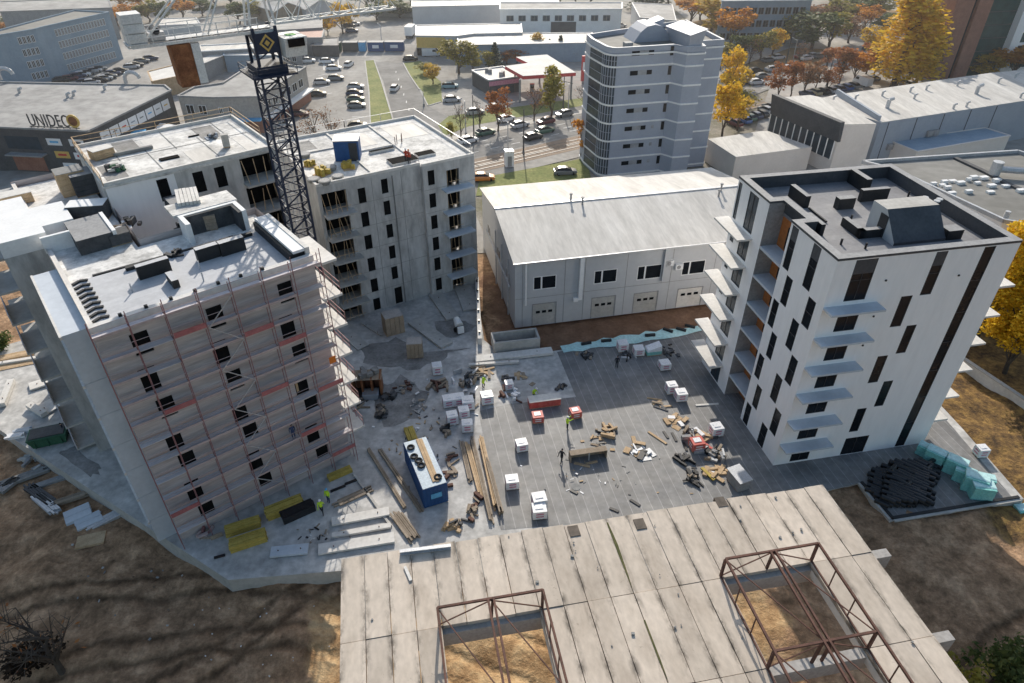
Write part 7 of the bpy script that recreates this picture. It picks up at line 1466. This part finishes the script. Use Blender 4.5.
# low timber form box in the sun
t = thing('formwork_box', 'shallow timber formwork box standing in the sun on the deck', 'formwork', P(588, 459), .19); MB().box(-1.9, 1.9, -.2, .5, .95, 1.05).build('top_board', 'timber_old', t); MB().box(-1.9, 1.9, .45, .55, 0, .948).build('back_board', 'timber_old', t); MB().box(-1.9, -1.8, -.2, .449, 0, .948).build('side_board', 'timber_old', t); MB().box(1.8, 1.9, -.2, .449, 0, .948).build('side_board', 'timber_old', t); MB().box(-.06, .06, -.25, -.203, 0, 1.0).build('strut', 'galv', t)
def clutter(name, label, cat, px, py, spread, n, mats, seed, z=.012, hmax=.5, L=(.4, 1.4), W_=(.15, .5), group=None, spy=None):
    """a heap of loose offcuts: every piece a part of the heap"""
    t = thing(name, label, cat, P(px, py, z), 0, group); r = random.Random(seed)
    n = int(n * 1.5)
    for k in range(n):
        x, y = r.gauss(0, spread * .45), r.gauss(0, (spy or spread) * .45); mb = MB(); h = r.uniform(.05, hmax) * .8; z0 = r.uniform(0, .15) if k % 3 == 0 else 0
        mb.rbox((x, y), r.uniform(*L) * .85, r.uniform(*W_) * .75, z0, z0 + h, r.uniform(0, 3.1)); mb.build('piece', mats[r.randrange(len(mats))], t)
    return t
W3 = ['timber', 'timber', 'timber_old', 'black_plastic']
clutter('timber_heap', 'tilted timber pallets heap right of the formwork box', 'heap', 607, 432, .9, 9, W3, 1, L=(.6, 1.8)); clutter('scrap_heap', 'heap of white sheets and foil in the middle of the deck', 'heap', 637, 450, 1.3, 12, ['plastic_wrap', 'plastic_wrap', 'galv', 'black_plastic', 'timber'], 2, hmax=.22, L=(.5, 1.6), W_=(.2, .9)); clutter('scrap_heap', 'boards and black offcuts in front of the timber heap', 'heap', 601, 441, 1.2, 8, W3, 3, hmax=.15)
clutter('board_heap', 'loose tan boards in the sun left of the white building', 'heap', 675, 419, 1.2, 8, ['timber', 'timber', 'plastic_wrap'], 4, hmax=.25, L=(.8, 1.6), W_=(.4, .9)); clutter('tool_heap', 'dark tools and machine parts behind the red striped pallet', 'heap', 690, 436, 1.1, 11, ['black_plastic', 'galv', 'timber_old', 'mid_grey'], 5, hmax=.7); clutter('tool_heap', 'black offcuts and cases right of the red striped pallet', 'heap', 706, 452, 1.2, 10, ['black_plastic', 'black_plastic', 'galv', 'print_red'], 6, hmax=.5); clutter('board_heap', 'yellow and tan boards in front of the clutter by the white building', 'heap', 713, 472, 1.3, 9, ['formwork', 'timber', 'timber', 'plastic_wrap'], 7, hmax=.35, L=(1, 2.2), W_=(.25, .6)); clutter('scrap_heap', 'dark pile of black offcuts left of the yellow boards', 'heap', 694, 478, 1.0, 11, ['black_plastic', 'timber_old', 'black_plastic'], 8, hmax=.7)
clutter('board_heap', 'frame panels lying flat at the shadow edge', 'heap', 660, 404, .9, 6, ['timber_old', 'dark_grey', 'timber'], 9, hmax=.12, L=(1.2, 2.2), W_=(.2, .5)); clutter('scrap_heap', 'dark bundles at the turquoise edge, left', 'heap', 587, 356, 1.0, 9, ['black_plastic', 'dark_grey', 'timber_old'], 10, hmax=.5); clutter('scrap_heap', 'dark bundles at the turquoise edge, under the two white pallets', 'heap', 628, 357, .9, 8, ['black_plastic', 'dark_grey', 'galv'], 12, hmax=.5); clutter('scrap_heap', 'loose dark bits in the shaded corner near the balconies', 'heap', 672, 351, 1.6, 8, ['black_plastic', 'dark_grey'], 13, hmax=.2)
clutter('scrap_heap', 'black bundles beside the white topped pallet on the slab', 'heap', 562, 388, .7, 6, ['black_plastic', 'dark_grey'], 14, hmax=.3); clutter('board_heap', 'tan board and bits on the pale slab', 'heap', 523, 377, .9, 5, ['timber', 'timber_old'], 15, hmax=.12, L=(.5, 1.2), W_=(.4, .8)); clutter('scrap_heap', 'dark heap at the left of the pale slab', 'heap', 508, 379, .8, 7, ['timber_old', 'dark_grey'], 16, hmax=.4); clutter('scrap_heap', 'brown heap and pipe beside the pale slab edge', 'heap', 511, 395, 1.2, 8, ['rust_steel', 'timber_old', 'plastic_wrap'], 17, hmax=.5)
clutter('rubble_heap', 'dark heap of sacks near the rust coloured rack, left', 'heap', 379, 412, 1.0, 10, ['dark_grey', 'black_plastic', 'timber_old'], 18, 0, .9, (.5, 1), (.4, .8)); clutter('rubble_heap', 'dark heap of sacks near the rust coloured rack, right', 'heap', 388, 396, .8, 8, ['dark_grey', 'black_plastic'], 19, 0, .9, (.5, 1), (.4, .8)); clutter('timber_heap', 'brown boards scattered in the yard middle', 'heap', 404, 388, 1.2, 9, ['timber_old', 'rust_steel', 'concrete_dark'], 20, 0, .4); clutter('rubble_heap', 'pale rubble scattered in the yard middle', 'heap', 419, 405, 1.7, 14, ['concrete_dark', 'timber_old', 'crate_grey'], 22, 0, .35, (.2, .9), (.15, .4)); clutter('timber_heap', 'dark timber trestle pile beside the white pallets', 'heap', 440, 386, .9, 9, ['timber_old', 'rust_steel'], 23, 0, .7, (1.0, 2.0), (.2, .5)); clutter('scrap_heap', 'dark cage of tools at the deck edge', 'heap', 468, 382, 1.1, 16, ['dark_grey', 'galv', 'plastic_wrap', 'timber_old'], 24, 0, .9, spy=2.2); clutter('timber_heap', 'boards and crates by the bent worker', 'heap', 484, 372, 1.1, 10, ['timber', 'timber_old', 'concrete_pale'], 25, 0, .4, (.8, 2))
clutter('scrap_heap', 'dark pile below the white pallet cluster', 'heap', 446, 431, .8, 9, ['timber_old', 'dark_grey', 'black_plastic'], 26, 0, .7); clutter('timber_heap', 'broken brown timber right of the blue container', 'heap', 452, 468, 1.0, 9, ['timber_old', 'rust_steel'], 27, 0, .4, (.6, 1.6), spy=2.4); clutter('timber_heap', 'timber offcuts at the front of the deck, left', 'heap', 456, 527, .9, 10, ['timber_old', 'timber', 'dark_grey'], 28, 0, .6); clutter('timber_heap', 'timber offcuts at the front of the deck, right', 'heap', 473, 508, .8, 9, ['timber_old', 'rust_steel'], 29, 0, .5, spy=1.6); stack('profile_pile', 'dark angled steel profiles at the front deck edge', 'steel pile', 405, 527, -.95, 3.4, 1.1, .3, 6, 'timber_old', 2, 0, .2); clutter('rubble_heap', 'small rubble along the scaffold foot, left', 'heap', 205, 535, 1.0, 8, ['scaffold_red', 'toe_board', 'timber_old'], 31, 0, .6, (.4, 1.4), (.15, .3)); clutter('rubble_heap', 'dark bits under the balconies of the scaffolded block', 'heap', 362, 402, 1.3, 9, ['timber_old', 'dark_grey'], 32, 0, .3, (.6, 1.8), (.1, .25), spy=2.2)
clutter('rubble_heap', 'scattered white rubble on the shaded soil, bottom left', 'rubble', 270, 610, 7, 26, ['concrete_pale', 'plastic_wrap', 'concrete'], 33, -1.55, .1, (.05, .16), (.05, .12), spy=8); clutter('rubble_heap', 'pale rubble on the soil at the lower right', 'rubble', 1000, 600, 3.4, 40, ['concrete', 'mid_grey', 'mid_grey'], 34, -1.55, .25, (.1, .5), (.1, .35), spy=1.6); clutter('rubble_heap', 'broken lumps on the soil by the left deck wall', 'rubble', 45, 460, 2, 16, ['concrete', 'timber_old', 'mid_grey'], 35, -1.5, .5, (.3, 1.2), (.2, .6), spy=1.5); clutter('rubble_heap', 'dark clods and rubble on the far left soil', 'rubble', 110, 590, 9, 26, ['concrete_dark', 'soil', 'concrete'], 36, -1.55, .14, (.06, .3), (.06, .25), spy=4); clutter('rubble_heap', 'litter and pale bits by the right deck wall', 'rubble', 985, 521, 1.6, 10, ['plastic_wrap', 'black_plastic', 'concrete_pale'], 37, -1.5, .4, (.2, .7), (.15, .5)); clutter('rubble_heap', 'small bits on the soil left of the black rolls', 'rubble', 885, 545, 2.5, 10, ['concrete_pale', 'galv'], 38, -1.55, .12, (.1, .8), (.06, .2))
for i, (x, y, rz, L, m) in enumerate(((574, 492, -.6, .8, 'black_plastic'), (635, 503, -.75, 1.1, 'black_plastic'), (614, 510, -.5, .9, 'black_plastic'), (674, 437, -1.4, 1.3, 'black_plastic'), (685, 447, -1.5, 1.2, 'black_plastic'), (666, 435, -1.3, 1.1, 'black_plastic'), (657, 438, -.85, 2.4, 'timber'), (598, 437, .2, 1.5, 'timber'), (582, 465, -.35, 1.6, 'timber'), (592, 463, .3, 1.2, 'timber'), (707, 405, .1, 2.6, 'concrete_pale'))):
    stack('offcut', ['short black offcut on the deck near the manhole', 'black gutter piece near the old roof edge, right', 'black gutter piece near the old roof edge, left', 'black bent strip beside the tan board, middle', 'black bent strip beside the tan board, right', 'black bent strip beside the tan board, left', 'tan board lying aslant in the sun', 'tan lath beside the timber heap', 'tan board in front of the formwork box, left', 'tan board in front of the formwork box, right', 'pale lath in the shade by the white building'][i], 'offcut', x, y, rz, L, .3, .1, 1, m, 1, .012)
o = MB().tube((0, 0, 0), (0, 0, .03), .45, 14).build('manhole_cover', 'concrete_dark', None, P(576, 487, .012)); tag(o, 'round dark manhole cover in the grey deck', 'manhole cover')
t = thing('tool_cabinet', 'grey tool cabinet standing by the front corner of the white building', 'cabinet', P(737, 484), .35); MB().box(-.6, .6, -1.0, 1.0, .1, 1.3).build('body', 'mid_grey', t); MB().hexa([(-.7, -1.1, 1.3), (.7, -1.1, 1.3), (.7, 1.1, 1.3), (-.7, 1.1, 1.3), (-.7, -1.1, 1.36), (.7, -1.1, 1.5), (.7, 1.1, 1.5), (-.7, 1.1, 1.36)]).build('lid', 'galv', t)
for x in (-.5, .5): MB().box(x - .08, x + .08, -.9, .9, 0, .1).build('skid', 'timber', t)
t = thing('mortar_mixer', 'white and black mortar mixer in the back yard', 'mixer', P(459, 331), .4); mb = MB(); mb.tube((0, -.2, .95), (0, .9, 1.35), .55, 12, 0, .4); mb.build('drum', 'white_paint', t); MB().box(-.5, .5, -.6, .1, .3, .9).build('engine', 'black_plastic', t)
for x in (-.55, .55): MB().tube((x - .08, 0, .28), (x + .08, 0, .28), .28, 10).build('wheel', 'tyre', t)
MB().box(-.4, .4, -.9, -.6, .2, 1.1).build('hopper', 'white_paint', t)
# black rolls and turquoise packs, right
R8 = random.Random(17); v0 = None; base0, base1, base2 = P(866, 481), P(905, 503), P(942, 488); GR = 'black wrapped rolls piled beside the white building'
ux = (base2 - base1).normalized()
for i in range(11):
    for j in range(8):
        f = i / 10; g = j / 7; p = P(868 + 58 * f + 8 * g, 505 - 2 * f - 36 * g + (4 if i < 2 else 0)); 
        if (i < 2 and j < 3): continue
        for l in range(2 if 2 < i < 10 else 1):
            if v0 is None:
                v0 = thing('plastic_roll', 'black wrapped roll in the dark pile at the corner of the white building', 'roll', p, 0, GR); mb = MB(); mb.tube((-.62, 0, .25), (.62, 0, .25), .25, 10); mb.build('roll', 'black_plastic', v0); mb = MB(); mb.tube((-.64, 0, .25), (-.625, 0, .25), .12, 8); mb.tube((.625, 0, .25), (.64, 0, .25), .12, 8); mb.build('core', 'dark_grey', v0); q = v0
            else: q = copy_tree(v0)
            q.location = p + Vector((R8.uniform(-.1, .1), R8.uniform(-.08, .08), l * .46 + R8.uniform(0, .05))); q.rotation_euler = (0, R8.uniform(-.06, .06), -.62 + R8.uniform(-.12, .12) + (1.3 if R8.random() < .12 else 0))
for i, (x, y, rz, w_, d2, h) in enumerate(((932, 462, -.75, 1.7, 1.2, 1.5), (943, 466, -.75, 1.6, 1.1, 1.3), (952, 472, -.7, 1.8, 1.2, 1.6), (961, 480, -.65, 1.7, 1.2, 1.3), (971, 489, -.5, 2.0, 1.3, 1.7), (978, 496, -.2, 1.9, 1.3, 1.5), (922, 454, -.8, 1.2, 1.0, 1.1), (984, 484, -.3, 1.4, 1.0, .9))):
    t = thing('foam_pack', f'turquoise foam board pack, {ORD[i] if i < 6 else ["smallest", "lowest"][i - 6]} of the row beside the black rolls', 'foam pack', P(x, y), rz, 'turquoise foam packs'); mb = MB(); n = 5
    for k in range(n): mb.box(-w_ / 2 + R8.uniform(0, .05), w_ / 2 - R8.uniform(0, .05), -d2 / 2, d2 / 2, .05 + k * h / n, .05 + (k + 1) * h / n - .015)
    mb.build('boards', 'teal_foam', t); mb = MB(); mb.hexa([(-w_ / 2 - .03, -d2 * .3, h + .055), (w_ / 2 + .03, -d2 * .3, h + .055), (w_ / 2 + .03, d2 / 2 + .03, h + .055), (-w_ / 2 - .03, d2 / 2 + .03, h + .055), (-w_ / 2, -d2 * .2, h + .12), (w_ / 2, -d2 * .2, h + .09), (w_ / 2, d2 / 2, h + .1), (-w_ / 2, d2 / 2, h + .14)]); mb.build('wrap', 'teal_sheet', t)
pallet(979, 455, 'white wrapped block alone beyond the turquoise packs', 0, 'w', .1, .95); t = thing('foam_pack', 'small turquoise pack on the soil at the right edge', 'foam pack', P(1022, 513, -1.2), .1); MB().box(-.8, .8, -.5, .5, 0, .7).build('boards', 'teal_foam', t); MB().box(-.82, .82, -.3, .52, .703, .78).build('wrap', 'teal_sheet', t)
# deck edge upstand on the right
mb = MB(); q = PX([(861, 483), (892, 519), (1018, 498)]); t = thing('deck_kerb', 'black lined concrete kerb around the right corner of the deck', 'kerb', q[0], 0)
for a, b in zip(q, q[1:]): mb.beam(a - q[0] + Vector((0, 0, .12)), b - q[0] + Vector((0, 0, .12)), .28, .24)
mb.build('upstand', 'bitumen', t); mb = MB()
for a, b in zip(q, q[1:]): dn = (b - a).normalized(); nn = Vector((dn.y, -dn.x, 0)) * .28; mb.beam(a - q[0] + nn + Vector((0, 0, .06)), b - q[0] + nn + Vector((0, 0, .06)), .26, .14)
mb.build('concrete_edge', 'concrete', t)
# beam and lath lying on the old roof
def onroof(px, py): return P(px, py, ZT + .03)
a, b = onroof(400, 554), onroof(451, 548); t = thing('steel_beam', 'pale steel beam lying on the back left edge of the old roof', 'beam', a, math.atan2((b - a).y, (b - a).x)); L = (b - a).length; MB().box(0, L, -.12, .12, .0, .04).build('flange', 'galv', t); MB().box(0, L, -.02, .02, .04, .26).build('web', 'galv', t); MB().box(0, L, -.12, .12, .26, .3).build('flange', 'galv', t)
a, b = onroof(405, 567), onroof(411, 581); t = thing('lath', 'short pale lath lying on the old roof near the steel beam', 'lath', a, math.atan2((b - a).y, (b - a).x)); MB().box(0, (b - a).length, -.09, .09, 0, .08).build('board', 'concrete_pale', t)
# goods on the roofs
def onl(root, px, py, z): return P(px, py, z)
p = P(349, 158, CH - .05); t = thing('site_container', 'small blue container on the roof of the concrete shell', 'container', p, .1); MB().box(-1.5, 1.5, -1.2, 1.2, .05, 2.5).build('shell', 'container_blue', t); MB().box(-1.55, 1.55, -1.25, 1.25, 2.503, 2.62).build('roof', 'galv', t); MB().box(.3, 1.3, -1.24, -1.205, .1, 2.3).build('door', 'steel_dark', t)
for i, (px, py, s) in enumerate(((310, 166, .8), (323, 174, 1.1), (348, 168, 1.0))):
    t = thing('net_bundle', f'yellow bundle on the roof of the concrete shell, {ORD[i]} from the left', 'bundle', P(px, py, CH - .05), i, 'yellow bundles on the concrete roof'); mb = MB(); r = random.Random(i)
    for k in range(14): mb.rbox((r.uniform(-.6, .6) * s, r.uniform(-.5, .5) * s), .5 * s, .3 * s, 0, r.uniform(.3, .9) * s, r.random() * 3)
    mb.build('bundle', 'formwork', t); MB().box(-.9 * s, .9 * s, -.7 * s, .7 * s, -.0, .05).build('sheet', 'timber', t)
for i, (px, py) in enumerate(((314, 182), (325, 184), (338, 179), (331, 170), (305, 157))):
    t = thing('bucket_tub', f'round dark tub on the edge of the concrete roof, {ORD[i]} from the left', 'tub', P(px, py, CH - .05), 0, 'dark tubs on the concrete roof'); MB().tube((0, 0, 0), (0, 0, .45), .6, 12, 0, .75).build('tub', 'concrete_dark', t); MB().tube((0, 0, .46), (0, 0, .48), .6, 12).build('fill', 'mid_grey', t)
ZR = 22.37
def roofpack(px, py, z, w_, d2, h, rz, m, label, name='insulation_stack', top=None):
    t = thing(name, label, 'stack', P(px, py, z), rz); n = 4; mb = MB()
    for k in range(n): mb.box(-w_ / 2, w_ / 2, -d2 / 2, d2 / 2, .1 + k * h / n, .1 + (k + 1) * h / n - .02)
    mb.build('boards', m, t); MB().box(-w_ / 2, w_ / 2, -d2 / 2 + .1, d2 / 2 - .1, 0, .098).build('pallet_base', 'timber', t); MB().box(-w_ / 2 - .02, w_ / 2 + .02, -d2 / 2 - .02, d2 / 2 + .02, h + .085, h + .13).build('cover', top or m, t)
roofpack(76, 192, ZR, 2.4, 2.0, 2.2, A39, 'timber', 'brown plywood stack at the back of the white roof', top='concrete_dark'); roofpack(88, 192, ZR, 2.2, 2.2, 2.0, A39, 'insulation', 'dark grey insulation stack at the back of the white roof', top='mid_grey'); roofpack(92, 218, ZR, 3.2, 1.6, 1.4, A39 - .5, 'insulation', 'white topped long stack in the middle of the white roof', top='white_paint'); roofpack(121, 242, ZR, 1.6, 1.4, .9, A39, 'dark_grey', 'dark pack at the white shaft wall', top='insulation'); roofpack(205, 229, ZR, 2.2, 1.2, 1.3, A39 - .3, 'timber_old', 'brown grey stack inside the dark roof corner'); roofpack(181, 210, ZR, 1.8, 1.6, 1.0, A39, 'insulation', 'dark insulation stack left of the roof corner', top='mid_grey'); roofpack(16, 203, ZR, 3.0, 1.6, .9, A39, 'timber', 'cream pallet stack at the far left of the white roof', top='concrete_pale')
clutter('roof_heap', 'black and white packs beside the shaft wall on the white roof', 'heap', 128, 224, .9, 9, ['black_plastic', 'plastic_wrap', 'dark_grey'], 41, ZR, .8); clutter('roof_heap', 'rails and frames on the white roof next to the shaft', 'heap', 117, 232, 1.0, 8, ['galv', 'dark_grey', 'timber_old'], 42, ZR, .5, (.8, 1.8)); clutter('roof_heap', 'small black heap behind the roof curbs', 'heap', 173, 256, .5, 5, ['black_plastic'], 43, ZR, .6); clutter('roof_heap', 'white bags and bits at the back of the white roof', 'heap', 72, 216, 1.2, 8, ['plastic_wrap', 'black_plastic', 'timber'], 44, ZR, .5); clutter('roof_heap', 'dark sheet standing on the slab near the roof corner', 'heap', 178, 231, .4, 3, ['black_plastic'], 45, ZR, .9)
roofpack(103, 157, 25.05, 2.0, 1.4, .8, .9, 'timber', 'cream crate at the left corner of the rear roof', top='concrete_pale'); clutter('roof_heap', 'dark tub and bags on the left of the rear roof', 'heap', 118, 170, .7, 8, ['dark_grey', 'green_paint', 'concrete_pale'], 46, 25.05, .8); clutter('roof_heap', 'blue grey bundle in the middle of the rear roof', 'heap', 212, 137, .5, 5, ['grey_blue', 'dark_grey'], 47, 25.05, .5); roofpack(227, 147, 25.05, .7, .5, 1.2, .4, 'concrete', 'small grey upright pack on the rear roof')
# site fence remnant: grey wall behind the left roof
a, b = P(0, 198, 20), P(65, 180, 20)

for i, (pts) in enumerate((((436, 322), (452, 318), (478, 325), (462, 336), (440, 340)), ((352, 352), (395, 336), (425, 352), (470, 348), (430, 366), (385, 372)), ((370, 385), (400, 376), (430, 392), (420, 420), (385, 424), (368, 408)), ((55, 452), (75, 446), (105, 470), (90, 476)))):
    q = PX(pts); r = random.Random(i); c = sum(q, Vector()) / len(q); out_ = []
    for a, b in zip(q, q[1:] + q[:1]):
        for k in range(4): p_ = a.lerp(b, k / 4); out_.append(c + (p_ - c) * r.uniform(.75, 1.15))
    sheet('damp_patch', out_, 0.006, 'stain')

clutter('tool_heap', 'grey machine parts and boxes between the red striped pallet and the tool cabinet', 'heap', 716, 455, .9, 12, ['black_plastic', 'galv', 'mid_grey', 'timber_old'], 51, hmax=.8, L=(.4, 1.2)); clutter('board_heap', 'pale boards and wrap behind the red striped pallet', 'heap', 705, 437, .8, 9, ['concrete_pale', 'timber', 'plastic_wrap', 'dark_grey'], 52, hmax=.5, L=(.6, 1.6), W_=(.3, .8)); clutter('scrap_heap', 'long black offcuts left of the red striped pallet', 'heap', 684, 459, .8, 7, ['black_plastic', 'dark_grey'], 53, hmax=.5, L=(.8, 2.0), W_=(.2, .4))
clutter('rubble_heap', 'scattered small bits on the sunny deck', 'heap', 600, 480, 7, 26, ['timber', 'black_plastic', 'plastic_wrap', 'concrete_dark'], 54, hmax=.05, L=(.1, .5), W_=(.05, .2), spy=4); clutter('rubble_heap', 'scattered small bits over the concrete yard', 'heap', 430, 440, 5, 34, ['timber', 'dark_grey', 'timber_old', 'plastic_wrap'], 55, 0.0, hmax=.15, L=(.15, .9), W_=(.08, .3), spy=9); clutter('timber_heap', 'planks and boxes along the lower left deck wall', 'heap', 30, 455, 1.4, 9, ['timber_old', 'mid_grey', 'concrete'], 56, -1.4, .4, (.6, 2.2), (.15, .4)); clutter('rubble_heap', 'small bits on the slab between yellow beams and panels', 'heap', 320, 535, 3, 16, ['timber_old', 'black_plastic', 'concrete_pale'], 57, 0, .12, (.15, .7), (.06, .2), spy=1.2)

stack('board_stack', 'pale ribbed boards lying on the roof of the dark stair corner', 'board stack', 188, 198, A39 + 1.35, 3.4, 1.9, .35, 6, 'concrete_pale', 1, 24.25)
stack('board_stack', 'dark boards at the back of the stair corner on the white roof', 'board stack', 176, 206, A39, 1.6, 1.2, .9, 4, 'insulation', 3, ZR)
# ================================================================== LIGHT, SKY, CAMERA
w = bpy.data.worlds.new('World'); sc.world = w; w.use_nodes = True
nt = w.node_tree; bg = nt.nodes['Background']; sky = nt.nodes.new('ShaderNodeTexSky'); sky.sky_type = 'NISHITA'; sky.sun_disc = False
EL, AZ = math.radians(29), math.radians(-1.5)
sky.sun_elevation = EL; sky.sun_rotation = AZ; sky.altitude = 150; sky.air_density = 1.6; sky.dust_density = 3.0; sky.ozone_density = 2.6
nt.links.new(sky.outputs[0], bg.inputs[0]); bg.inputs[1].default_value = 0.15
sl = bpy.data.lights.new('sun', 'SUN'); sl.energy = 5.0; sl.angle = math.radians(0.5); sl.color = (1.0, 0.93, 0.82)
so_ = bpy.data.objects.new('sun', sl); COL.objects.link(so_)
sd = Vector((math.sin(AZ) * math.cos(EL), math.cos(AZ) * math.cos(EL), math.sin(EL)))
so_.rotation_euler = (-sd).to_track_quat('-Z', 'Y').to_euler(); so_.location = sd * 300
cam = bpy.data.cameras.new('camera'); cam.sensor_width = 36; cam.lens = FPX / 1024 * 36; cam.clip_end = 4000; cam.clip_start = 0.5
co = bpy.data.objects.new('camera', cam); COL.objects.link(co); co.location = (0, 0, HCAM); co.rotation_euler = (math.radians(90) - TILT, 0, 0); sc.camera = co
sc.view_settings.view_transform = 'Standard'; sc.view_settings.look = 'None'; sc.view_settings.exposure = 0; sc.view_settings.gamma = 1

# thin autumn haze hanging over the town
hz = bpy.data.materials.new('haze'); hz.use_nodes = True; nt = hz.node_tree; nt.nodes.clear(); o_ = nt.nodes.new('ShaderNodeOutputMaterial'); v_ = nt.nodes.new('ShaderNodeVolumeScatter'); v_.inputs['Density'].default_value = 0.00035; v_.inputs['Anisotropy'].default_value = 0.35; v_.inputs['Color'].default_value = (0.95, 0.96, 1.0, 1); nt.links.new(v_.outputs[0], o_.inputs['Volume'])
M['haze'] = hz; h_ = MB().box(-420, 420, 92, 720, -4, 90).build('haze', 'haze'); h_['kind'] = 'structure'
sc.cycles.volume_bounces = 1; sc.cycles.max_bounces = 8
